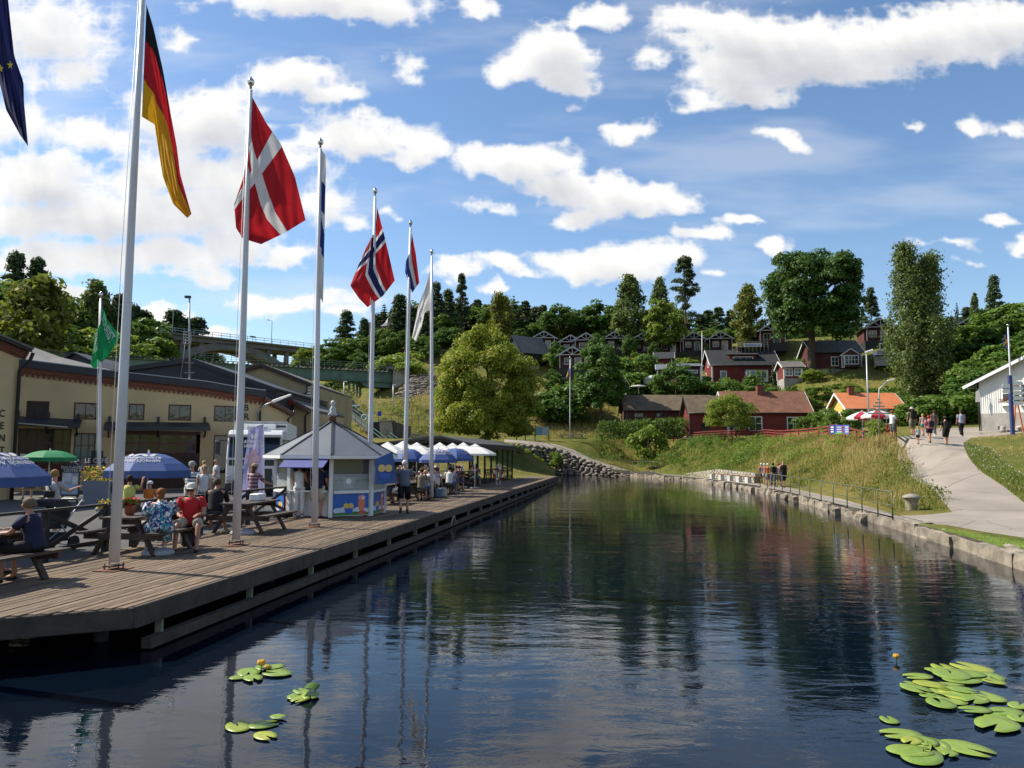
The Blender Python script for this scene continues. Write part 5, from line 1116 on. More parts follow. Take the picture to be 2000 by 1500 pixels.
c,L_,h,r=by(1592,1683,118,687,667,6.5,15.6);hD=house('red_cottage','dark red cottage with a grey roof and white porch under the oak','house',c,R(-4),L_,6.5,h,r,M['b_dark'],M['roofgrey'],M['white'],.45,[('S',-L_*.05,.8,.95,1.25,2,2),('S',L_*.29,.5,.9,1.6,2,3)],down=2.5)
pb=MB();yl=-3.25;pb.prism([(.2,yl-1.3,.4),(3.0,yl-1.3,.4),(3.0,yl-1.3,2.2),(1.6,yl-1.3,3.1),(.2,yl-1.3,2.2)],(0,1.3,0));pb.build('porch',M['b_dark'],hD,world=False);hwin(hD,0,-2*(yl-1.3),'S',1.7,.9,1.9,1.2,4,2);hwin(hD,0,-2*(yl-1.3),'S',.4,.4,.2,1.7,1,1)
pb=MB()
for s in(-1,1):pb.bar((1.6+s*1.75,yl-1.4,2.05),(1.6,yl-1.4,3.2),.12,.12)
pb.build('porch_gable',M['white'],hD,world=False)
c,L_,h,r=by(1534,1568,116,717,708,4,13.9);house('porch_cottage','little red cottage with white corners half hidden by shrubs beside the oak trunk','house',c,R(-5),L_,4,h,r,M['b_red'],M['roofgrey'],M['white'],.4,[('S',-.6,.7,.9,1.0,2,2),('S',.7,.7,.8,1.0,2,2)],down=2.5)
c,L_,h,r=by(1662,1764,80,797,771,5.6,5.3);house('yellow_house','small yellow wooden house with a bright orange roof behind the parasols','house',c,R(-4),L_,5.6,h,r,M['b_yel'],M['t_orange'],M['white'],.45,[('S',-L_*.36,.55,1.1,1.2,2,2),('S',L_*.2,.55,1.2,1.2,2,2),('W',0,.6,1.1,1.2,2,2)],(-1.5,-.2,.95,.6))
c,L_,h,r=by(1722,1752,111,694,690,3.5,17.6);house('terrace_cottage','red and white balcony of a cottage peeking out beside the tall birch','house',c,R(-20),L_,3.5,h,r,M['b_red'],M['white'],M['white'],.3,[('S',-.3,.4,.5,.8,1,1),('S',.5,.4,.5,.8,1,1)],down=2)
c,L_,h,r=by(1012,1048,142,697,670,7,18.6);hg=house('gambrel_house','dark house with a steep grey roof half hidden behind the big round tree','house',c,R(35),6.5,5.2,2.8,3.2,M['navy'],M['roofgrey'],M['darkmetal'],.3,[('S',1,1,1,1.2,2,2)],down=2)
# the row of rental cabins
def cabin_proto():
 t=thing('cabin','x','cabin',(0,0,0),0,'row of identical cabins on the ridge');W_,D_,h,r=4.3,6.0,2.15,1.25;x=W_/2;mb=MB()
 mb.prism([(-x,0,-.1),(x,0,-.1),(x,0,h),(0,0,h+r),(-x,0,h)],(0,D_,0));mb.build('wall',M['b_dark'],t,world=False);mb=MB();mb.box((-x-.2,-1.7,-1.6),(x+.2,D_,-.1));mb.build('deck',M['tar'],t,world=False)
 sl=r/x;X=x+.45;rb=MB()
 for s in(-1,1):rb.prism([(s*X,-1.9,h-.45*sl+.08),(0,-1.9,h+r+.08),(0,D_+.3,h+r+.08),(s*X,D_+.3,h-.45*sl+.08)][::s],(0,0,.1))
 rb.build('roof',M['t_black'],t,world=False);gb_=MB()
 for s in(-1,1):gb_.bar((s*X,-1.95,h-.45*sl+.05),(0,-1.95,h+r+.05),.07,.22)
 gb_.bar((-x,-1.9,h-.02),(x,-1.9,h-.02),.10,.14);gb_.bar((0,-1.9,h),(0,-1.9,h+r-.1),.12,.10)
 for s in(-1,1):gb_.bar((0,-1.9,h+.05),(s*x*.42,-1.9,h+r*.52),.10,.10)
 for s in(-1,1):gb_.bar((s*(x-.08),-1.85,-.1),(s*(x-.08),-1.85,h),.13,.13)
 gb_.build('gable_truss',paint('grey white trim',(.42,.42,.42),.6,.1),t,world=False)
 hwin(t,W_,0,'S',-.85,.75,1.0,1.0,2,1);hwin(t,W_,0,'S',.85,.05,.95,1.75,1,1,'door',gm=M['glasslight'])
 rl=MB()
 for z in(.45,.85):rl.bar((-x,-1.7,z),(x*.3,-1.7,z),.05,.08)
 for k in range(6):rl.bar((-x+k*.52,-1.7,-.1),(-x+k*.52,-1.7,.9),.06,.06)
 rl.build('porch_railing',M['picnic'],t,world=False);return t
cp=cabin_proto()
CB=[(1062,683,152,'end of the row, beside the steep grey roofed house'),(1115,691,150,'half hidden by the dark tree next to the end cabin'),(1146,688,146,'with its red side wall lit by the sun'),(1119,720,128,'standing lower than the rest, below the row near the meadow flag'),
(1202,684,151,'below the wispy slender birch'),(1254,687,150,'in the shade between birch and bright maple'),(1306,690,149,'under the bright green maple'),(1353,686,148,'right behind the trunk of the tall pine'),(1407,685,147,'with two white openings, next to the tall pine'),
(1508,671,135,'set apart on a knoll by the big oak, with a railed terrace'),(1716,667,124,'alone between the oak and the tall twin-topped birch'),(1762,672,126,'almost hidden behind the twin-topped birch'),(1888,664,130,'of which only the gable shows above the hillside bushes')]
for k,(px,by_,Y,lab)in enumerate(CB):
 p=D(px,by_,Y);q=math.atan2(-p.x,p.y)*.7
 if k==0:cp.location=p;cp.rotation_euler=(0,0,q);cp['label']='dark red cabin at the '+lab
 else:dup(cp,p,q+random.uniform(-.1,.1),'dark red cabin '+lab)
 PLAT=MB();
sp=D(1455,690,133);t=thing('terrace','wooden terrace with railing and web address banner by the knoll cabin','terrace',sp);mb=MB();a,b=D(1440,680,133),D(1500,678,133);mb.prism([a,b,b+Vector((0,4,0)),a+Vector((0,4,0))],(0,0,.15));mb.build('floor',M['picnic'],t)
mb=MB()
for k in range(9):p=a.lerp(b,k/8);mb.bar(p-Vector((0,0,1.3)),p+Vector((0,0,1.1)),.09,.09)
for z in(.5,.8,1.1):mb.bar(a+Vector((0,0,z)),b+Vector((0,0,z)),.05,.09)
mb.build('railing',paint('grey terrace wood',(.24,.22,.20),.8,.2),t)
a,b=D(1452,677.5,132.8),D(1488,677,132.8);mb=MB();mb.prism([a,b,b+Vector((0,0,.62)),a+Vector((0,0,.62))],(0,.05,0));bn=mb.build('banner',M['white'],t);lettering('thevisitor.se',(a+b)/2+Vector((0,-.02,.30)),(1,0,0),(0,0,1),.55,paint('banner blue',(.03,.06,.40),.6,.05),bn)
# white boarded house at the road
_wa=D(1918,880,60);WP=Plane(_wa,_wa+Vector((.50,-.866,0))*9);wh=thing('white_house','white boarded house on a concrete base with red curtains beside the road','house',WP.w(3,4.8));e0=WP.px(1918,745)[1];_q=WP.px(2000,701);sl_w=(_q[1]-e0)/_q[0];ap=(5.6,e0+5.6*sl_w);gz=WP.px(1925,836)[1]-.15;pz=WP.px(1925,808)[1]
wz=[pxrect(WP,1957,752,1971,785),pxrect(WP,1993,748,2008,784)]
wall(WP,[(0,pz),(11.2,pz),(11.2,e0),ap,(0,e0)],wz,M['b_white'],wh,depth=.1)
for w_ in wz:window(WP,w_,wh,M['white'],M['glass'],1,2,-.06,.08)
for w_ in wz:mb=MB();mb.prism([WP.w(w_[0]+.1,w_[1]+.1,-.09),WP.w(w_[2]-.1,w_[1]+.1,-.09),WP.w(w_[2]-.1,w_[3]-.1,-.09),WP.w(w_[0]+.1,w_[3]-.1,-.09)],WP.n*.006);mb.build('curtain',M['curtain'],wh)
mb=MB();mb.prism([WP.w(0,gz-1.2,.02),WP.w(11.2,gz-1.2,.02),WP.w(11.2,pz,.02),WP.w(0,pz,.02)],-WP.n*9);mb.build('foundation',M['conc'],wh)
bt_=MB()
for k in range(70):uu=.08+k*.16;bt_.prism([WP.w(uu,pz,0),WP.w(uu+.045,pz,0),WP.w(uu+.045,e0+min(uu,11.2-uu)*sl_w-.02,0),WP.w(uu,e0+min(uu,11.2-uu)*sl_w-.02,0)],WP.n*.03)if not any(a_-.1<uu<c_+.06 for a_,b_,c_,d_ in wz)else None
tag(bt_.build('battens',M['b_white'],wh),kind='stuff')
sd=MB();sd.prism([WP.w(.02,pz,-.05),WP.w(.02,e0,-.05),WP.w(.02,e0,-9),WP.w(.02,pz,-9)],WP.e*.1);sd.build('side_wall',M['b_white'],wh)
rb=MB();sl=(ap[1]-e0)/ap[0];rb.prism([WP.w(-.95,e0-.95*sl,.55),WP.w(ap[0],ap[1],.55),WP.w(ap[0],ap[1],-9.5),WP.w(-.95,e0-.95*sl,-9.5)],(0,0,.14));rb.prism([WP.w(ap[0],ap[1],.55),WP.w(12.1,e0-.95*sl,.55),WP.w(12.1,e0-.95*sl,-9.5),WP.w(ap[0],ap[1],-9.5)],(0,0,.14));rb.build('roof',M['t_black'],wh)
tb=MB();tb.bar(WP.w(-.95,e0-.95*sl-.06,.56),WP.w(ap[0],ap[1]-.06,.56),.05,.22);tb.bar(WP.w(ap[0],ap[1]-.06,.56),WP.w(12.1,e0-.95*sl-.06,.56),.05,.22);tb.build('barge_board',M['white'],wh)
pipe([WP.w(-.05,e0,.08),WP.w(-.05,gz-.3,.08)],.05,'downpipe',M['darkmetal'],wh)
def flowers(t,c,w,d,h,col,n=120,ax=(1,0,0),leafs=True):
 c=np.array(c);A_=np.array(ax);B_=np.cross([0,0,1],A_);q=c+rng.uniform(-.5,.5,(n,1))*w*A_+rng.uniform(-.5,.5,(n,1))*d*B_+rng.uniform(0,1,(n,1))*h*np.array([0,0,1]);o=np.array(wloc(t))
 if leafs:V,Fq=cards(q-o,unit(n)+np.array([0,0,.4]),.055);put('leaves',arrmesh('plant leaves',V,Fq),LF['mid'],t)
 k=rng.random(n)<.8;q=q[k]+np.array([0,0,.03]);V,Fq=cards(q-o,unit(len(q))*.5+np.array([0,-.5,.6]),.045,.8);put('blossoms',arrmesh('blossoms',V,Fq),col,t)
M['redflower']=paint('red blossoms',(.50,.015,.03),.7,.2,9,trans=.3);M['yellowflower']=paint('yellow blossoms',(.75,.45,.04),.7,.2,9,trans=.3);M['whiteflower']=paint('white blossoms',(.8,.8,.75),.7,.1,9,trans=.3);M['orangeflower']=paint('orange blossoms',(.75,.25,.06),.7,.2,9,trans=.3)
for w_,lab in((wz[0],'window box of red flowers under the first window of the white house'),(wz[1],'window box of red flowers under the second window of the white house')):
 t=thing('flower_box',lab,'flower box',WP.w((w_[0]+w_[2])/2,w_[1]-.32,.2));mb=MB();mb.cbox(WP.w((w_[0]+w_[2])/2,w_[1]-.22,.2),(w_[2]-w_[0]+.1,.26,.2),math.atan2(WP.e.y,WP.e.x));mb.build('box',M['white'],t);flowers(t,WP.w((w_[0]+w_[2])/2,w_[1]-.1,.2),.8,.25,.32,M['redflower'],110,tuple(WP.e))
# banner flag on the corner of the white house
a=WP.w(-.0,WP.px(1918,768)[1],.1);t=thing('wall_flag','small white pennant on a stick at the corner of the white house','flag',a);pipe([a,a+Vector((-.25,-.5,.3))],.015,'stick',M['white'],t);q=a+Vector((-.22,-.45,.28));mb=MB();mb.quad(q,q+Vector((-.28,0,-.2)),q+Vector((-.30,.05,-1.0)),q+Vector((.12,.05,-.95)));mb.build('cloth',FW,t)
# ---------------------------------------------------------------- fences, railings, quay
def onland(pts,step):
 out=[];P=[Vector((p[0],p[1],0))for p in pts]
 for a,b in zip(P[:-1],P[1:]):
  n=max(1,round((b-a).length/step));out+=[a.lerp(b,k/n)for k in range(n)]
 out.append(P[-1]);return[Vector((p.x,p.y,hz(p.x,p.y)))for p in out]
def rail_fence(name,label,pts,step,h,rails,pw,rw,rh,mat,cat='fence',sink=.15):
 q=onland(pts,step);t=thing(name,label,cat,q[0])
 for p in q:mb=MB();mb.bar(p-Vector((0,0,sink)),p+Vector((0,0,h)),pw,pw);mb.build('post',mat,t)
 for z in rails:
  for a,b in zip(q[:-1],q[1:]):mb=MB();mb.bar(a+Vector((0,-pw*.6,z)),b+Vector((0,-pw*.6,z)),rw,rh);mb.build('rail',mat,t)
 return t
rail_fence('red_fence','low red wooden fence in front of the hedge on the bank',pl((1213,857,104),(1248,857,103)),2.2,.75,(.38,.68),.10,.04,.12,M['redfence'])
rail_fence('red_fence','long red wooden fence in front of the red house',pl((1288,857,100),(1345,856,96),(1420,855,92),(1500,853,84),(1560,852,76),(1620,851,69)),2.2,.95,(.35,.62,.88),.11,.04,.12,M['redfence'])
rail_fence('red_fence','red wooden fence with banners beside the parasols at the path',pl((1622,851,68.6),(1660,851,62),(1700,851,56),(1733,850,52),(1750,862,48.5)),1.8,1.05,(.35,.66,.98),.11,.04,.12,M['redfence'])
for x0,x1,c1,c2,lab in((1621,1630,(.03,.05,.22),(.75,.75,.75),'narrow dark blue banner with white blocks on the red fence'),(1631,1648,(.05,.09,.45),(.7,.7,.75),'blue banner with a green lower edge on the red fence'),(1649,1659,(.10,.13,.40),(.6,.6,.6),'grey blue banner with rows of small print on the red fence')):
 Y=66.5-(x0-1621)*.14;a,b=D(x0,848,Y),D(x1,848,Y-.6);mb=MB();z=D(x0,830,Y).z-a.z;mb.prism([a,b,b+Vector((0,0,z)),a+Vector((0,0,z))],(0,.03,0));t=solo('banner',mb,[paint('banner '+lab[:12],c1,.6,.05)],lab,'banner',base=a);mb=MB()
 for k in range(3):
  f=.2+k*.25;u0,u1=(.2,.8);A_=a.lerp(b,u0)+Vector((0,-.012,z*f));B_=a.lerp(b,u1)+Vector((0,-.012,z*f));mb.quad(A_,B_,B_+Vector((0,0,z*.12)),A_+Vector((0,0,z*.12)))
 mb.build('print',paint('print '+lab[:12],c2 if 'green' not in lab else(.65,.65,.7),.6,.05),t)
 if 'green' in lab:mb=MB();mb.quad(a+Vector((0,-.014,0)),b+Vector((0,-.014,0)),b+Vector((0,-.014,z*.17)),a+Vector((0,-.014,z*.17)));mb.build('green_strip',paint('banner green',(.10,.45,.06),.6,.05),t)
wood_rail=paint('olive green railing paint',(.085,.095,.050),.5,.2,4)
def steel_rail(label,base,h=.98,curl=True):
 t=thing('railing',label,'railing',base[0])
 for p in base:mb=MB();mb.tube([p,p+Vector((0,0,h))],.022,6);mb.build('post',wood_rail,t)
 for z in(h*.52,h):mb=MB();mb.tube([p+Vector((0,0,z))for p in base],.026 if z==h else .018,6);mb.build('rail',wood_rail,t)
 return t
def qy(x):return float(np.interp(x,[q[0]for q in QW_OUT[::-1]],[q[1]for q in QW_OUT[::-1]]))
steel_rail('green steel railing along the quay path with walkers behind it',[G(x,qy(x)-1.5,.41)for x in(1485,1499,1513,1528,1544,1562,1582,1604,1628,1655,1684,1715,1744)])
rp_=[D(x,y-1,Y)for x,y,Y in((1035,867,98),(1060,871,97.5),(1085,875,97),(1108,884,96.3),(1130,892,95.6),(1150,900,95),(1172,907,94),(1192,912.5,93))]+[G(x,qy(x)-1,.41)for x in(1236,1262,1290)]
for p in rp_:p.z=hz(p.x,p.y)
steel_rail('thin dark railing along the ramp above the stone wall',rp_,1.0)
# coping stones of the quay
qw=thing('quay_wall','quay edge of big weathered granite blocks along the canal','quay wall',QEDGE[2]);P_=[Vector(v)for v in QEDGE];acc=0;seg=[]
S_=[0]
for a,b in zip(P_[:-1],P_[1:]):S_.append(S_[-1]+(b-a).length)
def qp(s):
 for k in range(len(P_)-1):
  if s<=S_[k+1]or k==len(P_)-2:f=(s-S_[k])/(S_[k+1]-S_[k]);return P_[k].lerp(P_[k+1],f),(P_[k+1]-P_[k]).normalized()
s=12.0
while s<S_[-1]-.5:
 big=s<42;ln=random.uniform(1.1,3.2)if big else random.uniform(.7,1.6);e=min(s+ln,S_[-1]);a,d=qp(s+.015);b,_=qp(e-.015);n_=Vector((d.y,-d.x,0));wd=random.uniform(.6,.85);ht=.40+random.uniform(-.05,.05)if big else .34+random.uniform(-.1,.08);o_=random.uniform(-.06,.05)if big else random.uniform(-.2,.1)
 bm=bmesh.new();bmesh.ops.create_cube(bm,size=1);bmesh.ops.subdivide_edges(bm,edges=list(bm.edges),cuts=2,use_grid_fill=True)
 for v in bm.verts:
  p=a.lerp(b,v.co.x+.5)+n_*(v.co.y*wd+wd/2-.12+o_);z=(v.co.z+.5)*(ht+.5)-.5;c_=1-.10*((abs(v.co.x)>.4)+(abs(v.co.y)>.4)+(abs(v.co.z)>.4)==3)
  j=Vector((random.uniform(-1,1),random.uniform(-1,1),random.uniform(-1,1)))*(.035 if big else .06);edge_=-.04 if(abs(v.co.y)>.4 and v.co.z>.4)else 0
  v.co=Vector((p.x,p.y,z+edge_))+j
 me=bpy.data.meshes.new('quay_stone');bm.to_mesh(me);bm.free()
 for v in me.vertices:v.co-=qw.location
 put('quay_stone',me,M['granite'],qw);s=e
def bollard(p,s,label):
 t=thing('bollard',label,'bollard',p);mb=MB();mb.lathe(p,[(.30*s,-.1),(.31*s,0),(.27*s,.30*s),(.36*s,.52*s),(.40*s,.58*s)],14,sy=.9);mb.build('stone_base',M['granite'],t);mb=MB();mb.lathe(p,[(.43*s,.57*s),(.43*s,.63*s),(.36*s,.70*s),(.10*s,.78*s),(.01,.79*s)],14,sy=.9);mb.build('cap',paint('iron cap',(.26,.23,.20),.7,.2,6,.3,20),t)
p=hb(1776,31.2);bollard(p,.80,'round stone mooring bollard standing in the dry grass by the railing end');p=G(1433,938,.42);bollard(p,.75,'low stone bollard on the quay in front of the benches')
# benches and low wall
for k,x in enumerate((1402,1420,1438,1456,1474)):
 _qy=float(np.interp(x,[1330,1400,1490],[928.3,935,944.5]));p=G(x,_qy+.6,.42);t=thing('bench_block',('first','second','third','fourth','fifth')[k]+' concrete bench with wooden seat along the quay path, counted from the ramp side','bench',p,0,'concrete benches along the quay');mb=MB()
 mb.cbox(p+Vector((-.45,.2,.22)),(.30,.75,.44));mb.build('block',paint('pale concrete',(.46,.45,.42),.9,.1,3),t);mb=MB()
 for j in range(3):mb.cbox(p+Vector((.25,-.06+j*.25,.47)),(1.55,.22,.05))
 mb.build('seat',paint('orange brown bench wood',(.30,.15,.06),.7,.2,5),t)
w0=[G(1335,928.3,.42),G(1405,935.0,.42),G(1490,944.6,.42)];t=thing('retaining_wall','low pale stone retaining wall behind the quay benches','wall',w0[1]);
for(a,b,h0,h1)in((w0[0],w0[1],.10,.85),(w0[1],w0[2],.85,.75)):
 n=int((b-a).length/.75)
 for k in range(n):
  for r_ in range(4):
   f0,f1=k/n,(k+1)/n;hh=(h0+(h1-h0)*f0)/4
   if hh<.05:continue
   p,q=a.lerp(b,f0+(.5/n if r_%2 else 0)),a.lerp(b,min(1,f1+(.5/n if r_%2 else 0)));mb=MB();mb.bar(p+Vector((.02,1.3,hh*(r_+.5))),q+Vector((-.02,1.3,hh*(r_+.5))),.3+random.uniform(-.04,.04),hh*.94);mb.build('wall_stone',paint('pale wall stone',(.33,.305,.255),.9,.2,2,.4,12,island=.15),t)
# rubble wall under the ramp
rw=thing('stone_wall','high rough stone wall under the ramp at the end of the canal','wall',D(1120,925,95));rt=[(985,866),(1035,869),(1085,877),(1115,889),(1150,902),(1190,914),(1228,924)];n=0
for row in range(9):
 x=992+random.uniform(0,8)
 while x<1228:
  wd=random.uniform(8,15);ytop=float(np.interp(x,[q[0]for q in rt],[q[1]for q in rt]));yb=float(np.interp(x,[985,1060,1130,1230],[922,926,929,931]));hh=(yb-ytop)/9
  if hh>.8 or row==0:
   hh=max(hh,1.2);y=yb-hh*(row+.5);Y=float(np.interp(x,[1060,1085,1130,1180,1230],[95.5,95.6,94.5,92.4,90.2]))-.45+row*.16+random.uniform(-.15,.15);p=D(x+wd/2,y,Y);mb=MB();mb.ball(p,(wd/1500*Y*.56,.5,hh/1500*Y*.66),7,5);mb.v=[tuple(Vector(v)+Vector([random.uniform(-.09,.09)for _ in range(3)]))for v in mb.v]
   if n<290:mb.build('wall_stone',M['stone'],rw);n+=1
  x+=wd
for x,y,s_ in((1015,892,1.1),(1047,905,.9),(1085,893,.8),(1052,925,.7),(1012,920,.7)):pp=D(x,y,94.2);t=thing('wall_shrub','green shrub rooted in the rough stone wall','shrub',pp-Vector((0,0,1.0)),x,'shrubs growing on the stone wall');t.scale=(s_,s_*.6,s_);put('crown',KIND['shrubB'][0],[],t);put('trunk',KIND['shrubB'][1],[],t)
# hedge in front of the barn
a=hb(1172,101.5);b=hb(1345,97);hedge(a,b,1.5,2.5,'long clipped green hedge in front of the brown roofed barn')
# lamps and signs of the right bank
p=hb(1699,56);q=D(1692,690,56);t=thing('street_lamp','tall straight lamp post with a white head between the red and white parasols','street lamp',p);pipe([p,Vector((p.x,p.y,q.z))],[.075,.05],'post',M['greymetal'],t);mb=MB();mb.bar(Vector((p.x-.1,p.y,q.z+.05)),Vector((p.x+.42,p.y-.2,q.z+.22)),.22,.14);mb.build('lamp_head',M['white'],t,bevel=.03)
p=hb(1718,52);t=thing('street_lamp','slim lamp post with a slanting arm in front of the orange roof','street lamp',p);k0=D(1717,760,52);k1=D(1733,744,52);pipe([p,k0,k1],.045,'post',M['greymetal'],t);mb=MB();mb.bar(k1,k1+Vector((.45,-.1,.12)),.2,.1);mb.build('lamp_head',M['white'],t,bevel=.02)
mb=MB()
for i in range(5):z=k0.z-.7-i*.24;w_=.10+i*.16;mb.bar((p.x-w_,p.y-.08,z),(p.x+w_,p.y-.08,z),.04,.10)
mb.build('slat_sign',paint('pale green slats',(.35,.42,.34),.7,.15),t)
p=D(1978,848,52.5);p.z=hz(p.x,p.y);t=thing('signpost','dark blue signpost with a stack of white direction arrows by the white house','signpost',p);mb=MB();tz=D(1978,733,52.5).z;mb.bar(p,(p.x,p.y,tz),.20,.20);mb.build('post',paint('dark blue post',(.03,.05,.16),.5,.1),t)
for k in range(6):
 z=tz-.22-k*.34;s_=1;mb=MB();x0=p.x+.1;mb.prism([(x0,p.y-.12,z-.13),(x0+.62,p.y-.12,z-.13),(x0+.74,p.y-.12,z),(x0+.62,p.y-.12,z+.13),(x0,p.y-.12,z+.13)],(0,.03,0));mb.build('arrow_sign',M['white'],t)
for k in range(2):z=tz-.75-k*.36;x0=p.x-.1;mb=MB();mb.prism([(x0,p.y-.12,z-.14),(x0-.45,p.y-.12,z-.14),(x0-.55,p.y-.12,z),(x0-.45,p.y-.12,z+.14),(x0,p.y-.12,z+.14)],(0,.03,0));mb.build('arrow_sign',M['white'],t)
p=hb(1990,55.5);t=thing('trestle_sign','orange trestle carrying a small green arrow shaped sign behind the signpost','sign',p);z=D(1990,770,55).z
mb=MB();mb.bar(p+Vector((-.3,0,0)),Vector((p.x,p.y,z)),.08,.08);mb.bar(p+Vector((.4,0,0)),Vector((p.x,p.y,z)),.08,.08)
for k in range(5):mb.bar((p.x-.3,p.y-.06,z+.2+k*.14),(p.x+.25,p.y-.06,z+.24+k*.14),.04,.09)
mb.build('frame',paint('orange paint',(.55,.15,.05),.6,.1),t);mb=MB();mb.prism([(p.x-.35,p.y-.3,z-.6),(p.x+.1,p.y-.3,z-.6),(p.x+.1,p.y-.3,z-.15),(p.x-.12,p.y-.3,z+.15),(p.x-.35,p.y-.3,z-.15)],(0,.04,0));mb.build('green_board',FG,t)
sp_=hb(1968,56.5);t=thing('stone_heap','heap of pale round stones at the foot of the white house','stones',sp_)
for k in range(16):p=sp_+Vector((random.uniform(-.2,1.9),random.uniform(-.5,.5),.12+.22*(k%3==0)));mb=MB();mb.ball(p,(random.uniform(.16,.3),.2,random.uniform(.12,.2)),7,5);mb.build('stone',paint('pale round stone',(.42,.38,.33),.9,.2,4,island=.2),t)
p=hb(1958,57.5);mb=MB();mb.lathe(p,[(.16,0),(.26,.42),(.29,.44),(.24,.40)],12);solo('flower_pot',mb,[M['conc']],'small stone flower pot against the base of the white house','flower pot',base=p)
M['stripe_r']=paint('red parasol stripe',(.50,.03,.06),.7,.06,4,trans=.3)
def parasol(p,ztop,zrim,rad,mats,label,group=None,n=8,valance=.14,rot=.2,square=False,tilt=(0,0),logo=None,base=True,stripes=1,sag=.12,vent=False):
 t=thing('parasol',label,'parasol',p,0,group);c=Vector((p.x+tilt[0],p.y+tilt[1],0));pipe([p,Vector((c.x,c.y,ztop-.03))],.022,'pole',M['whitemetal'],t);nn=n*stripes;cor=[]
 for i in range(n):a=rot+2*math.pi*i/n;cor.append(Vector((c.x+rad*math.cos(a),c.y+rad*math.sin(a),zrim)))
 apex=Vector((c.x,c.y,ztop));mb=MB();K=5
 def pt(i,f):
  a,b=cor[i%n],cor[(i+1)%n];return a.lerp(b,f)
 k=0
 for i in range(n):
  for s_ in range(stripes):
   mb.mat(k%len(mats));k+=1;rows=[]
   for j in range(K+1):
    g=j/K;A_=apex.lerp(pt(i,s_/stripes),g);B_=apex.lerp(pt(i,(s_+1)/stripes),g);bul=math.sin(g*math.pi)*(ztop-zrim)*(sag);A_.z+=bul;B_.z+=bul;rows.append((A_,B_))
   for(a,b),(d,e)in zip(rows[:-1],rows[1:]):mb.quad(a,d,e,b)
   a,b=rows[-1];mb.quad(a,a-Vector((0,0,valance)),b-Vector((0,0,valance)),b)
 can=mb.build('canopy',mats,t)
 if vent:
  vb=MB()
  for i in range(n):vb.quad(apex+Vector((0,0,.10)),apex.lerp(cor[i],.26)+Vector((0,0,.06)),apex.lerp(cor[(i+1)%n],.26)+Vector((0,0,.06)))
  vb.build('vent',mats,can)
 f=MB();f.lathe(apex-Vector((0,0,.02)),[(.03,0),(.035,.05),(.012,.12),(.002,.13)],8);f.build('finial',M['white'],t);rb_=MB()
 for i in range(n):rb_.bar(apex-Vector((0,0,.06)),cor[i]-Vector((0,0,.02)),.012,.012)
 rb_.build('ribs',M['greymetal'],t)
 if base:b_=MB();b_.cbox((p.x,p.y,p.z+.05),(.5,.5,.1));b_.build('foot',M['conc'],t,bevel=.03)
 if logo:
  TV,TP=text_tris('LEJONET&\nBJÖRNEN',1.0)
  for i in logo:
   a,b=cor[i%n],cor[(i+1)%n];eL=(b-a).length
   def sp(x,y):
    g=.66-y*.115;f=.5+x*.115*rad/(eL*g);p_=apex.lerp(a.lerp(b,f),g);p_.z+=math.sin(g*math.pi)*(ztop-zrim)*sag;o_=Vector((p_.x-c.x,p_.y-c.y,0)).normalized();return p_+(o_*.5+Vector((0,0,1)))*.016
   lb=MB();lb.add([sp(v[0],v[1])for v in TV],TP)
   for s_ in(-1,1):lb.quad(*[sp(s_*.75+.55*math.cos(q)+s_*.3*math.sin(q),1.75+.75*math.sin(q))for q in[2*math.pi*j/10 for j in range(10)]])
   lb.build('lettering',FW,t)
 return t
for px,lab in((1686,'red and white striped parasol nearest the red fence corner post'),(1716,'red and white striped parasol beside the slim lamp post')):
 p=hb(px,57 if px<1700 else 55);parasol(p,D(px,802,56).z,D(px,814,56).z,1.12 if px<1700 else 1.2,[M['stripe_r'],M['umbwhite']],lab,'striped parasols',8,.16,stripes=1,rot=.1+px)
# white marquee and greenhouse on the slope
p=hb(1274,120);p.z=D(1274,754,120).z;mb=MB();t=thing('marquee','white garden marquee standing on the slope below the small house','marquee',p)
mb.prism([p+Vector((-1.2,-1,0)),p+Vector((1.2,-1,0)),p+Vector((1.2,1,0)),p+Vector((-1.2,1,0))],(0,0,1.1));mb.build('walls',M['umbwhite'],t);mb=MB();mb.lathe(p+Vector((0,0,1.1)),[(1.85,-.05),(1.75,.08),(.05,.62),(.001,.63)],4,math.pi/4,smooth=False);mb.build('canopy',M['umbwhite'],t)
p=D(1247,757,118);mb=MB();mb.lathe(p,[(1.3,.15),(1.1,.28),(.2,.42),(.01,.43)],10,sy=.7);mb.lathe(p,[(.06,-1),(.06,.2)],6);solo('garden_parasol',mb,[M['umbwhite']],'low white garden parasol beside the marquee','parasol',base=p)
p=D(1217,757,119);t=thing('greenhouse','small arched greenhouse with white ribs at the edge of the trees','greenhouse',p);mb=MB();gl=MB()
for k in range(6):y=k*.5;mb.tube([p+Vector((1.1*math.cos(a),y,1.5*math.sin(a)-.2))for a in[math.pi*j/8 for j in range(9)]],.05,5)
for j in range(8):a,b=math.pi*j/8,math.pi*(j+1)/8;gl.quad(*[p+Vector((1.08*math.cos(q),y,1.48*math.sin(q)-.2))for q,y in((a,0),(b,0),(b,2.5),(a,2.5))])
mb.build('ribs',M['white'],t);gl.build('panes',paint('milky greenhouse sheet',(.42,.5,.48),.3,.1),t)
p0=D(1371,760,119);p1=D(1371,648,119);t=thing('flagpole','bare white flagpole rising in front of the red villa','flagpole',p0);pipe([p0-Vector((0,0,1)),p1],[.07,.045],'shaft',M['white'],t);mb=MB();mb.ball(p1,.13);mb.build('finial',paint('gilt ball',(.55,.42,.15),.4,.1),t)
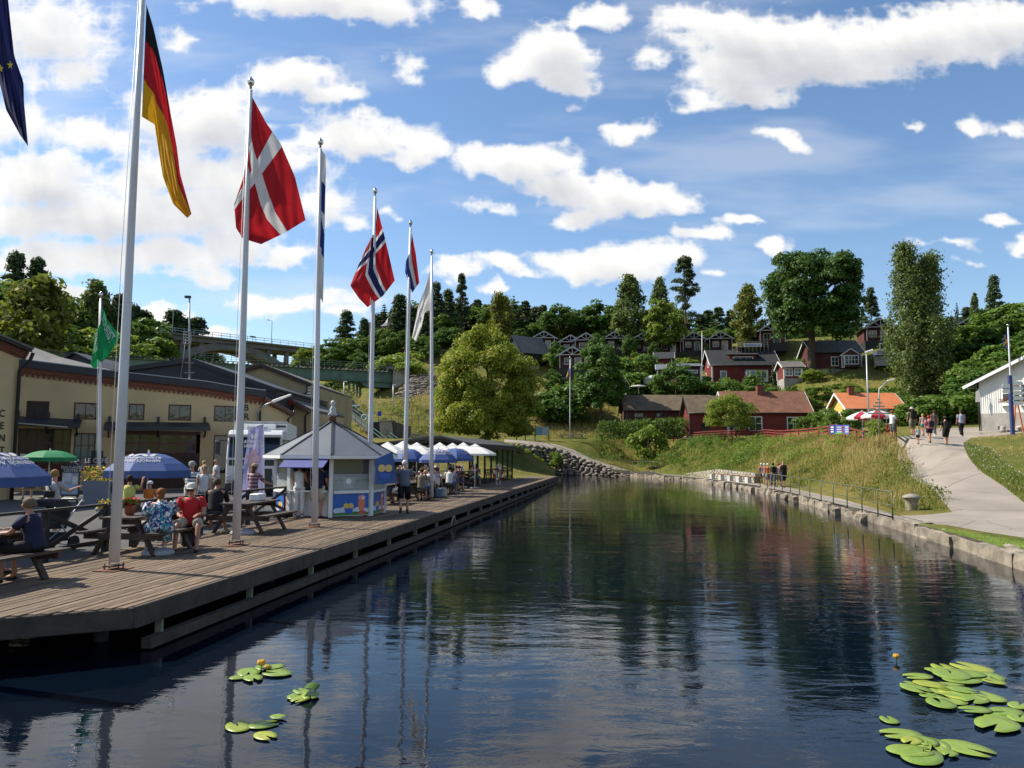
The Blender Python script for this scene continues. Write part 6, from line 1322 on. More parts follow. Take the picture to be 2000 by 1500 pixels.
hp=D(757,662,168);t=thing('gazebo','little pale yellow lookout pavilion with a pointed grey roof among the ridge trees','gazebo',hp);mb=MB();mb.lathe(hp,[(1.5,-.5),(1.5,.9)],8,smooth=False);mb.build('parapet',M['yellow_bright'],t);mb=MB();mb.lathe(hp+Vector((0,0,2.6)),[(2.0,0),(.7,1.0),(.1,2.0),(.01,2.1)],8,smooth=False);mb.build('roof',M['roofslate'],t)
mb=MB()
for k in range(8):a=math.pi*k/4;mb.bar(hp+Vector((1.4*math.cos(a),1.4*math.sin(a),.9)),hp+Vector((1.4*math.cos(a),1.4*math.sin(a),2.65)),.16,.16)
mb.build('posts',M['white'],t)
ib=hb(1040,102.5);t=thing('information_board','dark information board shelter with maps under the edge of the big round tree','notice board',ib)
for x,y0,y1,c_ in((1012,832,850,(.02,.02,.025)),(1027,832,850,(.02,.02,.02)),(1046,834,850,(.10,.22,.28)),(1059,834,850,(.25,.3,.33))):a,b=D(x,y1,102),D(x+13,y0,102);mb=MB();mb.box((a.x,102,a.z),(b.x,102.08,b.z));mb.build('board',paint('board %d'%x,c_,.5,.2,2),t)
for x in(1009,1026,1045,1072):a=D(x,858,102.1);mb=MB();mb.bar(Vector((a.x,102.15,hz(a.x,102.1)-.2)),D(x,829,102.15),.14,.14);mb.build('post',M['tar'],t)
for x,lab in((1105,'low timber bench in the meadow beside the flagpole'),(1128,'short pale timber seat in the meadow behind the flagpole')):
 p=hb(x,103.5);mb=MB();mb.box((p.x-.8,p.y-.2,p.z+.35),(p.x+.8,p.y+.2,p.z+.5));mb.box((p.x-.7,p.y-.15,p.z-.1),(p.x-.45,p.y+.15,p.z+.35));mb.box((p.x+.45,p.y-.15,p.z-.1),(p.x+.7,p.y+.15,p.z+.35));solo('bench',mb,[paint('silver timber',(.30,.25,.18),.9,.2)],lab,'bench',base=p)
# ---------------------------------------------------------------- kiosk
KC=D(648,880,25.95);KC.z=DECK;KR=1.78;ks=thing('kiosk','eight-sided white ice cream kiosk with a grey pointed roof on the boardwalk','kiosk',KC);KA=math.atan2(-KC.y,-KC.x)
kv=[Vector((KC.x+KR*math.cos(KA+math.pi/4*i),KC.y+KR*math.sin(KA+math.pi/4*i),DECK))for i in range(8)] # 0 faces the camera, going round
for i in range(8):
 p=kv[i];mb=MB();mb.cbox(p+Vector((0,0,.98)),(.13,.13,1.96),KA+math.pi/4*i);mb.build('post',M['white'],ks)
 a,b=kv[i],kv[(i+1)%8];d=(b-a).normalized();n=Vector((d.y,-d.x,0));n=n if n.dot(a-KC)>0 else-n;ln=(b-a).length
 hatch=(i==7);a_,b_=a+d*.08,b-d*.08
 def pan(name,z0,z1,off,mat,th=.03):mb=MB();mb.prism([a_+n*off+Vector((0,0,z0)),b_+n*off+Vector((0,0,z0)),b_+n*off+Vector((0,0,z1)),a_+n*off+Vector((0,0,z1))],n*th);return mb.build(name,mat,ks)
 pan('kick_panel',.03,.74,-.02,M['white']);pan('sill',.74,.82,-.06,M['white'],.14);pan('header',1.80,1.96,-.03,M['white'],.06)
 if i in(0,1,6,2): # printed ice cream posters, flat shapes on the panel
  def q(u,z,o=.018):return a_+d*u+n*o+Vector((0,0,z))
  W_=(b_-a_).length;mb=MB();mb.quad(q(0,.05),q(W_,.05),q(W_,.72),q(0,.72));ps=mb.build('poster',paint('poster sky',(.02,.12,.46),.5,.25,1.2),ks)
  def blob(name,u,z,ru,rz,col,o,seg=12,up_=1.0):
   mb=MB();pts=[q(min(W_,max(0,u+ru*math.cos(2*math.pi*k/seg))),max(.05,z+rz*math.sin(2*math.pi*k/seg)*(1 if math.sin(2*math.pi*k/seg)<0 else up_)),o)for k in range(seg)];mb.quad(*pts);mb.build(name,paint('print '+name,col,.5,.15,6),ps)
  mb=MB();mb.quad(q(0,.05,.020),q(W_,.05,.020),q(W_,.13,.020),q(W_*.5,.16,.020),q(0,.12,.020));mb.build('meadow_print',paint('print meadow',(.05,.22,.03),.5,.2,5),ps)
  for u,z,r_ in((.15,.2,.14),(.35,.22,.17),(.62,.19,.15),(.9,.22,.18),(1.1,.18,.12)):blob('cloud_print',u*W_/1.2,z,r_,.09,(.62,.70,.80),.0195+r_*.001)
  s0=.45*W_
  for u,c_ in((s0-.10,(.75,.50,.12)),(s0+.05,(.78,.56,.25))):blob('scoop_print',u,.33,.10,.10,c_,.023)
  mb=MB();mb.quad(q(s0-.17,.27,.0235),q(s0-.12,.10,.0235),q(s0+.10,.10,.0235),q(s0+.14,.27,.0235));mb.build('cup_print',paint('print cup',(.04,.12,.5),.5,.1),ps)
  blob('cone_print',W_*.80,.40,.13,.26,(.72,.22,.12),.024);blob('cream_print',W_*.80,.60,.13,.08,(.75,.30,.32),.0245);blob('fruit_print',W_*.82,.12,.16,.06,(.55,.12,.05),.025);blob('swirl_print',W_*.84,.58,.05,.05,(.8,.75,.7),.0255)
 if hatch:
  mb=MB();mb.prism([a_+n*.05+Vector((0,0,.80)),b_+n*.05+Vector((0,0,.80)),b_+n*.30+Vector((0,0,.80)),a_+n*.30+Vector((0,0,.80))],(0,0,.04));mb.build('counter',M['white'],ks)
 else:
  g=pan('frosted_pane',.82,1.34,-.02,paint('frosted glass',(.30,.335,.335),.25,.12,2));
  gl=pan('pane',1.34,1.80,-.02,glassmat('kiosk glass',(.10,.115,.115)),.012)
  cr=MB();yy=1.12
  for k in range(14):f0,f1=k/14,(k+1)/14;cr.quad(*[a_+d*(f*(b_-a_).length)+n*.014+Vector((0,0,yy+.03*math.sin(9*f+i)+o))for f,o in((f0,0),(f1,0),(f1,.012),(f0,.012))])
  cr.build('wave_print',paint('grey print',(.10,.13,.15),.5,.1),g)
  if i==0:mb=MB();c0=a_.lerp(b_,.42)+n*.016+Vector((0,0,1.12));mb.quad(*[c0+d*.09*math.cos(2*math.pi*k/16)+Vector((0,0,.09*math.sin(2*math.pi*k/16)))for k in range(16)]);mb.build('round_sticker',M['white'],g);mb=MB();c0=a_.lerp(b_,.25)+n*.015;mb.quad(c0+Vector((0,0,1.26)),c0+d*.45+Vector((0,0,1.22)),c0+d*.38+Vector((0,0,.9)),c0+d*.06+Vector((0,0,.9)));mb.build('paper_notice',paint('paper notice',(.40,.43,.43),.8,.05),g)
rim,apz=2.56-DECK,D(654,823,25.95).z-DECK;RR=2.18;rc=[Vector((KC.x+RR*math.cos(KA+math.pi/4*i),KC.y+RR*math.sin(KA+math.pi/4*i),DECK+rim))for i in range(8)];apx=Vector((KC.x,KC.y,DECK+apz))
for i in range(8):mb=MB();a,b=rc[i],rc[(i+1)%8];mb.prism([a,b,apx.lerp(b,.02),apx.lerp(a,.02)],(0,0,.03));mb.build('roof_panel',M['roofslate'],ks)
for i in range(8):mb=MB();mb.bar(rc[i]+Vector((0,0,.03)),apx+Vector((0,0,.04)),.07,.05);mb.build('hip_cap',M['darkmetal'],ks)
mb=MB()
for i in range(8):mb.bar(rc[i]-Vector((0,0,.03)),rc[(i+1)%8]-Vector((0,0,.03)),.07,.10)
mb.build('eave_rail',M['white'],ks);mb=MB();mb.add(rc,[list(range(8))[::-1]]);mb.build('ceiling',M['white'],ks)
f=MB();f.lathe(apx,[(.12,-.04),(.12,.12),(.16,.14),(.10,.18)],10);f.build('finial_base',paint('copper brown',(.20,.10,.06),.6,.2),ks);f=MB();f.lathe(apx+Vector((0,0,.18)),[(.13,0),(.17,.06),(.08,.14),(.12,.22),(.07,.30),(.05,.36),(.09,.42),(.06,.50),(.005,.54)],12);f.build('finial',paint('grey finial',(.45,.46,.46),.4,.1),ks)
mb=MB();mb.cbox(KC+Vector((0,0,.02)),(2.6,2.6,.03));mb.build('floor',M['conc'],ks)
a,b=rc[7],rc[0];dn=((a+b)/2-apx);dn.z=0;dn.normalize();mb=MB();mb.prism([a.lerp(b,.08)-Vector((0,0,.10)),a.lerp(b,.94)-Vector((0,0,.10)),a.lerp(b,.94)+dn*.42-Vector((0,0,.34)),a.lerp(b,.08)+dn*.42-Vector((0,0,.34))],(0,0,-.02));mb.build('awning',paint('blue violet awning',(.075,.09,.30),.7,.1,3,trans=.2),ks)
# hanging ad and tall beach banner
p=rc[1]+Vector((-.15,-.2,-.10));t=thing('hanging_sign','tilted blue advertisement with two ice cream scoops hanging from the kiosk eave','sign',p);mb=MB();e=Vector((1,.3,0)).normalized();mb.prism([p,p+e*.55+Vector((0,0,.25)),p+e*.72+Vector((0,0,-.75)),p+e*.02+Vector((0,0,-.80))],(0,.03,0));mb.build('panel',paint('blue advert',(.03,.10,.30),.5,.3,2),t)
for k in range(2):c0=p+e*(.22+k*.22)+Vector((0,-.015,-.28));mb=MB();mb.quad(*[c0+e*.12*math.cos(2*math.pi*j/12)+Vector((0,-.004*k,.12*math.sin(2*math.pi*j/12)))for j in range(12)]);mb.build('scoop_print',paint('print scoop',(.75,.52,.2),.5,.1),t)
c0=p+e*.33+Vector((0,-.012,-.5));mb=MB();mb.quad(c0-e*.2+Vector((0,0,.06)),c0+e*.2+Vector((0,0,.06)),c0+e*.14+Vector((0,0,-.12)),c0-e*.14+Vector((0,0,-.12)));mb.build('cup_print',paint('print cup',(.04,.12,.5),.5,.1),t)
bp=G(515,985,STREET);bp=D(515,985,26.5);bp.z=STREET;t=thing('beach_banner','tall violet blue banner with a pink ice cream cone standing beside the kiosk','banner',bp);Yb=bp.y
q=[D(485,838,Yb),D(514,829,Yb),D(517,975,Yb),D(472,975,Yb),D(476,905,Yb)];mb=MB();N_=14;vio=paint('violet banner cloth',(.33,.33,.56),.75,.06,3,trans=.4)
Lx=lambda y:float(np.interp(y,[838,880,905,975],[485,481,476,472]));Rx=lambda y:float(np.interp(y,[829,975],[514,518]))
for j in range(N_):
 for k in range(6):
  def pt(jj,kk):y0,y1=838-9*kk/6,975;y=y0+(y1-y0)*jj/N_;x=Lx(y)+(Rx(y)-Lx(y))*kk/6;return D(x,y,Yb+.05*math.sin(kk*1.7+jj*.4)*(1-kk/7))
  mb.quad(pt(j,k),pt(j+1,k),pt(j+1,k+1),pt(j,k+1))
mb.build('cloth',vio,t);pipe([bp,D(515.5,900,Yb),D(514.5,828,Yb),D(500,833,Yb)],.018,'pole',M['whitemetal'],t);mb=MB();mb.cbox(bp+Vector((0,0,.04)),(.6,.6,.08));mb.build('foot',M['darkmetal'],t)
z=Vector((0,-.09,0));lettering('LEJONET&\nBJÖRNEN',D(497.5,867,Yb)+z,(1,0,0),(0,0,1),.15,FW,t,mirror=True)
mb=MB()
for s_ in(-1,1):c0=D(497.5+s_*3.2,852,Yb)+z;mb.quad(*[c0+Vector((.045*math.cos(2*math.pi*j/10)+s_*.01*math.sin(2*math.pi*j/10),0,.10*math.sin(2*math.pi*j/10)))for j in range(10)])
mb.build('emblem',FW,t)
for x,y,r_,c_ in((498,884,.11,(.66,.42,.46)),(490,892,.12,(.62,.36,.42)),(502,895,.12,(.68,.46,.48)),(494,903,.12,(.66,.44,.44))):c0=D(x,y,Yb)+z*(1.05+.02*(y-884));mb=MB();mb.quad(*[c0+Vector((r_*math.cos(2*math.pi*j/12),0,r_*math.sin(2*math.pi*j/12)))for j in range(12)]);mb.build('scoop_print',paint('pink scoop %d'%y,c_,.7,.2,9),t)
mb=MB();mb.quad(D(487,905,Yb)+z*1.5,D(493,950,Yb)+z*1.5,D(500,950,Yb)+z*1.5,D(505,905,Yb)+z*1.5);mb.build('cone_print',paint('waffle print',(.55,.38,.30),.7,.2,12),t)
# ---------------------------------------------------------------- lorry
LP=D(497,880,36.5);LP.z=STREET;lz=math.atan2(-LP.x,LP.y)*.62;lo=thing('lorry','white box lorry with a dark windscreen parked by the factory','lorry',LP,lz)
LW=paint('white lorry paint',(.66,.67,.68),.3,.05,2);LG=paint('dark grey lorry plastic',(.035,.037,.04),.5,.15,4)
def lbox(name,lo_,hi_,mat,bev=.03):mb=MB();mb.box(lo_,hi_);return mb.build(name,mat,lo,world=False,bevel=bev)
cab=MB();prof=[(-.05,.45),(-.12,1.0),(-.10,1.75),(.22,2.85),(.55,3.10),(2.0,3.15),(2.0,.45)];cab.prism([(-1.25,y,z)for y,z in prof],(2.5,0,0));cab.build('cab',LW,lo,world=False,bevel=.05)
ws=MB();ws.quad((-1.14,-.105,1.80),(1.14,-.105,1.80),(1.14,.205,2.76),(-1.14,.205,2.76));ws.v=[(x,y-.025,z)for x,y,z in ws.v];ws.build('windscreen',glassmat('dark windscreen',(.02,.03,.045)),lo,world=False)
lbox('lower_grille',(-.85,-.17,.50),(.85,-.10,1.28),LG);lbox('bumper',(-1.26,-.22,.32),(1.26,-.02,.62),LG);lbox('grille_band',(-1.12,-.15,1.42),(1.12,-.09,1.70),LG)
for s in(-1,1):
 hl=lbox('headlight',(s*1.02-.2,-.17,.70),(s*1.02+.2,-.10,.98),paint('lamp glass',(.5,.52,.55),.15,.1,9));lbox('side_window',(s*1.253-.01,.45,1.85),(s*1.253+.01,1.45,2.7),M['glass'],.004)
 mr=MB();mr.bar((s*1.25,.25,2.6),(s*1.62,-.05,2.6),.05,.05);mr.bar((s*1.25,.25,1.9),(s*1.62,-.05,1.95),.05,.05);mr.build('mirror_arm',LG,lo,world=False);mr=MB();mr.cbox((s*1.64,-.08,2.28),(.24,.12,.62));mr.build('mirror',LG,lo,world=False,bevel=.04)
vis=MB();vis.prism([(-1.2,.02,2.84),(1.2,.02,2.84),(1.2,-.32,2.72),(-1.2,-.32,2.72)],(0,0,.05));vis.build('sun_visor',LG,lo,world=False);lbox('roof_beacon',(-.5,.6,3.15),(.5,.9,3.32),LW)
lbox('box_body',(-1.28,2.25,.95),(1.28,8.6,3.55),paint('white box panels',(.70,.71,.72),.4,.04,2),.02);lbox('box_frame',(-1.30,2.2,3.50),(1.30,2.32,3.60),M['greymetal'],.01);lbox('cooling_unit',(-.75,1.9,2.95),(.75,2.3,3.45),LW);lbox('name_plate',(.72,2.22,3.30),(1.2,2.26,3.40),LG,.004);lbox('chassis',(-.5,.6,.55),(.5,8.3,.95),LG)
for s in(-1,1):
 for y in(1.25,5.9,7.2):mb=MB();mb.tube([(s*.95,y,.48),(s*1.24,y,.48)],.48,18);w_=mb.build('wheel',M['black'],lo,world=False);mb=MB();mb.tube([(s*1.2,y,.48),(s*1.252,y,.48)],.26,12);mb.build('rim',M['greymetal'],w_,world=False)
wp=MB();wp.bar((-.6,-.16,1.82),(.1,-.05,2.15),.025,.02);wp.build('wiper',LG,lo,world=False)
# ---------------------------------------------------------------- fence between deck and street, picnic tables
def cross_fence(pts,label,h=.92,first=True):
 t=thing('cross_braced_fence',label,'fence',pts[0])
 for p in pts:mb=MB();mb.bar(p-Vector((0,0,.1)),p+Vector((0,0,h)),.11,.11);mb.build('post',M['tar'],t)
 for a,b in zip(pts[:-1],pts[1:]):
  d=(b-a).normalized();n=Vector((d.y,-d.x,0))
  for nm,p,q,w_,hh in(('top_rail',a+Vector((0,0,h)),b+Vector((0,0,h)),.12,.05),('bottom_rail',a+Vector((0,0,.16)),b+Vector((0,0,.16)),.06,.08),('brace',a+n*.03+Vector((0,0,.20)),b+n*.03+Vector((0,0,h-.06)),.035,.09),('brace',a-n*.03+Vector((0,0,h-.06)),b-n*.03+Vector((0,0,.20)),.035,.09)):
   mb=MB();mb.bar(p,q,w_,hh);mb.build(nm,M['tar'],t)
 return t
W0=4.40
def s_at(px,w,z=DECK):return min((abs(PX(dk(.05*i,w,z))[0]-px),.05*i)for i in range(-60,500))[1]
fs_=[s_at(px,W0)for px in(87,206,391,557)]
cross_fence([dk(s,W0)for s in(fs_[0]-4.0,fs_[0]-2.0,fs_[0],fs_[1])],'dark cross-braced wooden fence between the picnic tables and the pushchair')
cross_fence([dk(s,W0)for s in(fs_[1]+.9,(fs_[1]+.9+fs_[2])/2,fs_[2],(fs_[2]+fs_[3])/2,fs_[3])],'dark cross-braced wooden fence ending at the ice cream kiosk')
def picnic(s,w,label,rz=0,L_=1.8):
 p=dk(s,w);t=thing('picnic_table',label,'picnic table',p,RZD+rz,'dark stained picnic tables on the boardwalk');h=.74
 for k in range(5):mb=MB();mb.cbox((0,-.30+k*.15,h),(L_,.138,.042));mb.build('tabletop_board',M['picnic'],t,world=False)
 for s_ in(-1,1):
  for k in range(2):mb=MB();mb.cbox((0,s_*(.66+k*.14),.45),(L_,.13,.042));mb.build('seat_board',M['picnic'],t,world=False)
 for e in(-1,1):
  x=e*(L_/2-.28)
  for s_ in(-1,1):mb=MB();mb.bar((x,s_*.66,0),(x,s_*.22,h-.02),.05,.12,up=(1,0,0));mb.build('leg',M['picnic'],t,world=False)
  mb=MB();mb.bar((x+e*.05,-.84,.38),(x+e*.05,.84,.38),.05,.12);mb.build('seat_bearer',M['picnic'],t,world=False);mb=MB();mb.bar((x+e*.05,-.36,h-.08),(x+e*.05,.36,h-.08),.05,.10);mb.build('top_bearer',M['picnic'],t,world=False)
 return t
PT=dict(a=(1.10,3.40),b=(5.07,3.32),d=(9.30,3.22))
picnic(*PT['a'],'dark picnic table at the near end of the boardwalk with a woman sitting at it');picnic(*PT['b'],'dark picnic table where the woman in the floral dress sits');picnic(*PT['d'],'dark picnic table with a white parcel beside the kiosk fence')
PT['e']=(dkof(G(812,985,DECK))[0],3.3);picnic(*PT['e'],'dark picnic table behind the standing white haired man',0.1)
PT['f']=(dkof(G(880,972,DECK))[0],3.2);picnic(*PT['f'],'dark picnic table crowded with guests next to the open railing',0.05)
PT['g']=(dkof(G(850,960,DECK))[0]+1,6.0);picnic(*PT['g'],'dark picnic table in the shade under the blue parasols',0)
# parasols of the terrace
p=D(291,880,22);p.z=STREET;parasol(p,D(291,886,22).z,D(291,918,22).z,1.20,[M['umbblue']],'big blue ice cream parasol standing on the street behind the fence','blue ice cream parasols',8,.20,rot=.05,logo=(4,5,6),sag=.35)
p=D(-30,880,15.6);p.z=STREET;parasol(p,D(-30,888,15.6).z+.05,D(0,930,15.6).z,1.25,[M['umbblue']],'blue ice cream parasol cut off by the picture edge','blue ice cream parasols',8,.20,rot=.25,logo=(4,5,6,7),sag=.35)
for px,top,rim_,Y,lab in((797,877,896,38,'blue ice cream parasol behind the white haired man'),(856,878,898,36.5,'blue ice cream parasol beside the last flagpole'),(890,876,895,39,'blue ice cream parasol closest to the dark pavilion')):
 p=D(px,880,Y);p.z=DECK;parasol(p,D(px,top,Y).z,D(px,rim_,Y).z,.92,[M['umbblue']],lab,'blue ice cream parasols',8,.14,rot=px,logo=(2,3,4,5,6),sag=.35)
p=D(98,880,34);p.z=STREET;parasol(p,D(98,880,34).z,D(98,893,34).z,1.10,[M['umbgreen']],'green parasol with small white print in front of the shop windows',None,8,.17,rot=.3,sag=.35)
for k,(px,top,rim_,Y,r_)in enumerate(((757,866,886,43.5,1.45),(787,864,886,45,1.5),(814,867,887,44,1.45),(859,867,886,45,1.4),(884,868,886,45.5,1.4),(905,867,886,44.5,1.35),(928,870,886,43.5,1.45))):
 p=D(px,880,Y);p.z=DECK;parasol(p,D(px,top,Y).z,D(px,rim_,Y).z,r_,[M['umbwhite']],('white square parasol over the terrace, nearest the kiosk','second white square parasol from the kiosk','third white square parasol from the kiosk, behind a blue one','white square parasol just beyond the last flagpole','white square parasol between two blue parasols','white square parasol behind the blue one by the pavilion','white square parasol nearest the dark pavilion')[k],'white terrace parasols',4,.10,rot=math.pi/4+RZD,sag=.12,vent=True)
# ---------------------------------------------------------------- dark pavilion
pv0=D(864,880,46.5);pv0.z=DECK;PVL=16.5;pv=thing('pavilion','long open restaurant pavilion of tarred timber with a low dark roof','pavilion',pv0+DD*8);zr,ze=D(864,855,46.5).z,D(918,868.5,46.5).z;zl=D(798,865,46.5).z
def pp(s,w,z):v=pv0+DD*s+DN*w;return Vector((v.x,v.y,z))
mb=MB();mb.prism([pp(-.6,-1.95,ze-.05),pp(PVL+.5,-1.95,ze-.05),pp(PVL+.5,0,zr),pp(-.6,0,zr)],(0,0,.12));mb.prism([pp(-.6,0,zr),pp(PVL+.5,0,zr),pp(PVL+.5,5.5,zl-.3),pp(-.6,5.5,zl-.3)],(0,0,.12));mb.build('roof',paint('black felt roof',(.035,.036,.038),.85,.25,1.5,.2,20),pv)
mb=MB();mb.bar(pp(-.6,-1.9,ze-.16),pp(PVL+.4,-1.9,ze-.16),.10,.22);mb.build('eave_beam',M['tar'],pv)
for k in range(8):s=k*PVL/7;mb=MB();mb.bar(pp(s,-1.7,.5),pp(s,-1.7,ze),.13,.13);mb.build('post',M['tar'],pv)
for s in(0,PVL/2,PVL):
 for w in(1.6,4.9):mb=MB();mb.bar(pp(s,w,.5),pp(s,w,zr-.25*w/4),.14,.14);mb.build('post',M['tar'],pv)
mb=MB();mb.bar(pp(0,-1.7,ze-.1),pp(0,0,zr-.1),.12,.2);mb.bar(pp(0,0,zr-.1),pp(0,5,zl-.35),.12,.2);mb.bar(pp(0,-1.7,ze-.12),pp(0,5,ze-.12),.12,.16);mb.build('gable_truss',M['tar'],pv)
for k in range(14):
 s0,s1=PVL*.30+k*PVL*.7/14,PVL*.30+(k+1)*PVL*.7/14
 for a,b in(((s0,.62),(s1,1.50)),((s0,1.50),(s1,.62))):mb=MB();mb.bar(pp(a[0],-1.72,a[1]),pp(b[0],-1.72,b[1]),.04,.07);mb.build('lattice_bar',M['tar'],pv)
for z in(.60,1.54):mb=MB();mb.bar(pp(PVL*.30,-1.72,z),pp(PVL,-1.72,z),.08,.08);mb.build('lattice_rail',M['tar'],pv)
mb=MB();mb.prism([pp(PVL*.2,5.2,.5),pp(PVL,5.2,.5),pp(PVL,5.2,2.6),pp(PVL*.2,5.2,2.6)],DN*.1);mb.build('back_wall',M['tar'],pv)
q0,q1,q2=G(948,953,DECK),G(912,951,DECK),D(905,950,46);cross_fence([dk(dkof(q0)[0],2.45),dk(dkof(q0)[0]+1.0,3.8),dk(dkof(q0)[0]+1.5,5.6)],'dark wooden railing closing off the pavilion terrace')
# life ring post, folding chair, lawn stones at the boardwalk end
lp=G(973,947,DECK);t=thing('life_ring_stand','grey post carrying a red and white life ring at the edge of the boardwalk','life ring',lp);mb=MB();h=D(973,908,lp.y).z-lp.z;mb.box(lp+Vector((-.16,0,0)),lp+Vector((-.06,.10,h)));mb.box(lp+Vector((.06,0,0)),lp+Vector((.16,.10,h)));mb.box(lp+Vector((-.2,-.03,h-.1)),lp+Vector((.2,.13,h)));mb.build('post',M['greymetal'],t)
mb=MB();n_=20
for k in range(n_):
 mb.mat(1 if(k//2.5)%2 else 0);a0,a1=2*math.pi*k/n_,2*math.pi*(k+1)/n_;c0=lp+Vector((.02,-.06,h*.55));mb.tube([c0+Vector((.27*math.cos(a),0,.36*math.sin(a)))for a in(a0,a1)],.065,6,cap=False)
mb.build('life_ring',[M['red'],M['white']],t)
c=D(1018,932,84);c.z=hz(c.x,c.y);t=thing('garden_chair','brown slatted garden chair on the small lawn beside the pavilion','chair',c);mb=MB();mb.box(c+Vector((-.3,-.3,.42)),c+Vector((.3,.3,.47)));mb.build('seat',M['picnic'],t)
for dx in(-.28,.28):
 for dy in(-.28,.28):mb=MB();mb.bar(c+Vector((dx,dy,0)),c+Vector((dx,dy,.95 if dy>0 else .65)),.06,.06);mb.build('leg',M['picnic'],t)
for k in range(4):mb=MB();mb.bar(c+Vector((-.28,.28,.55+k*.12)),c+Vector((.28,.28,.55+k*.12)),.03,.08);mb.build('back_slat',M['picnic'],t)
for px,py,Y,lab,s_ in((954,941,56,'reddish round boulder in the grass beside the terrace railing',.55),(1055,927,92,'pale boulder at the lawn edge by the water',.7)):
 p=D(px,py,Y);p.z=.55;mb=MB();mb.ball(p,(s_,s_*.7,s_*.5),12,8);mb.v=[tuple(Vector(v)+mnoise.noise_vector(Vector(v)*2)*.1)for v in mb.v];solo('boulder',mb,[paint('pinkish stone',(.36,.24,.18),.9,.2,4)if px<1000 else M['stone']],lab,'boulder',base=p)
# ---------------------------------------------------------------- things on the street
p=D(196,985,29);p.z=STREET;t=thing('flower_tub','big square grey planter full of yellow and orange flowers on the street','planter',p);mb=MB();w0,w1,h=.36,.50,.98
mb.add([p+Vector((x*w,y*w,z))for w,z in((w0,0),(w1,h),(w1-.05,h),(w1-.06,h-.12))for x,y in((-1,-1),(1,-1),(1,1),(-1,1))],[(0,3,2,1)]+[(r*4+k,r*4+(k+1)%4,r*4+4+(k+1)%4,r*4+4+k)for r in range(3)for k in range(4)]+[(12,13,14,15)]);mb.build('tub',paint('grey blue planter',(.16,.18,.23),.6,.08,2),t)
flowers(t,p+Vector((0,0,h-.05)),1.25,1.0,.55,M['yellowflower'],300);flowers(t,p+Vector((.15,-.1,h+.1)),.9,.7,.35,M['orangeflower'],60,leafs=False)
p=D(211,985,24);p.z=STREET;t=thing('flower_bowl','low grey bowl with a small green plant beside the big planter','planter',p);mb=MB();mb.lathe(p,[(.2,0),(.34,.30),(.36,.33),(.30,.30),(.28,.22)],14);mb.build('bowl',paint('grey blue planter',(.16,.18,.23)),t);flowers(t,p+Vector((0,0,.3)),.55,.5,.3,M['yellowflower'],90)
def signboard(px0,py0,px1,py1,Y,col,label,arch=False,lines=(),posters=(),leg=True):
 a,b=D(px0,py1,Y),D(px1,py0,Y);x0,x1,z0,z1=a.x,b.x,max(a.z,STREET),b.z;t=thing('signboard',label,'sign',((x0+x1)/2,Y,STREET));pts=[(x0,Y,z0),(x1,Y,z0)]
 if arch:c,r_=(x0+x1)/2,(x1-x0)/2;zz=z1-r_*.9;pts+=[(c+r_*math.cos(q),Y,zz+r_*.9*math.sin(q))for q in[math.pi*k/12 for k in range(13)]]
 else:pts+=[(x1,Y,z1),(x0,Y,z1)]
 mb=MB();mb.prism(pts,(0,.06,0));mb.build('board',col,t)
 for(fx,fz,sz,txt)in lines:lettering(txt,(x0+(x1-x0)*fx,Y-.008,z0+(z1-z0)*fz),(1,0,0),(0,0,1),sz,FW,t)
 for kk,(f0,g0,f1,g1,c_)in enumerate(posters):mb=MB();X0,X1,Z0,Z1=x0+(x1-x0)*f0,x0+(x1-x0)*f1,z0+(z1-z0)*g0,z0+(z1-z0)*g1;mb.box((X0,Y-.014-.004*kk,Z0),(X1,Y-.004,Z1));mb.build('poster',paint('notice %d'%int(c_[2]*1000),c_,.6,.25,5),t)
 if leg:mb=MB();mb.box((x0+.03,Y,STREET),(x0+.10,Y+.05,z0));mb.box((x1-.10,Y,STREET),(x1-.03,Y+.05,z0));mb.build('legs',M['darkmetal'],t)
 return t
signboard(118,904,157,969,31,paint('dark navy board',(.018,.02,.03),.6,.1),'dark arched information board with white lettering and posters on the street',True,((.5,.86,.155,'DALSLAND'),(.5,.76,.155,'CENTER')),((.05,.05,.95,.70,(.33,.35,.40)),(.08,.42,.55,.68,(.5,.52,.56)),(.62,.36,.92,.60,(.62,.62,.58)),(.12,.08,.9,.34,(.28,.42,.62))))
signboard(171,892,206,948,36,paint('black chalk board',(.02,.022,.03),.7,.2),'black cafe menu board leaning by the shop wall',False,((.45,.86,.30,'LE CAFE'),)+tuple((.45,.70-.13*k,.10,s_)for k,s_ in enumerate(('KAFFE & BULLE','SMÖRGÅSAR','GLASS & DRYCK','VÅFFLOR'))))
signboard(178,880,201,893,36.3,paint('dark navy board',(.018,.02,.03)),'small dark board above the cafe menu',leg=False)
# pushchair behind the fence
p=dk((fs_[0]+fs_[1])/2+.55,W0+1.1,STREET);t=thing('pushchair','black pushchair with a dark hood parked behind the fence','pushchair',p,RZD);hood=MB()
for k in range(7):
 a=math.radians(20+k*21);hood.smooth=True
 if k<6:b=math.radians(20+(k+1)*21);hood.quad(*[(.05+.36*math.cos(q),y,.78+.30*math.sin(q))for q,y in((a,-.24),(b,-.24),(b,.24),(a,.24))])
hood.quad(*[(.05+.36*math.cos(math.radians(20+k*21)),-.24,.78+.30*math.sin(math.radians(20+k*21)))for k in range(7)]);hood.quad(*[(.05+.36*math.cos(math.radians(20+k*21)),.24,.78+.30*math.sin(math.radians(20+k*21)))for k in range(7)]);BLK=paint('black pushchair cloth',(.018,.018,.022),.8,.2,6);hood.build('hood',BLK,t,world=False)
mb=MB();mb.prism([(-.35,-.22,.50),(.25,-.22,.45),(.38,-.22,.85),(.30,-.22,.85),(.18,-.22,.60),(-.30,-.22,.62)],(0,.44,0));mb.build('seat',BLK,t,world=False);mb=MB()
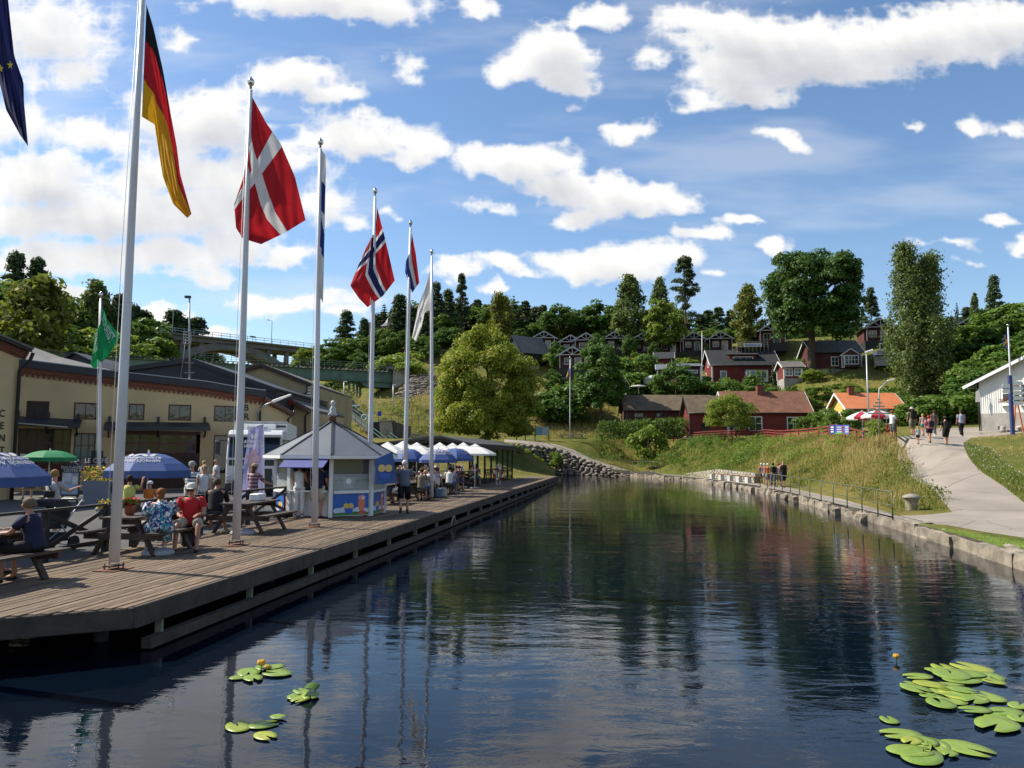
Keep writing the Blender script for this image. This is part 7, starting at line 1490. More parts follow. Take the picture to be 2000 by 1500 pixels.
for y in(-.25,.25):mb.tube([(-.42,y,.18),(.1,y,.5),(.45,y,.85),(.66,y,1.05)],.014,6);mb.tube([(.42,y,.16),(.05,y,.55)],.014,6)
mb.tube([(.66,-.25,1.05),(.66,.25,1.05)],.018,6);mb.build('frame',M['greymetal'],t,world=False);mb=MB();mb.box((-.2,-.2,.2),(.35,.2,.38));mb.build('basket',BLK,t,world=False)
for x in(-.42,.42):
 for y in(-.27,.27):mb=MB();mb.tube([(x,y-.03,.15),(x,y+.03,.15)],.15,14);mb.build('wheel',M['black'],t,world=False)
# small things on the tables and the deck
p=dk(PT['b'][0]-.35,PT['b'][1]+.1,.65+.762);t=thing('flower_pot','terracotta pot of red flowers on the picnic table behind the floral dress','flower pot',p);mb=MB();mb.lathe(p,[(.07,0),(.11,.17),(.12,.19),(.09,.18)],12);mb.build('pot',M['terracotta'],t);flowers(t,p+Vector((0,0,.17)),.24,.22,.14,M['redflower'],80)
p=dk(PT['d'][0]+.35,PT['d'][1],.65+.762);mb=MB();mb.cbox(p+Vector((0,0,.09)),(.42,.26,.18),RZD);solo('parcel',mb,[M['white']],'white carton on the picnic table next to the kiosk fence','carton',base=p,bevel=.02)
p=dk(PT['b'][0]+.55,PT['b'][1]+.05,.65+.762);mb=MB();mb.ball(p+Vector((0,0,.04)),(.16,.11,.05),9,6);mb.v=[tuple(Vector(v)+mnoise.noise_vector(Vector(v)*14)*.025)for v in mb.v];solo('paper_bag',mb,[M['white']],'crumpled white paper bag between the woman and the man in red','paper bag',base=p)
for s_,w_,lab in((PT['b'][0]-.35,PT['b'][1]-.55,'round grey parasol foot under the picnic bench by the floral dress'),(PT['d'][0]-.75,PT['d'][1]-.2,'round grey parasol foot beside the picnic table near the kiosk')):
 p=dk(s_,w_);mb=MB();mb.lathe(p,[(.30,0),(.31,.05),(.25,.11),(.05,.13)],16);solo('parasol_weight',mb,[paint('grey plastic',(.30,.32,.34),.5,.05)],lab,'parasol foot',base=p)
for k,(s_,w_,z_,lab,c_)in enumerate(((PT['f'][0]-.5,PT['f'][1]-1.15,0,'blue and white backpack standing by the crowded picnic table',(.10,.13,.22)),(PT['f'][0]-.1,PT['f'][1]-1.25,0,'beige backpack leaning on the deck by the crowded picnic table',(.36,.33,.27)),(PT['b'][0]+1.05,PT['b'][1]-.35,0,'black rucksack on the deck behind the man in red',(.015,.015,.018)))):
 p=dk(s_,w_);t=thing('rucksack',lab,'rucksack',p,.4*k);mb=MB();mb.box((-.17,-.11,0),(.17,.11,.46));mb.build('bag',paint('bag cloth %d'%k,c_,.8,.2,8),t,world=False,bevel=.06);mb=MB();mb.box((-.12,-.17,.05),(.12,-.11,.25));mb.build('pocket',paint('bag cloth %d'%k,c_),t,world=False,bevel=.03)
 mb=MB();mb.tube([(-.06,.0,.45),(-.05,.0,.52),(.05,.0,.52),(.06,.0,.45)],.012,5);mb.build('handle',M['black'],t,world=False)
p=G(2,1118,DECK);mb=MB();mb.tube([p+Vector((-.2,0,.04)),p+Vector((.1,.03,.04))],.035,8);solo('red_toy',mb,[M['red']],'red plastic thing lying on the deck at the picture edge','toy',base=p)
# ---------------------------------------------------------------- lock stairs, rock and retaining walls on the far left bank
def facet_rock(name,label,pts_px,Y,thick,seed,mat,cat='rock'):
 random.seed(seed);c=D(sum(p[0]for p in pts_px)/len(pts_px),max(p[1]for p in pts_px),Y);t=thing(name,label,cat,c);poly=[tuple(p)for p in pts_px];xs=[p[0]for p in poly];ys=[p[1]for p in poly];n=0
 st=(max(xs)-min(xs))/8
 y=min(ys)
 while y<max(ys):
  x=min(xs)
  while x<max(xs):
   xx,yy_=x+random.uniform(-st*.3,st*.3),y+random.uniform(-2,2)
   if inside(poly,np.array([xx]),np.array([yy_]))[0]:
    p=D(xx,yy_,Y+random.uniform(-.5,.5)+(max(ys)-yy_)*.05);mb=MB();r_=st/1500*Y;mb.ball(p,(r_*random.uniform(.7,1.1),thick,r_*random.uniform(.6,1.2)),6,5);mb.v=[tuple(Vector(v)+mnoise.noise_vector(Vector(v)*.9)*r_*.55)for v in mb.v];mb.build('rock_block',mat,t)
   x+=st
  y+=6.5
 random.seed(7);return t
facet_rock('rock_face','craggy brown rock face behind the ice cream kiosk',[(622,785),(645,776),(690,786),(700,800),(696,818),(625,818)],104,1.1,3,paint('brown crag',(.19,.145,.11),.95,.4,.8,.7,5,island=.25))
def pxblock(name,q,Y,d,mat,parent):mb=MB();mb.prism([D(x,y,Y)for x,y in q],(0,d,0));return mb.build(name,mat,parent)
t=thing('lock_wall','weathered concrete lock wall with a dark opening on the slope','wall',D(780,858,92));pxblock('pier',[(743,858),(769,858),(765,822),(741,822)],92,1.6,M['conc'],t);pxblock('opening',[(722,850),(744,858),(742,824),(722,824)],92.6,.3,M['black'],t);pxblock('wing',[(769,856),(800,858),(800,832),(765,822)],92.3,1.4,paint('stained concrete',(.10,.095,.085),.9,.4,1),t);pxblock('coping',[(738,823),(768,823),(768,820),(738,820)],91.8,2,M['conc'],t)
t=thing('stone_terrace_wall','low wall of flat stones stepping down behind the white parasols','wall',D(830,864,90));k=0
for row in range(4):
 for c in range(9):
  x0=800+c*6.6+(row%2)*3;y0=862-row*4.6+c*.9*(row/3.0)
  if x0>850-row*4:continue
  mb=MB();mb.cbox(D(x0+3,y0,90),(.37,.6,.26));mb.v=[tuple(Vector(v)+Vector([random.uniform(-.03,.03)for _ in range(3)]))for v in mb.v];mb.build('wall_stone',paint('pale wall stone',(.33,.305,.255)),t)
st=thing('lock_stairs','steep outdoor stairs with green handrails running down the bank','stairs',D(735,872,92));a,b=D(682,808,99),D(768,874,90);n=26
for k in range(n):p=a.lerp(b,k/n);mb=MB();mb.cbox(p,(1.3,.4,.16),-.5);mb.build('step',M['conc'],st)
for off in(-.65,.65):
 mb=MB()
 for z in(.55,1.0):mb.bar(a+Vector((off,-.3,z)),b+Vector((off,-.3,z)),.07,.07)
 for k in range(8):p=a.lerp(b,k/7)+Vector((off,-.3,0));mb.bar(p,p+Vector((0,0,1.0)),.06,.06)
 mb.build('handrail',M['steelgreen'],st)
t=thing('lift_gantry','green steel gantry post with a small flat roof at the top of the stairs','gantry',D(685,812,100));mb=MB()
for x in(679,690):mb.bar(D(x,815,100),D(x,794,100),.12,.12)
mb.build('legs',M['steelgreen'],t);mb=MB();mb.bar(D(675,793,100),D(704,792,100),1.2,.16);mb.build('roof',M['white'],t)
t=thing('bank_fence','thin wire fence along the top of the lock wall','fence',D(760,822,96));mb=MB()
for k in range(12):p=D(700+k*13,822+k*.6,97);mb.bar(p-Vector((0,0,.6)),p+Vector((0,0,1.0)),.05,.05)
for z in(.5,1.0):mb.bar(D(700,822,97)+Vector((0,0,z)),D(843,829,97)+Vector((0,0,z)),.035,.035)
mb.build('wires',M['steelgreen'],t)
for x,y,lab,c_ in((711,815,'white life ring hanging on the fence at the lock',(.7,.7,.7)),(741,808,'blue sign on the fence above the lock',(.03,.05,.35)),(721,846,'small red pennant beside the stairs',(.5,.03,.03))):
 p=D(x,y,96);mb=MB()
 if 'ring' in lab:
  for k in range(14):mb.tube([p+Vector((.32*math.cos(q),0,.32*math.sin(q)))for q in(2*math.pi*k/14,2*math.pi*(k+1)/14)],.07,5,cap=False)
 else:mb.prism([p+Vector((-.25,0,-.3)),p+Vector((.25,0,-.3)),p+Vector((.25,0,.3)),p+Vector((-.25,0,.3))],(0,.05,0))
 solo('life_ring' if 'ring' in lab else 'small_sign',mb,[paint(lab[:10],c_,.6,.1)],lab,'life ring' if 'ring' in lab else 'sign',base=p)
for x,y0,y1,Y,lab in((672,790,746,102,'grey lamp post in front of the aqueduct pier'),(768,812,752,104,'thin white pole standing by the boulder slope')):
 a,b=D(x,y0,Y),D(x,y1,Y);t=thing('lamp_post',lab,'lamp post',a);pipe([a-Vector((0,0,1)),b],.06,'post',M['greymetal'],t);mb=MB();mb.cbox(b+Vector((.15,0,.05)),(.5,.2,.12));mb.build('lamp_head',M['white'],t)
# ---------------------------------------------------------------- people
def pm(kind_,c,**k):nm=f'{kind_} {c[0]:.3f} {c[1]:.3f} {c[2]:.3f}';return paint(nm,c,.8,.14,7,spec=.25,**k)
def skinned(name,nodes,edges,mat,parent=None,loc=None,rz=0,root=0,sub=1):
 me=bpy.data.meshes.new(name);keys=list(nodes);ix={k:i for i,k in enumerate(keys)}
 me.from_pydata([nodes[k][0]for k in keys],[(ix[a],ix[b])for a,b in edges],[]);me.materials.append(mat)
 o=bpy.data.objects.new(name,me);COL.objects.link(o)
 if parent is not None:o.parent=parent;KIDS.setdefault(parent.name,[]).append(o)
 if loc is not None:o.location=loc;o.rotation_euler=(0,0,rz)
 m=o.modifiers.new('Skin','SKIN');m.use_smooth_shade=True;m.branch_smoothing=.3;s=o.modifiers.new('Smooth','SUBSURF');s.levels=sub;s.render_levels=sub
 d=me.skin_vertices[0].data
 for k,i in ix.items():r=nodes[k][1];d[i].radius=r if hasattr(r,'__len__')else(r,r)
 d[root].use_root=True;return o
def V3(*a):return Vector(a)
SKIN_T={0:M['skin'],1:M['skin_tan'],2:paint('pale skin',(.56,.33,.24),.55,.06,5)}
def person(at,face,label,H=1.72,pose='stand',lean=0.0,armL=(.08,.10,.25),armR=(.08,.10,.25),stride=0.0,head=(0,0),shirt=None,sleeve=.45,shirt_w=1.0,legs=None,leglen=.5,dress=None,shoes=(.03,.03,.035),hair=None,long=0.0,hat=None,brim=0,shades=False,bulk=1.0,skin=0,fingers=True,bare=False,seat=.47,group=None,eyes=False,socks=None,knees=.16,twist=0.0,bag=None,legfwd=None,bun=False):
 """one continuous body posed by its joints, with clothes, hair and hat as children; at: where the feet (or seat) stand"""
 at=Vector(at);k=H/1.72;n={};P={};rz=face-math.pi/2;b=bulk
 sit=pose=='sit';z0=(seat+.10)/k if sit else .94
 cl,sl_=math.cos(lean),math.sin(lean)
 def tor(dz,x=0,y=0):return V3(x,dz*sl_+y*cl,z0+dz*cl-y*sl_)
 P['pelvis']=tor(0);P['spine']=tor(.18);P['chest']=tor(.37);P['neck']=tor(.50);hx,hy=head
 hb_=tor(.575,0,.012);P['hb']=hb_;hd=V3(math.sin(hx)*.3,sl_*.5+math.sin(hy)*.75,1).normalized();P['hm']=hb_+hd*.085+V3(0,.012,0);P['ht']=hb_+hd*.175
 fw_=V3(math.sin(hx),math.cos(hx),-math.sin(hy)*.9).normalized();sd=V3(math.cos(hx),-math.sin(hx),0)
 for s,L_,arm in((-1,'L',armL),(1,'R',armR)):
  P['hip'+L_]=tor(-.03,s*.092*b)
  if sit:
   kx=s*knees;P['knee'+L_]=V3(kx,.44,(seat+.075)/k);lf=(legfwd or(0,0))[0 if s<0 else 1];P['ank'+L_]=V3(kx*1.05,.42+lf,.085);P['toe'+L_]=P['ank'+L_]+V3(s*.02,.15,-.05)
  else:
   st=stride*s;P['knee'+L_]=V3(s*.10*b,.03+st*.32+(.05 if st else 0),.49);back=st<0;P['ank'+L_]=V3(s*.105,st*.55-(.02 if not back else .06),.085+(.05 if back else 0));P['toe'+L_]=P['ank'+L_]+V3(s*.025,.16,-.055+(-.03 if back else 0))
  f,o,e=arm[:3];inn=arm[3]if len(arm)>3 else .0;sh=tor(.455,s*.175*b);P['sh'+L_]=sh
  def dirv(a,out):v=V3(s*math.sin(out),math.sin(a)*math.cos(out),-math.cos(a)*math.cos(out));return v
  u=dirv(f+lean*.5,o);el=sh+u*.285;P['el'+L_]=el;v=dirv(f+e+lean*.3,o*.6-inn);P['wr'+L_]=el+v*.245;P['pa'+L_]=P['wr'+L_]+v*.075;P['hd'+L_]=v
 R_=dict(pelvis=(.118*b,.092*b),spine=(.105*b,.080*b),chest=(.128*b,.090*b),neck=.060,hb=.054,hm=(.078,.092),ht=(.058,.066))
 for L_ in 'LR':R_.update({'hip'+L_:.074*b,'knee'+L_:.058,'ank'+L_:.042,'toe'+L_:.036,'sh'+L_:.062*b,'el'+L_:.044*b**.5,'wr'+L_:.030,'pa'+L_:(.036,.022)})
 sc=lambda d:{q:((p*k),(tuple(x*k for x in r)if hasattr(r,'__len__')else r*k))for q,(p,r)in d.items()}
 N={q:(P[q],R_[q])for q in R_};E=[('pelvis','spine'),('spine','chest'),('chest','neck'),('neck','hb'),('hb','hm'),('hm','ht')]
 for L_ in 'LR':E+=[('pelvis','hip'+L_),('hip'+L_,'knee'+L_),('knee'+L_,'ank'+L_),('ank'+L_,'toe'+L_),('chest','sh'+L_),('sh'+L_,'el'+L_),('el'+L_,'wr'+L_),('wr'+L_,'pa'+L_)]
 N['nose']=(P['hm']+fw_*.112-V3(0,0,.012),.014);E.append(('hm','nose'))
 if fingers:
  for s,L_ in((-1,'L'),(1,'R')):
   v=P['hd'+L_];sx=v.cross(V3(0,0,1));sx=sx.normalized()if sx.length>.1 else V3(0,1,0);cu=sx.cross(v)
   for j,(off,ln)in enumerate(((-.027,.060),(-.009,.074),(.009,.070),(.026,.056))):
    a_=P['pa'+L_]+v*.02+sx*off;m_=a_+v*ln*.6-cu*.006;t_=m_+v*ln*.35-cu*.022;N[f'f{L_}{j}a']=(a_+v*.012,.0105);N[f'f{L_}{j}b']=(m_,.0092);N[f'f{L_}{j}c']=(t_,.0078);E+=[('pa'+L_,f'f{L_}{j}a'),(f'f{L_}{j}a',f'f{L_}{j}b'),(f'f{L_}{j}b',f'f{L_}{j}c')]
   th=P['wr'+L_]+v*.035+sx*(.036);N[f't{L_}a']=(th,.012);N[f't{L_}b']=(th+v*.045+sx*.016-cu*.01,.0095);E+=[('wr'+L_,f't{L_}a'),(f't{L_}a',f't{L_}b')]
 g=Vector((at.x,at.y,at.z));body=skinned('person',sc(N),E,SKIN_T[skin],None,g,rz);tag(body,label,'person',group)
 def cl_(name,nodes,edges,mat,root=0):return skinned(name,sc(nodes),edges,mat,body,root=root)
 def lerp(a,c,f):return P[a].lerp(P[c],f)
 def sleeve_(mb,pts,rads,n_=12,side=V3(1,0,0)):
  B_=len(mb.v);q=[p*k for p in pts]
  for i,p in enumerate(q):
   d=(q[min(i+1,len(q)-1)]-q[max(0,i-1)]).normalized();r=rads[i];r=r if hasattr(r,'__len__')else(r,r);sd_=side-d*side.dot(d);sd_=sd_.normalized()if sd_.length>.2 else d.orthogonal().normalized();w_=d.cross(sd_)
   for m_ in range(n_):
    an=2*math.pi*m_/n_;v=p+(sd_*math.cos(an)*r[0]+w_*math.sin(an)*r[1])*k;mb.v.append(tuple(v+mnoise.noise_vector(v*13+at)*.009))
  for i in range(len(q)-1):
   for m_ in range(n_):mb.f.append([B_+i*n_+m_,B_+i*n_+(m_+1)%n_,B_+(i+1)*n_+(m_+1)%n_,B_+(i+1)*n_+m_]);mb.m.append(0);mb.sm.append(True)
  for e_ in(0,len(q)-1):mb.f.append([B_+e_*n_+m_ for m_ in range(n_)][::-1 if e_==0 else 1]);mb.m.append(0);mb.sm.append(False)
 sa_=(P['neck']-P['chest'])
 def torso_(mb,lo,w):sleeve_(mb,lo[0]+[P['spine'],P['chest'],P['chest']+sa_*.55,P['chest']+sa_*.80,P['chest']+sa_*1.02],lo[1]+[(.152*b*w,.118*b*w),(.172*b*w,.126*b*w),(.160*b,.108*b),(.112*b,.088*b),(.070,.068)])
 def arms_(mb,sleeve,w):
  for s,L_ in((-1,'L'),(1,'R')):
   a_=P['sh'+L_]-V3(s*.05,0,-.01)
   if sleeve<=1:sleeve_(mb,[a_,P['sh'+L_],lerp('sh'+L_,'el'+L_,sleeve*.5),lerp('sh'+L_,'el'+L_,sleeve)],[.046*b,.064*b,.064*b*w,.066*b*w])
   else:sleeve_(mb,[a_,P['sh'+L_],lerp('sh'+L_,'el'+L_,.6),P['el'+L_],lerp('el'+L_,'wr'+L_,sleeve-1)],[.046*b,.064*b,.060*b*w,.054*b*w,.045*b*w])
 if dress is not None:
  dm,hem,fl=dress;mb=MB();pl_=P['pelvis']
  torso_(mb,([pl_-V3(0,0,.06),pl_],[(.170*b,.150*b),(.180*b,.152*b)]),1.05)
  for s,L_ in((-1,'L'),(1,'R')):sleeve_(mb,[pl_+V3(s*.05,-.05,-.02),lerp('hip'+L_,'knee'+L_,.35),lerp('hip'+L_,'knee'+L_,.75)-V3(s*.02,0,0),P['knee'+L_]-V3(s*.015,-.02,0),lerp('knee'+L_,'ank'+L_,.12)-V3(s*.01,-.02,0),lerp('knee'+L_,'ank'+L_,hem)-V3(s*.01,-.03,0)],[.13*b,.125*b,.115*b,.105*b,.100*b,.110*b])
  arms_(mb,sleeve,1.1);mb.build('dress',dm,body,world=False)
 if shirt is not None:
  mb=MB();w=shirt_w;dn_=P['pelvis']-P['spine'];torso_(mb,([P['pelvis']+dn_*.32,P['pelvis']],[(.172*b*w,.142*b*w),(.170*b*w,.138*b*w)]),w)
  if sleeve>0:arms_(mb,sleeve,w)
  mb.build('shirt',shirt,body,world=False)
 if legs is not None:
  mb=MB();up_=(P['spine']-P['pelvis']);sleeve_(mb,[P['pelvis']-V3(0,0,.075),P['pelvis']-V3(0,0,.02),P['pelvis']+up_*.25,P['pelvis']+up_*.5],[(.150*b,.118*b),(.164*b,.134*b),(.158*b,.128*b),(.148*b,.116*b)])
  for s,L_ in((-1,'L'),(1,'R')):
   hp_=P['hip'+L_]+(V3(0,-.03,.02)if sit else V3(0,0,.04))
   if leglen<=1:sleeve_(mb,[hp_,lerp('hip'+L_,'knee'+L_,leglen*.5),lerp('hip'+L_,'knee'+L_,leglen)],[.098*b,.094*b,.088*b])
   else:sleeve_(mb,[hp_,lerp('hip'+L_,'knee'+L_,.55),P['knee'+L_],lerp('knee'+L_,'ank'+L_,max(.1,(leglen-1)*.5)),lerp('knee'+L_,'ank'+L_,leglen-1)],[.098*b,.088*b,.072*b,.066*b,.062*b])
  mb.build('trousers' if leglen>1.3 else 'shorts',legs,body,world=False)
 if shoes is not None:
  for L_ in 'LR':a_,t_=P['ank'+L_],P['toe'+L_];cl_('shoe',{'h':(a_+V3(0,-.045,-.045),.042),'m':(a_.lerp(t_,.5)+V3(0,0,-.012),(.046,.036)),'t':(t_+V3(0,.02,.0),(.044,.030))},[('h','m'),('m','t')],pm('shoe',shoes),1)
 if socks is not None:
  for L_ in 'LR':cl_('sock',{'a':(lerp('ank'+L_,'knee'+L_,-.05),.047),'b':(lerp('ank'+L_,'knee'+L_,.22),.050)},[('a','b')],pm('sock',socks))
 hm=P['hm']*k;bk=-fw_*k
 if hair is not None:
  hmz=pm('hair',hair);mb=MB();c=hm+bk*.020+V3(0,0,.030*k);mb.ball(c,(.092*k,.104*k,.098*k),12,8)
  keep=[]
  for i,f in enumerate(mb.f):
   q=sum((Vector(mb.v[j])for j in f),Vector((0,0,0)))/len(f)-hm;y=q.dot(fw_)
   if not(y>.045*k and q.z<.055*k)and not(q.z<-.05*k):keep.append(i)
  mb.f=[mb.f[i]for i in keep];mb.m=[mb.m[i]for i in keep];mb.sm=[True]*len(keep);mb.v=[tuple(Vector(v)+mnoise.noise_vector(Vector(v)*22+at)*.006)for v in mb.v];hr=mb.build('hair',hmz,body,world=False)
  if bun:mb=MB();mb.ball(hm+V3(bk.x,bk.y,0).normalized()*.115*k+V3(0,0,.01*k),(.042*k,.036*k,.040*k),8,6);mb.build('hair_bun',hmz,body,world=False)
  if long>0:
   d=V3(bk.x,bk.y,0).normalized();nd={'a':((hm+d*.06*k+V3(0,0,.01))/k,(.082,.05)),'b':((hm+d*.085*k-V3(0,0,long*.55*k))/k,(.088,.042)),'c':((hm+d*.095*k-V3(0,0,long*k))/k,(.060,.028))};o=skinned('hair_length',sc(nd),[('a','b'),('b','c')],hmz,body)
 if hat is not None:
  mb=MB();c=hm+V3(0,0,.045*k)+bk*.008;mb.lathe(c,[(.105*k,-.015*k),(.106*k,.02*k),(.092*k,.070*k),(.05*k,.098*k),(.004,.104*k)],14)
  if brim>0:mb.lathe(c,[(.104*k,-.012*k),(.104*k+brim,-.03*k),(.104*k+brim,-.024*k),(.104*k,-.004*k)],18)
  elif brim<0:s2=V3(fw_.y,-fw_.x,0);f2=V3(fw_.x,fw_.y,0).normalized();mb.prism([c+f2*.07*k+s2*.085*k-V3(0,0,.012*k),c+f2*.16*k+s2*.06*k-V3(0,0,.025*k),c+f2*.185*k-V3(0,0,.028*k),c+f2*.16*k-s2*.06*k-V3(0,0,.025*k),c+f2*.07*k-s2*.085*k-V3(0,0,.012*k)],V3(0,0,.010))
  mb.build('hat',pm('hat',hat),body,world=False)
 if shades:mb=MB();s2=V3(fw_.y,-fw_.x,0).normalized();c=hm+fw_*.098*k+V3(0,0,.022*k);mb.prism([c+s2*.072*k+V3(0,0,.018*k),c+s2*.066*k-V3(0,0,.022*k),c+s2*.012*k-V3(0,0,.016*k),c-s2*.012*k-V3(0,0,.016*k),c-s2*.066*k-V3(0,0,.022*k),c-s2*.072*k+V3(0,0,.018*k)],fw_*.012);mb.build('sunglasses',M['black'],body,world=False)
 elif eyes:
  s2=V3(fw_.y,-fw_.x,0).normalized()
  for s in(-1,1):mb=MB();mb.ball(hm+fw_*.089*k+s2*s*.034*k+V3(0,0,.016*k),(.013*k,.010*k,.009*k),7,5);mb.build('eye',M['black'],body,world=False)
  mb=MB();mb.ball(hm+fw_*.088*k-V3(0,0,.052*k),(.026*k,.012*k,.008*k),8,5);mb.build('mouth',paint('lips',(.32,.09,.07),.5,.1),body,world=False)
 if bag is not None:
  bc,(bw_,bd,bh),z_=bag;mb=MB();o=tor(z_,0,-.13*b)*k-V3(0,bd/2,0);mb.box(o-V3(bw_/2,bd/2,bh/2),o+V3(bw_/2,bd/2,bh/2));bo=mb.mesh('backpack');bm=bmesh.new();bm.from_mesh(bo);bmesh.ops.bevel(bm,geom=list(bm.edges),offset=.05,segments=2,affect='EDGES',clamp_overlap=True);bm.to_mesh(bo);bm.free()
  q=Matrix.Rotation(rz,3,'Z');t=put('backpack',bo,pm('bag',bc));t.location=g;t.rotation_euler=(0,0,rz);tag(t,'backpack carried by the '+label[:60].split(',')[0].replace('person ','person ',1),'backpack')
  t['label']=' '.join(t['label'].split()[:15]);sb=MB()
  for s in(-1,1):sb.tube([tor(.44,s*.09,-.12)*k,tor(.50,s*.11,.02)*k,tor(.40,s*.12,.13)*k,tor(.20,s*.13,.12)*k,tor(.12,s*.12,-.12)*k],.016,5)
  sb2=put('straps',sb.mesh('straps'),pm('bag',bc),t)
 return body
AZ=math.atan2
def toward(px,Y=None):return 0
CAMDIR=-math.pi/2 # facing the camera; +pi/2 faces away, 0 to the right, pi to the left
AWAY,LEFT,RIGHT=math.pi/2,math.pi,0.0
ALONG=AZ(DD.y,DD.x)
def floral():
 m,t,o=_mat('floral dress');p=t.nodes.new('ShaderNodeBsdfPrincipled');p.inputs['Roughness'].default_value=.8;tc=t.nodes.new('ShaderNodeTexCoord').outputs['Object']
 a=_noise(t,8,2,.5,tc,dist=1.2);b=_noise(t,11,2,.5,tc,stretch=(1,1,.8),dist=1.5)
 col=_ramp(t,a,[(.46,(.72,.72,.74)),(.49,(.02,.28,.34)),(.60,(.02,.28,.34)),(.62,(.72,.72,.74))]);col2=_ramp(t,b,[(.50,(0,0,0)),(.53,(1,1,1))]);c3=_mix(t,col2,col,(.03,.035,.16));t.links.new(c3,p.inputs['Base Color']);t.links.new(p.outputs[0],o.inputs[0]);return m
def striped(nm,cols,sc,axis=2):
 if nm in MATS:return MATS[nm]
 m,t,o=_mat(nm);p=t.nodes.new('ShaderNodeBsdfPrincipled');p.inputs['Roughness'].default_value=.8;tc=t.nodes.new('ShaderNodeTexCoord').outputs['Object'];s=t.nodes.new('ShaderNodeSeparateXYZ');t.links.new(tc,s.inputs[0]);q=t.nodes.new('ShaderNodeMath');q.operation='MULTIPLY';q.inputs[1].default_value=sc;t.links.new(s.outputs[axis],q.inputs[0]);f=t.nodes.new('ShaderNodeMath');f.operation='FRACT';t.links.new(q.outputs[0],f.inputs[0])
 n=len(cols);r=t.nodes.new('ShaderNodeValToRGB');r.color_ramp.interpolation='CONSTANT';e=r.color_ramp.elements
 while len(e)<n:e.new(.5)
 for i,c in enumerate(cols):e[i].position=i/n;e[i].color=(*c,1)
 t.links.new(f.outputs[0],r.inputs[0]);t.links.new(r.outputs[0],p.inputs['Base Color']);t.links.new(p.outputs[0],o.inputs[0]);MATS[nm]=m;return m
C_=dict(white=(.66,.66,.66),black=(.014,.014,.016),navy=(.016,.02,.05),grey=(.17,.19,.23),red=(.42,.02,.025),beige=(.40,.35,.27),denim=(.06,.09,.17),blond=(.42,.30,.14),brown=(.075,.038,.02),dark=(.018,.013,.011),greyhair=(.32,.30,.28),whitehair=(.62,.60,.56),pink=(.55,.22,.24),khaki=(.16,.15,.10),orange=(.55,.16,.03),purple=(.16,.06,.10),lightblue=(.20,.30,.42),yellow=(.52,.50,.12),green=(.10,.22,.16),redhair=(.20,.075,.025))
def S_(c):return pm('shirt',C_[c]if isinstance(c,str)else c)
def on_deck(px,py,z=DECK):return G(px,py,z)
tb_,td_=PT['b'],PT['d']
# the two at the near table
person(dk(4.50,tb_[1]-.72),ALONG+.75,'person in a blue and white floral dress seated on the bench, seen from behind',1.66,'sit',.16,(.35,.18,1.0,.2),(.55,.15,1.55,.2),dress=(floral(),.62,1),sleeve=.8,hair=C_['redhair'],long=.10,bulk=1.28,shoes=(.03,.035,.06),socks=(.6,.6,.6),head=(.25,.25),skin=2)
person(dk(5.72,tb_[1]-.62),CAMDIR+.25,'person in a red polo shirt, beige shorts, white cap and sunglasses',1.76,'sit',.10,(.25,.22,1.15,.5),(.25,.22,1.15,.5),shirt=S_('red'),sleeve=.62,legs=S_('beige'),leglen=.95,hat=(.55,.53,.47),brim=-1,shades=True,hair=C_['greyhair'],bulk=1.15,shoes=(.02,.018,.018),head=(.1,.45),skin=1,knees=.2,legfwd=(.22,.10))
# black shirt at the table by the kiosk fence
person(dk(8.78,td_[1]+.70),ALONG+.35,'person in a black sweater and blue grey shorts on the bench, back turned',1.80,'sit',.28,(.45,.12,1.1,.2),(.45,.12,1.1,.2),shirt=S_('black'),sleeve=1.6,legs=S_((.10,.12,.17)),leglen=1.0,hair=C_['brown'],shoes=(.25,.25,.26),bulk=1.12,skin=1,head=(.2,.3))
# dark haired bun at the table in the corner
person(dk(1.42,PT['a'][1]-.70),ALONG+math.pi*.5+.15,'person with a grey blond bun and dark blue top leaning on the corner table',1.66,'sit',.22,(.5,.15,.95,.3),(.5,.25,1.1,.4),shirt=S_('navy'),sleeve=.65,legs=S_('black'),leglen=1.2,hair=(.15,.11,.075),bun=True,shoes=(.02,.02,.02),bulk=1.1,skin=1)
person(dk(1.75,PT['a'][1]+.72),ALONG-.5,'person in purple blue clothes cut off at the picture edge by the corner table',1.60,'sit',.15,(.4,.15,1.0,.3),(.4,.15,1.0,.3),shirt=S_((.045,.035,.16)),sleeve=.7,legs=S_('navy'),leglen=1.5,hair=C_['dark'],skin=1)
# boy with the sling bag behind the fence
p=D(108,880,17.6);p.z=STREET;person(p,AWAY-.25,'person with sandy hair and a pale T-shirt wearing a black sling bag',1.66,'stand',.03,(.3,.1,.5),(.8,.15,1.1),shirt=S_((.42,.40,.39)),sleeve=.75,legs=S_('black'),leglen=.85,hair=(.30,.17,.06),shoes=(.35,.28,.2),shirt_w=1.05,skin=0)
o_=p+Vector((.02,-.17,1.12*1.0-.0));t=thing('sling_bag','small black sling bag hanging across the back of the sandy haired boy','bag',o_,.3);mb=MB();mb.box((-.11,-.045,-.08),(.11,.03,.08));mb.build('bag',M['black'],t,world=False,bevel=.02);mb=MB();mb.tube([(.06,.0,.05),(-.10,.02,.30),(-.14,.10,.36)],.013,5);mb.tube([(-.10,0,-.06),(-.16,.04,-.12)],.013,5);mb.build('strap',M['black'],t,world=False)
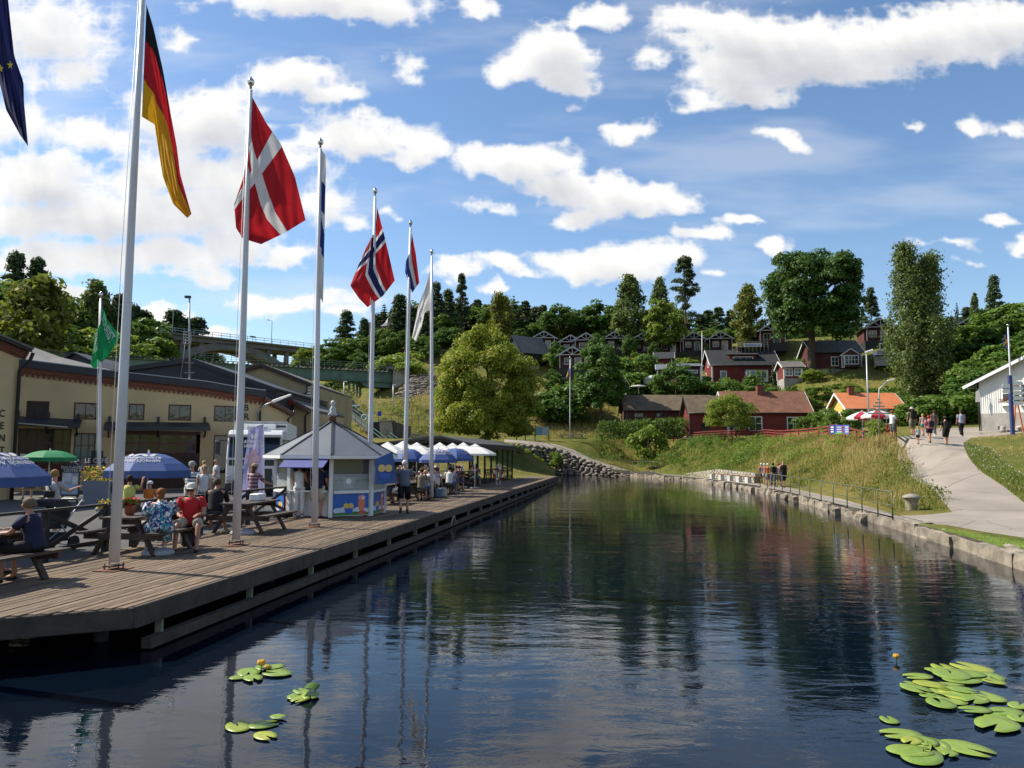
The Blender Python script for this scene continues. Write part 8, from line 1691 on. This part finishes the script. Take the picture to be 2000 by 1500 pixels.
# behind the big blue parasol
p=D(256,880,20.4);p.z=STREET;person(p,LEFT-1.35,'person in a yellow top holding a camera to the face behind the fence',1.62,'sit',.05,(.9,.25,1.5),(1.15,.2,1.75),shirt=S_('yellow'),sleeve=.3,legs=S_('beige'),leglen=.9,hair=C_['dark'],long=.06,skin=1,seat=.62)
p=D(296,880,20.8);p.z=STREET;person(p,AWAY+.2,'small child in an orange vest and white cap under the blue parasol',1.22,'sit',.05,(.4,.1,1.0),(.4,.1,1.0),shirt=S_('orange'),sleeve=.2,legs=S_('navy'),leglen=.9,hat=(.62,.62,.64),brim=-1,skin=1,seat=.62,fingers=False)
# standing by the lorry
def street_p(px,Y):p=D(px,880,Y);p.z=STREET;return p
person(street_p(376,24.0),AWAY-.25,'person in a blue white and black striped T-shirt and grey cap, back turned',1.76,'stand',0,(.15,.12,.5),(.15,.12,.5),shirt=striped('striped tee',[C_['lightblue'],(.6,.62,.62),C_['black'],(.6,.62,.62)],5.2),sleeve=.7,legs=S_('beige'),leglen=.9,hat=(.30,.29,.27),brim=-1,hair=C_['greyhair'],bulk=1.12,skin=1)
person(street_p(401,23.4),CAMDIR+.2,'young person with long blond hair, white top and denim shorts facing the water',1.68,'stand',0,(.1,.1,.25),(.1,.1,.25),shirt=S_('white'),sleeve=.35,legs=S_('denim'),leglen=.32,hair=C_['blond'],long=.26,eyes=True,bulk=.92,skin=0,shoes=(.5,.5,.5))
person(street_p(400,34.0),CAMDIR-.3,'person with short light hair and grey top, arms folded, standing by the lorry',1.68,'stand',0,(.35,.1,1.5,.9),(.35,.1,1.5,.9),shirt=S_((.42,.41,.42)),sleeve=.6,legs=S_('white'),leglen=1.6,hair=C_['blond'],eyes=True,bulk=1.1)
person(street_p(424,33.0),LEFT+.5,'bald person in a white patterned T-shirt and denim shorts beside the lorry',1.78,'stand',0,(.15,.12,.6),(.15,.12,.6),shirt=S_((.45,.46,.50)),sleeve=.7,legs=S_('denim'),leglen=.9,shades=True,skin=1,bulk=1.1)
person(street_p(497,24.2),AWAY-.35,'person with long brown hair and a checked plum shirt leaning at the kiosk fence',1.70,'stand',.05,(.3,.15,.6),(.5,.35,.8),shirt=striped('plum check',[(.20,.07,.10),(.42,.30,.34),(.10,.04,.07)],9),sleeve=.8,legs=S_('beige'),leglen=.7,hair=C_['brown'],long=.22,skin=0,hat=(.36,.24,.15),shoes=(.5,.5,.5))
# at the kiosk hatch
person(on_deck(583,1011),AWAY-.12,'person in a white jumpsuit with dark hair waiting at the kiosk hatch',1.72,'stand',.0,(.25,.1,.8),(.25,.12,.9),shirt=S_('white'),sleeve=0,shirt_w=.95,legs=S_('white'),leglen=1.92,hair=C_['dark'],long=.10,skin=1,shoes=(.5,.5,.5),bulk=1.0)
person(on_deck(619,1012),AWAY+.1,'person in a dark shirt and beige shorts standing at the kiosk hatch',1.80,'stand',.0,(.35,.1,.9),(.2,.12,.5),shirt=S_('navy'),sleeve=.75,legs=S_('beige'),leglen=.95,hair=C_['dark'],skin=1,bulk=1.12)
p=D(600,880,25.2);p.z=DECK;person(p,AWAY,'child with a red cap squeezed between the two customers at the kiosk',1.60,'stand',.0,shirt=S_('grey'),legs=S_('denim'),hat=C_['red'],brim=-1,hair=C_['greyhair'],fingers=False)
p=D(674,880,26.0);p.z=DECK;person(p,LEFT,'person in an orange shirt serving inside the ice cream kiosk',1.62,'stand',.1,(.5,.1,.9),(.5,.1,.9),shirt=S_('orange'),legs=S_('navy'),hair=C_['blond'],fingers=False)
person(on_deck(789,1004),AWAY+.15,'white haired person in a grey shirt and black shorts walking away on the deck',1.78,'stand',.04,(.25,.12,.9),(.35,.14,1.25),stride=.32,shirt=S_((.13,.155,.20)),sleeve=.72,legs=S_('black'),leglen=.98,hair=C_['whitehair'],skin=0,bulk=1.12,shoes=(.02,.02,.025),socks=(.05,.05,.06))
# shop side, under the green parasol
person(street_p(66,33),AWAY+.9,'person with long fair hair and a grey green shawl seated under the green parasol',1.66,'sit',.1,shirt=S_((.22,.30,.28)),sleeve=.9,legs=S_((.3,.25,.2)),leglen=.7,hair=(.25,.18,.10),long=.22,fingers=False)
person(street_p(88,32.6),RIGHT+.9,'person wrapped in a pale green towel under the green parasol',1.62,'sit',.1,shirt=S_((.32,.44,.34)),sleeve=1.3,legs=S_((.3,.25,.2)),leglen=.6,hair=C_['dark'],long=.1,fingers=False)
person(street_p(152,35.5),CAMDIR,'person in a pale cap and grey shirt at the shop window behind the information board',1.66,'stand',0,shirt=S_((.25,.26,.30)),legs=S_('navy'),hat=(.4,.4,.5),brim=-1,hair=C_['dark'],fingers=False)
for px,Y,lab in((75,33.2,'blue balloon-like inflatable beside the green parasol'),):p=D(px,937,Y-1);mb=MB();mb.ball(p,(.30,.2,.24),12,8);solo('inflatable',mb,[paint('sky blue plastic',(.12,.30,.52),.4,.1)],lab,'inflatable',base=p)
# guests of the terrace
GUEST='guests on the terrace'
tf,te=PT['f'],PT['e']
def guest(s,w,face,label,**k):k.setdefault('fingers',False);k.setdefault('pose','sit');return person(dk(s,w),face,label,group=GUEST,**k)
guest(te[0]-.35,te[1]+.60,CAMDIR+.2,'small guest in a bright red cap facing the deck behind the walking man',H=1.45,shirt=S_('black'),legs=S_('navy'),hat=C_['red'],brim=-1,eyes=True,skin=1)
guest(te[0]+.75,te[1]-.60,CAMDIR-.4,'guest in a plum shirt and white trousers with sunglasses, arms on the table',shirt=S_('purple'),sleeve=.8,legs=S_('white'),leglen=1.3,hair=C_['dark'],shades=True,armL=(.5,.1,1.0,.3),armR=(.5,.1,1.0,.3),skin=1)
guest(te[0]+1.6,te[1]+.5,AWAY+.3,'guest with curly golden hair and a pale jacket',shirt=S_((.45,.45,.48)),sleeve=1.5,legs=S_('denim'),leglen=1.6,hair=(.40,.22,.08),long=.10,bulk=1.1)
guest(tf[0]-.65,tf[1]-.74,AWAY-.1,'guest in a white shirt sitting with the back to the water behind the last pole',shirt=S_('white'),sleeve=.9,legs=S_('black'),leglen=1.6,hair=C_['brown'],bulk=1.1)
guest(tf[0]-.05,tf[1]-.74,AWAY+.1,'guest in a light grey hooded sweater and red cap, back to the water',shirt=S_((.36,.37,.41)),sleeve=1.6,legs=S_('navy'),leglen=1.6,hat=C_['red'],brim=-1,hair=C_['dark'],armL=(.9,.4,1.2,.2),armR=(1.0,.7,1.3,.2))
guest(tf[0]+.75,tf[1]-.74,AWAY-.3,'guest in a white top with an orange collar, hair tied up',shirt=S_((.62,.58,.55)),sleeve=.4,legs=S_('black'),leglen=1.2,hair=C_['brown'],skin=1)
guest(tf[0]+1.35,tf[1]-.3,LEFT+.6,'guest in a dark maroon shirt sitting sideways at the table end',shirt=S_((.05,.02,.025)),sleeve=.8,legs=S_('black'),leglen=1.5,hair=C_['dark'],skin=1)
guest(tf[0]-.5,tf[1]+.74,CAMDIR+.1,'guest with light brown hair facing the water behind the red cap',shirt=S_('pink'),legs=S_('denim'),hair=(.26,.15,.07),long=.12,eyes=True)
guest(tf[0]+.15,tf[1]+.74,CAMDIR,'fair haired guest facing the water under the blue parasol',shirt=S_((.5,.48,.44)),legs=S_('denim'),hair=C_['blond'],eyes=True)
guest(tf[0]+.75,tf[1]+.74,CAMDIR-.1,'dark haired guest facing the water next to the fair haired one',shirt=S_('khaki'),legs=S_('denim'),hair=C_['dark'],eyes=True,skin=1)
cols=[('white','blond'),('lightblue','brown'),('pink','dark'),('orange','redhair'),('grey','greyhair'),('navy','brown'),('beige','whitehair'),('red','dark'),('green','blond'),('white','dark'),('purple','brown'),('black','blond'),('khaki','greyhair'),('lightblue','whitehair'),('pink','brown'),('grey','dark')]
NM=dict(lightblue='light blue',redhair='reddish',greyhair='grey',whitehair='white',dark='black')
TT=[(22.6,5.5,'in the shade behind the kiosk'),(27.9,5.2,'under the middle parasols'),(30.6,3.3,'at the open deck edge'),(32.2,5.6,'under the far white parasols'),(35.6,3.5,'nearest the dark pavilion'),(22.8,3.0,'right beyond the kiosk'),(28.2,3.1,'beside the crowded one')]
_n=0
for s_,w_,lab in TT:
 picnic(s_,w_,'dark picnic table '+lab,random.uniform(-.05,.05))
 for(ds,dw,fc)in((-.6,-.72,AWAY),(0,-.72,AWAY),(.6,-.72,AWAY),(-.5,.72,CAMDIR),(.1,.72,CAMDIR),(.65,.72,CAMDIR)):
  if random.random()<.08:continue
  a,h_=cols[_n%16][0],cols[(_n*3+_n//16)%16][1];person(dk(s_+ds,w_+dw),fc+random.uniform(-.3,.3),f'guest in {NM.get(a, a)} with {NM.get(h_, h_)} hair, {"facing the water" if dw > 0 else "back to the water"}, {lab}',random.uniform(1.58,1.8),'sit',random.uniform(.05,.3),(.4,.15,1.0,.2),(.4,.15,1.0,.2),shirt=S_(a),sleeve=random.choice((.5,.7,1.4)),legs=S_('denim'),leglen=random.choice((.9,1.2,1.7)),hair=C_[h_],long=.14*(_n%3==0),fingers=False,group=GUEST,skin=_n%2,head=(random.uniform(-.5,.5),.1));_n+=1
# six on the quay path
QP='walkers on the quay path'
for px,py,H,face,lab,k in((1488,946,1.60,AWAY+.3,'person with white blond hair and a turquoise top, first of the quay group',dict(shirt=S_((.05,.20,.24)),sleeve=0,legs=S_('black'),leglen=1.8,hair=C_['whitehair'],skin=1)),
(1494,947,1.58,AWAY,'person in a pink striped top between the white haired walkers on the quay',dict(shirt=S_('pink'),sleeve=.3,legs=S_('beige'),leglen=.6,hair=C_['whitehair'])),
(1500.5,950,1.62,AWAY+.1,'white haired person in an orange top and grey shorts on the quay',dict(shirt=S_('orange'),sleeve=.2,legs=S_('grey'),leglen=.9,hair=C_['whitehair'])),
(1511,951,1.66,AWAY-.1,'person in jeans with a dark backpack on the quay',dict(shirt=S_('khaki'),sleeve=.6,legs=S_('denim'),leglen=1.9,hair=C_['dark'],bag=(C_['black'],(.30,.18,.42),.30),skin=1)),
(1522,951,1.66,AWAY,'person in a pale blouse half hidden by the man in the black vest on the quay',dict(shirt=S_((.45,.40,.45)),sleeve=.6,legs=S_('khaki'),leglen=.9,hair=C_['redhair'])),
(1531,953,1.86,AWAY+.15,'tall bald person in a black vest and dark blue shorts on the quay',dict(shirt=S_('black'),sleeve=0,legs=S_('navy'),leglen=1.05,skin=1,bulk=1.18))):
 p=G(px,py,.42);person(p,face,lab,H,'stand',.02,(.1,.12,.3),(.1,.12,.3),stride=random.choice((.15,.2,-.2)),group=QP,fingers=False,**k)
# on the asphalt path
WP_='walkers on the asphalt path'
def walker(px,py,Y,H,face,lab,**k):
 p=D(px,py,Y);p.z=hz(p.x,p.y)+.01;k.setdefault('stride',.25);return person(p,face,lab,H,'stand',.03,k.pop('armL',(.12,.12,.3)),k.pop('armR',(-.1,.12,.3)),group=WP_,fingers=False,**k)
walker(1744,865,48.5,1.80,RIGHT+.2,'person in a white T-shirt and patterned shorts looking at a phone',shirt=S_('white'),sleeve=.7,legs=S_((.07,.10,.10)),leglen=1.05,hair=(.25,.08,.03),skin=1,armL=(.5,.1,1.2,.3),armR=(.5,.1,1.2,.3),stride=0)
walker(1784,864,49,1.84,AWAY-.1,'person in a pale sunhat with a black backpack on the path',shirt=S_('khaki'),sleeve=.7,legs=S_('khaki'),leglen=1.1,hat=(.45,.42,.38),brim=.10,bag=(C_['black'],(.36,.20,.55),.30),skin=1,bulk=1.1)
walker(1794,873,46.5,1.08,AWAY,'small blond child in a pale top walking hand in hand on the path',shirt=S_((.42,.46,.50)),sleeve=.4,legs=S_('black'),leglen=.6,hair=C_['blond'],long=.10,stride=.2)
walker(1804,858,50.5,1.45,AWAY,'girl with long fair hair and a teal skirt ahead on the path',shirt=S_((.5,.35,.33)),sleeve=.2,dress=None,legs=S_((.05,.24,.24)),leglen=.5,hair=C_['blond'],long=.16)
walker(1817,873,46.8,1.66,AWAY+.05,'person with a red headscarf, pink shirt and black skirt with a small backpack',shirt=S_((.48,.16,.20)),sleeve=.8,legs=S_('black'),leglen=.62,hat=C_['red'],hair=C_['red'],bag=((.02,.02,.025),(.28,.16,.36),.26),bulk=1.2)
walker(1827,862,49.8,1.70,AWAY,'person in a brown patterned top and leggings beside the red headscarf',shirt=S_((.13,.09,.08)),sleeve=.6,legs=S_((.20,.19,.20)),leglen=1.8,hair=C_['brown'],long=.2,shoes=(.6,.6,.6))
walker(1849,875,46.2,1.74,AWAY-.05,'person in black with a black cap and big black backpack on the path',shirt=S_('black'),sleeve=.7,legs=S_('black'),leglen=.95,hat=(.03,.04,.03),brim=-1,hair=C_['dark'],bag=((.015,.015,.017),(.36,.24,.48),.28),bulk=1.1)
walker(1879,859,50.5,1.80,AWAY-.15,'slim person in a pale violet T-shirt and black trousers walking up the path',shirt=S_((.34,.34,.46)),sleeve=.7,legs=S_('black'),leglen=1.92,hair=C_['brown'],shoes=(.5,.5,.5),stride=.32,skin=1)
for px,py,lab,a in((634,776,'tiny person in a dark red top on the rock path behind the kiosk',(.22,.03,.05)),(646,777,'tiny person in dark clothes on the rock path behind the kiosk',(.05,.05,.06))):
 p=D(px,py,112);p.z=max(p.z,hz(p.x,p.y));person(p,LEFT,lab,1.7,shirt=S_(a),legs=S_('black'),leglen=1.8,hair=C_['dark'],fingers=False)
# ---------------------------------------------------------------- grass, weeds and undergrowth nobody could count
def scatter(poly,dens,n_max=200000):
 P=np.array([tuple(p)[:2]for p in poly]);lo,hi=P.min(0),P.max(0);n=int(np.prod(hi-lo)*dens)
 q=rng.uniform(lo,hi,(min(n,n_max*3),2));k=inside([tuple(p)for p in P],q[:,0],q[:,1]);q=q[k]
 for ex in(BASIN,PATH,WALK,STREETP):q=q[~inside(ex,q[:,0],q[:,1])]
 return q[:n_max]
def blades(poly,dens,h,w,mat,name,label=None,patch=None,lean=.35,grow=None):
 q=scatter(poly,dens)
 if patch:k=patch(q[:,0],q[:,1]);q=q[rng.random(len(q))<k]
 n=len(q);z=HZ(q[:,0],q[:,1])-.03;hh=h*rng.uniform(.5,1.25,n)
 if grow is not None:hh*=grow(q[:,0],q[:,1])
 a=rng.uniform(0,6.28,n);d=np.stack([np.cos(a),np.sin(a),0*a],-1);b=np.column_stack([q,z]);ln=rng.normal(size=(n,2))*lean*hh[:,None]
 tip=b+np.column_stack([ln,hh]);mid=b+np.column_stack([ln*.35,hh*.55]);ww=w*rng.uniform(.7,1.3,n)[:,None]
 V=np.stack([b-d*ww,b+d*ww,mid+d*ww*.8,tip,mid-d*ww*.8],1).reshape(-1,3);i=np.arange(n)*5
 Fq=np.concatenate([np.stack([i,i+1,i+2,i+4],-1),np.stack([i+4,i+2,i+3,i+3],-1)])
 me=bpy.data.meshes.new(name);me.from_pydata([],[],[])
 T=np.concatenate([np.stack([i,i+1,i+2],-1),np.stack([i,i+2,i+4],-1),np.stack([i+4,i+2,i+3],-1)])
 return tag(put(name,arrmesh(name,V,T),mat),label,None,None,'stuff')
def tufts(poly,dens,r,per,leaf,mat,name,label=None,patch=None,flat=.8,hmul=None):
 q=scatter(poly,dens)
 if patch:q=q[rng.random(len(q))<patch(q[:,0],q[:,1])]
 z=HZ(q[:,0],q[:,1]);rr=r*rng.uniform(.5,1.3,len(q))
 C,N=clumps(np.column_stack([q,z+rr*.3]),rr,per,flat,.35);V,Fq=cards(C,N,leaf)
 return tag(put(name,arrmesh(name,V,Fq),mat),label,None,None,'stuff')
def px_poly(*a):return[tuple(D(x,y,Y).xy)for x,y,Y in a]
MOUND=px_poly((1470,950,62),(1560,957,52),(1640,975,44),(1745,1005,31),(1855,998,30),(1830,960,33.6),(1790,915,38.9),(1756,862,47),(1700,852,56),(1600,853,72),(1500,853,82))
BANK=px_poly((1235,920,88),(1330,926,79),(1400,932,74),(1490,945,64),(1500,853,84),(1350,857,97),(1215,857,106),(1160,870,101),(1180,892,98))
MEADOW=px_poly((1062,860,103),(1215,857,105),(1180,822,108),(1215,785,124),(1090,770,138),(1040,800,118))
LOCKB=px_poly((700,845,98),(860,855,96),(880,795,112),(800,788,108),(700,820,100))
def dryp(x,y):return sstep(.42,.56,fbm(x*.16+3,y*.16+1,4,8))
def greenp(x,y):return sstep(.40,.56,fbm(x*.20+31,y*.20+17,4,12))
blades(MOUND,58,.52,.011,LF['dry'],'dry_grass','tall sun-bleached grass covering the mound beside the path',dryp)
blades(MOUND,46,.34,.013,LF['weed'],'long_grass','green and yellow grass growing on the mound',lambda x,y:1-.6*dryp(x,y))
tufts(MOUND,.95,.55,70,.062,LF['weed'],'weeds','leafy weeds spreading over the mound above the railing',greenp)
blades(BANK,46,.34,.018,LF['weed'],'bank_grass','rough green grass on the bank below the red fence',lambda x,y:.45+.55*greenp(x,y))
tufts(BANK,.75,.75,64,.085,LF['mid'],'undergrowth','bushy undergrowth on the bank below the red fence',greenp)
tufts(px_poly((1490,940,64),(1600,935,52),(1690,850,60),(1600,850,74),(1400,853,92),(1400,900,80)),.62,.95,76,.085,LF['light'],'brambles','bright green brambles sprawling over the bank',lambda x,y:sstep(.40,.52,fbm(x*.17+8,y*.17+77,4,30)))
blades(MEADOW,26,.60,.024,LF['dry'],'meadow_grass','yellowed meadow grass around the swedish flagpole',lambda x,y:.25+.75*dryp(x,y))
blades(MEADOW,16,.6,.026,LF['grass'],'meadow_weeds','green weeds growing in the meadow',greenp)
blades(LOCKB,24,.6,.022,LF['dry'],'slope_grass','dry yellow grass on the slope above the lock',lambda x,y:.4+.6*dryp(x,y))
tufts(LOCKB,.35,.6,60,.08,LF['light'],'slope_weeds','green weeds on the slope above the lock',greenp)
RLAWN=px_poly((2000,987,31),(1962,962,33.4),(1920,932,36.8),(1890,897,41.3),(1884,877,46.6),(1925,859,52.5),(2040,852,55.5),(2200,870,48),(2200,1000,28))
blades(RLAWN,60,.12,.010,LF['dry'],'mown_grass','short dry grass on the slope beside the path',lambda x,y:.3+.7*dryp(x,y),.6)
blades([p for p in px_poly((2010,992,30.4),(1962,962,33.2),(1920,932,36.6),(1890,897,41.2),(1884,877,46.6),(1925,876,44.5),(1960,905,39),(2020,955,33))],150,.28,.012,LF['grass'],'verge_weeds','green weeds with small white flowers along the path edge')
blades([tuple(p)for p in LAWNR],160,.07,.008,LF['grass'],'lawn_grass','short green grass between the quay stones and the path',None,.5)
CENTER=px_poly((600,850,93),(860,850,96),(870,740,130),(800,700,140),(740,700,146),(720,790,122),(600,800,130))
tufts(CENTER,.16,.9,60,.12,LF['olive'],'slope_brush','brushwood on the slope under the aqueduct',greenp)
blades(CENTER,9,.7,.03,LF['dry'],'slope_hay','dry grass on the slope under the aqueduct',lambda x,y:.3+.7*dryp(x,y))
SLOPE=px_poly((1090,770,136),(1250,760,118),(1400,790,112),(1560,800,104),(1700,800,92),(1900,700,100),(1800,660,135),(1500,668,142),(1050,690,155))
tufts(SLOPE,.10,1.0,60,.14,LF['mid'],'slope_thicket','low green thicket between the gardens of the slope',lambda x,y:sstep(.42,.55,fbm(x*.12+3,y*.12+9,4,41)))
blades(SLOPE,4,.55,.035,LF['weed'],'garden_grass','rough grass between the gardens of the slope',lambda x,y:.5+.5*dryp(x,y))
q=scatter(px_poly((2010,992,30.4),(1962,962,33.2),(1920,932,36.6),(1890,897,41.2),(1884,877,46.6),(1925,876,44.5),(1960,905,39),(2020,955,33)),14);V,Fq=cards(np.column_stack([q,HZ(q[:,0],q[:,1])+.24]),unit(len(q))*.3+np.array([0,-.4,1]),.022,.9)
tag(put('verge_flowers',arrmesh('verge_flowers',V,Fq),M['whiteflower']),'tiny white flowers in the weeds along the path',kind='stuff')
# ---------------------------------------------------------------- water lilies: every pad its own
def padmat(nm,c):
 m,t,o=_mat(nm);p=t.nodes.new('ShaderNodeBsdfPrincipled');p.inputs['Roughness'].default_value=.38;oi=t.nodes.new('ShaderNodeObjectInfo');tc=t.nodes.new('ShaderNodeTexCoord')
 n=_noise(t,3.5,4,.6,tc.outputs['Object']);col=_ramp(t,n,[(.3,tuple(x*.82 for x in c)),(.7,tuple(x*1.12 for x in c))])
 col=_mix(t,1,col,_ramp(t,oi.outputs['Random'],[(0,(.8,.86,.7)),(1,(1.15,1.08,1.0))]),'MULTIPLY')
 g=t.nodes.new('ShaderNodeTexGradient');g.gradient_type='RADIAL';t.links.new(tc.outputs['Object'],g.inputs[0]);w=t.nodes.new('ShaderNodeMath');w.operation='MULTIPLY';t.links.new(g.outputs[1],w.inputs[0]);w.inputs[1].default_value=26;f=t.nodes.new('ShaderNodeMath');f.operation='FRACT';t.links.new(w.outputs[0],f.inputs[0])
 col=_mix(t,_ramp(t,f.outputs[0],[(0,(.35,.35,.35)),(.10,(0,0,0))]),col,tuple(min(1,x*1.35)for x in c));t.links.new(col,p.inputs['Base Color']);pass
 tr=t.nodes.new('ShaderNodeBsdfTranslucent');t.links.new(col,tr.inputs[0]);mx=t.nodes.new('ShaderNodeMixShader');mx.inputs[0].default_value=.15;t.links.new(p.outputs[0],mx.inputs[1]);t.links.new(tr.outputs[0],mx.inputs[2]);t.links.new(mx.outputs[0],o.inputs[0]);return m
PM=[padmat('lily pad green',(.22,.32,.055)),padmat('lily pad yellow green',(.32,.37,.05))]
def padmesh(seed,cup=.03):
 rs=np.random.RandomState(seed);n=34;V=[(0,0,.0)];ph=rs.uniform(0,6)
 for k in range(n+1):
  a=.24+(2*math.pi-.48)*k/n;e=1-.30*math.exp(-min(a,2*math.pi-a)*3.2)*.5;lobe=1+.12*math.exp(-((min(a,2*math.pi-a)-.5)/.35)**2)
  for f,z in((.55,.004),(1.0,.012+.008*math.sin(3*a+ph)+.006*math.sin(7*a))):V.append((f*lobe*math.cos(a)*1.16,f*lobe*math.sin(a)*.92,z*(1+cup)))
 Fc=[]
 for k in range(n):i=1+2*k;Fc+=[(0,i,i+2),(i,i+1,i+3),(i,i+3,i+2)]
 b=len(V);V+=[(x,y,z-.010)for x,y,z in V];Fc2=[tuple(reversed([b+q for q in f]))for f in Fc];rim=[2+2*k for k in range(n+1)];side=[]
 for k in range(n):side+=[(rim[k],b+rim[k],b+rim[k+1]),(rim[k],b+rim[k+1],rim[k+1])]
 me=arrmesh('lily_pad',V,Fc+Fc2+side,None,False);return me
PMESH=[padmesh(k)for k in range(4)]
PADS=[(1845,1304,46),(1900,1305,62),(1832,1310,40),(1858,1318,70),(1880,1316,66),(1912,1318,70),(1878,1328,62),(1932,1321,50),(1794,1321,44),(1944,1333,34),
(1792,1340,48),(1815,1338,48),(1836,1341,44),(1855,1340,46),(1787,1346,48),(1818,1358,36),(1852,1352,54),(1880,1349,44),(1870,1357,60),(1892,1356,46),(1932,1362,54),(1905,1367,50),(1860,1367,50),(1838,1376,54),
(1906,1388,48),(1965,1390,54),(1990,1379,40),(1958,1401,56),(1948,1416,78),(1992,1404,46),
(1738,1406,36),(1762,1434,62),(1782,1448,40),(1820,1455,68),(1810,1449,42),(1886,1460,78),(1775,1467,68),(1800,1479,76),(1856,1473,30)]
PADS2=[(467,1323,32,'a'),(486,1313,46,'a'),(494,1325,38,'a'),(514,1305,32,'a'),(536,1303,34,'a'),(545,1309,26,'a'),(543,1316,46,'a'),(580,1360,36,'b'),(588,1366,34,'b'),(606,1360,36,'b'),(590,1352,32,'b'),(466,1419,50,'c'),(514,1415,46,'c'),(543,1402,28,'c'),(518,1437,42,'c')]
def pad_label(x,y,k):
 if y<1336:g='the far crowded cluster'
 elif y<1382:g='the middle crowded cluster'
 elif x>1890 and y<1425:g='the cluster at the picture edge'
 else:g='the nearest loose cluster'
 return g
from collections import Counter
_gc=Counter();ORD=['outermost','second','third','fourth','fifth','sixth','seventh','eighth','ninth','tenth','eleventh','twelfth','thirteenth','fourteenth']
allp=[(x,y,w,pad_label(x,y,0))for x,y,w in PADS]+[(x,y,w,{'a':'the small group around the yellow flower','b':'the small group with the curled leaf','c':'the small lone group low in the water'}[g])for x,y,w,g in PADS2]
for k,(x,y,w,g)in enumerate(sorted(allp,key=lambda q:q[0])):
 p=G(x,y,.012);r_=w/2/F*p.y*1.02;me=PMESH[k%4];o=bpy.data.objects.new('lily_pad',me);COL.objects.link(o);n_=_gc[g];_gc[g]+=1;lone=(x==1738)
 o.location=p+Vector((0,0,.0035*(k%5)));o.scale=(r_,r_,.12);o.rotation_euler=(random.uniform(-.02,.02),random.uniform(-.02,.02),random.uniform(0,6.28));mt=PM[1 if k%6==0 else 0]
 if not me.materials:me.materials.append(mt)
 o.material_slots[0].link='OBJECT';o.material_slots[0].material=mt
 tag(o,'small lone lily pad floating apart from the others' if lone else f'lily pad, {ORD[min(n_, 13)]} counted across {g}','lily pad','floating lily pads')
def bloom(px,py,label,s=.05):
 p=G(px,py,.0);t=thing('water_lily',label,'water lily',p);mb=MB();mb.tube([p-Vector((0,0,.05)),p+Vector((0,0,s*1.2))],.008,6);mb.build('stalk',LF['mid'],t)
 for k in range(6):a=2*math.pi*k/6;mb=MB();c=p+Vector((s*.5*math.cos(a),s*.5*math.sin(a),s*1.7));mb.ball(c,(s*.5,s*.5,s*.62),7,5);mb.build('petal',M['yellowflower'],t)
bloom(510,1309,'yellow water lily in bloom on its group of pads',.055);bloom(522,1312,'second smaller yellow water lily bud beside the blooming one',.035);bloom(1751,1293,'single yellow water lily bud floating alone in open water',.045)
p=G(606,1353,.03);mb=MB()
for k in range(6):a=math.pi*(.15+.7*k/6);b=math.pi*(.15+.7*(k+1)/6);mb.quad(*[p+Vector((.09*math.cos(q),y,.07*math.sin(q)+.01))for q,y in((a,-.10),(b,-.10),(b,.12),(a,.12))])
mb.smooth=True;solo('lily_leaf',mb,[LF['dark']],'dark curled lily leaf standing up from its small group','lily leaf',base=p)
# ---------------------------------------------------------------- every look-alike gets a label of its own
_by={}
for o in SC.objects:
 if o.parent is None and o.get('label')and o.get('kind')is None:_by.setdefault(o['label'],[]).append(o)
NTH='first second third fourth fifth sixth seventh eighth ninth tenth eleventh twelfth'.split()
for lab,os_ in _by.items():
 if len(os_)>1:
  os_.sort(key=lambda o:PX(o.location)[0])
  for i,o in enumerate(os_):o['label']=' '.join(lab.split()[:11])+', '+NTH[min(i,11)]+' counting from the boardwalk'
for o in SC.objects:
 if o.get('label')and len(o['label'].split())>16:o['label']=' '.join(o['label'].split()[:16]).rstrip(',')
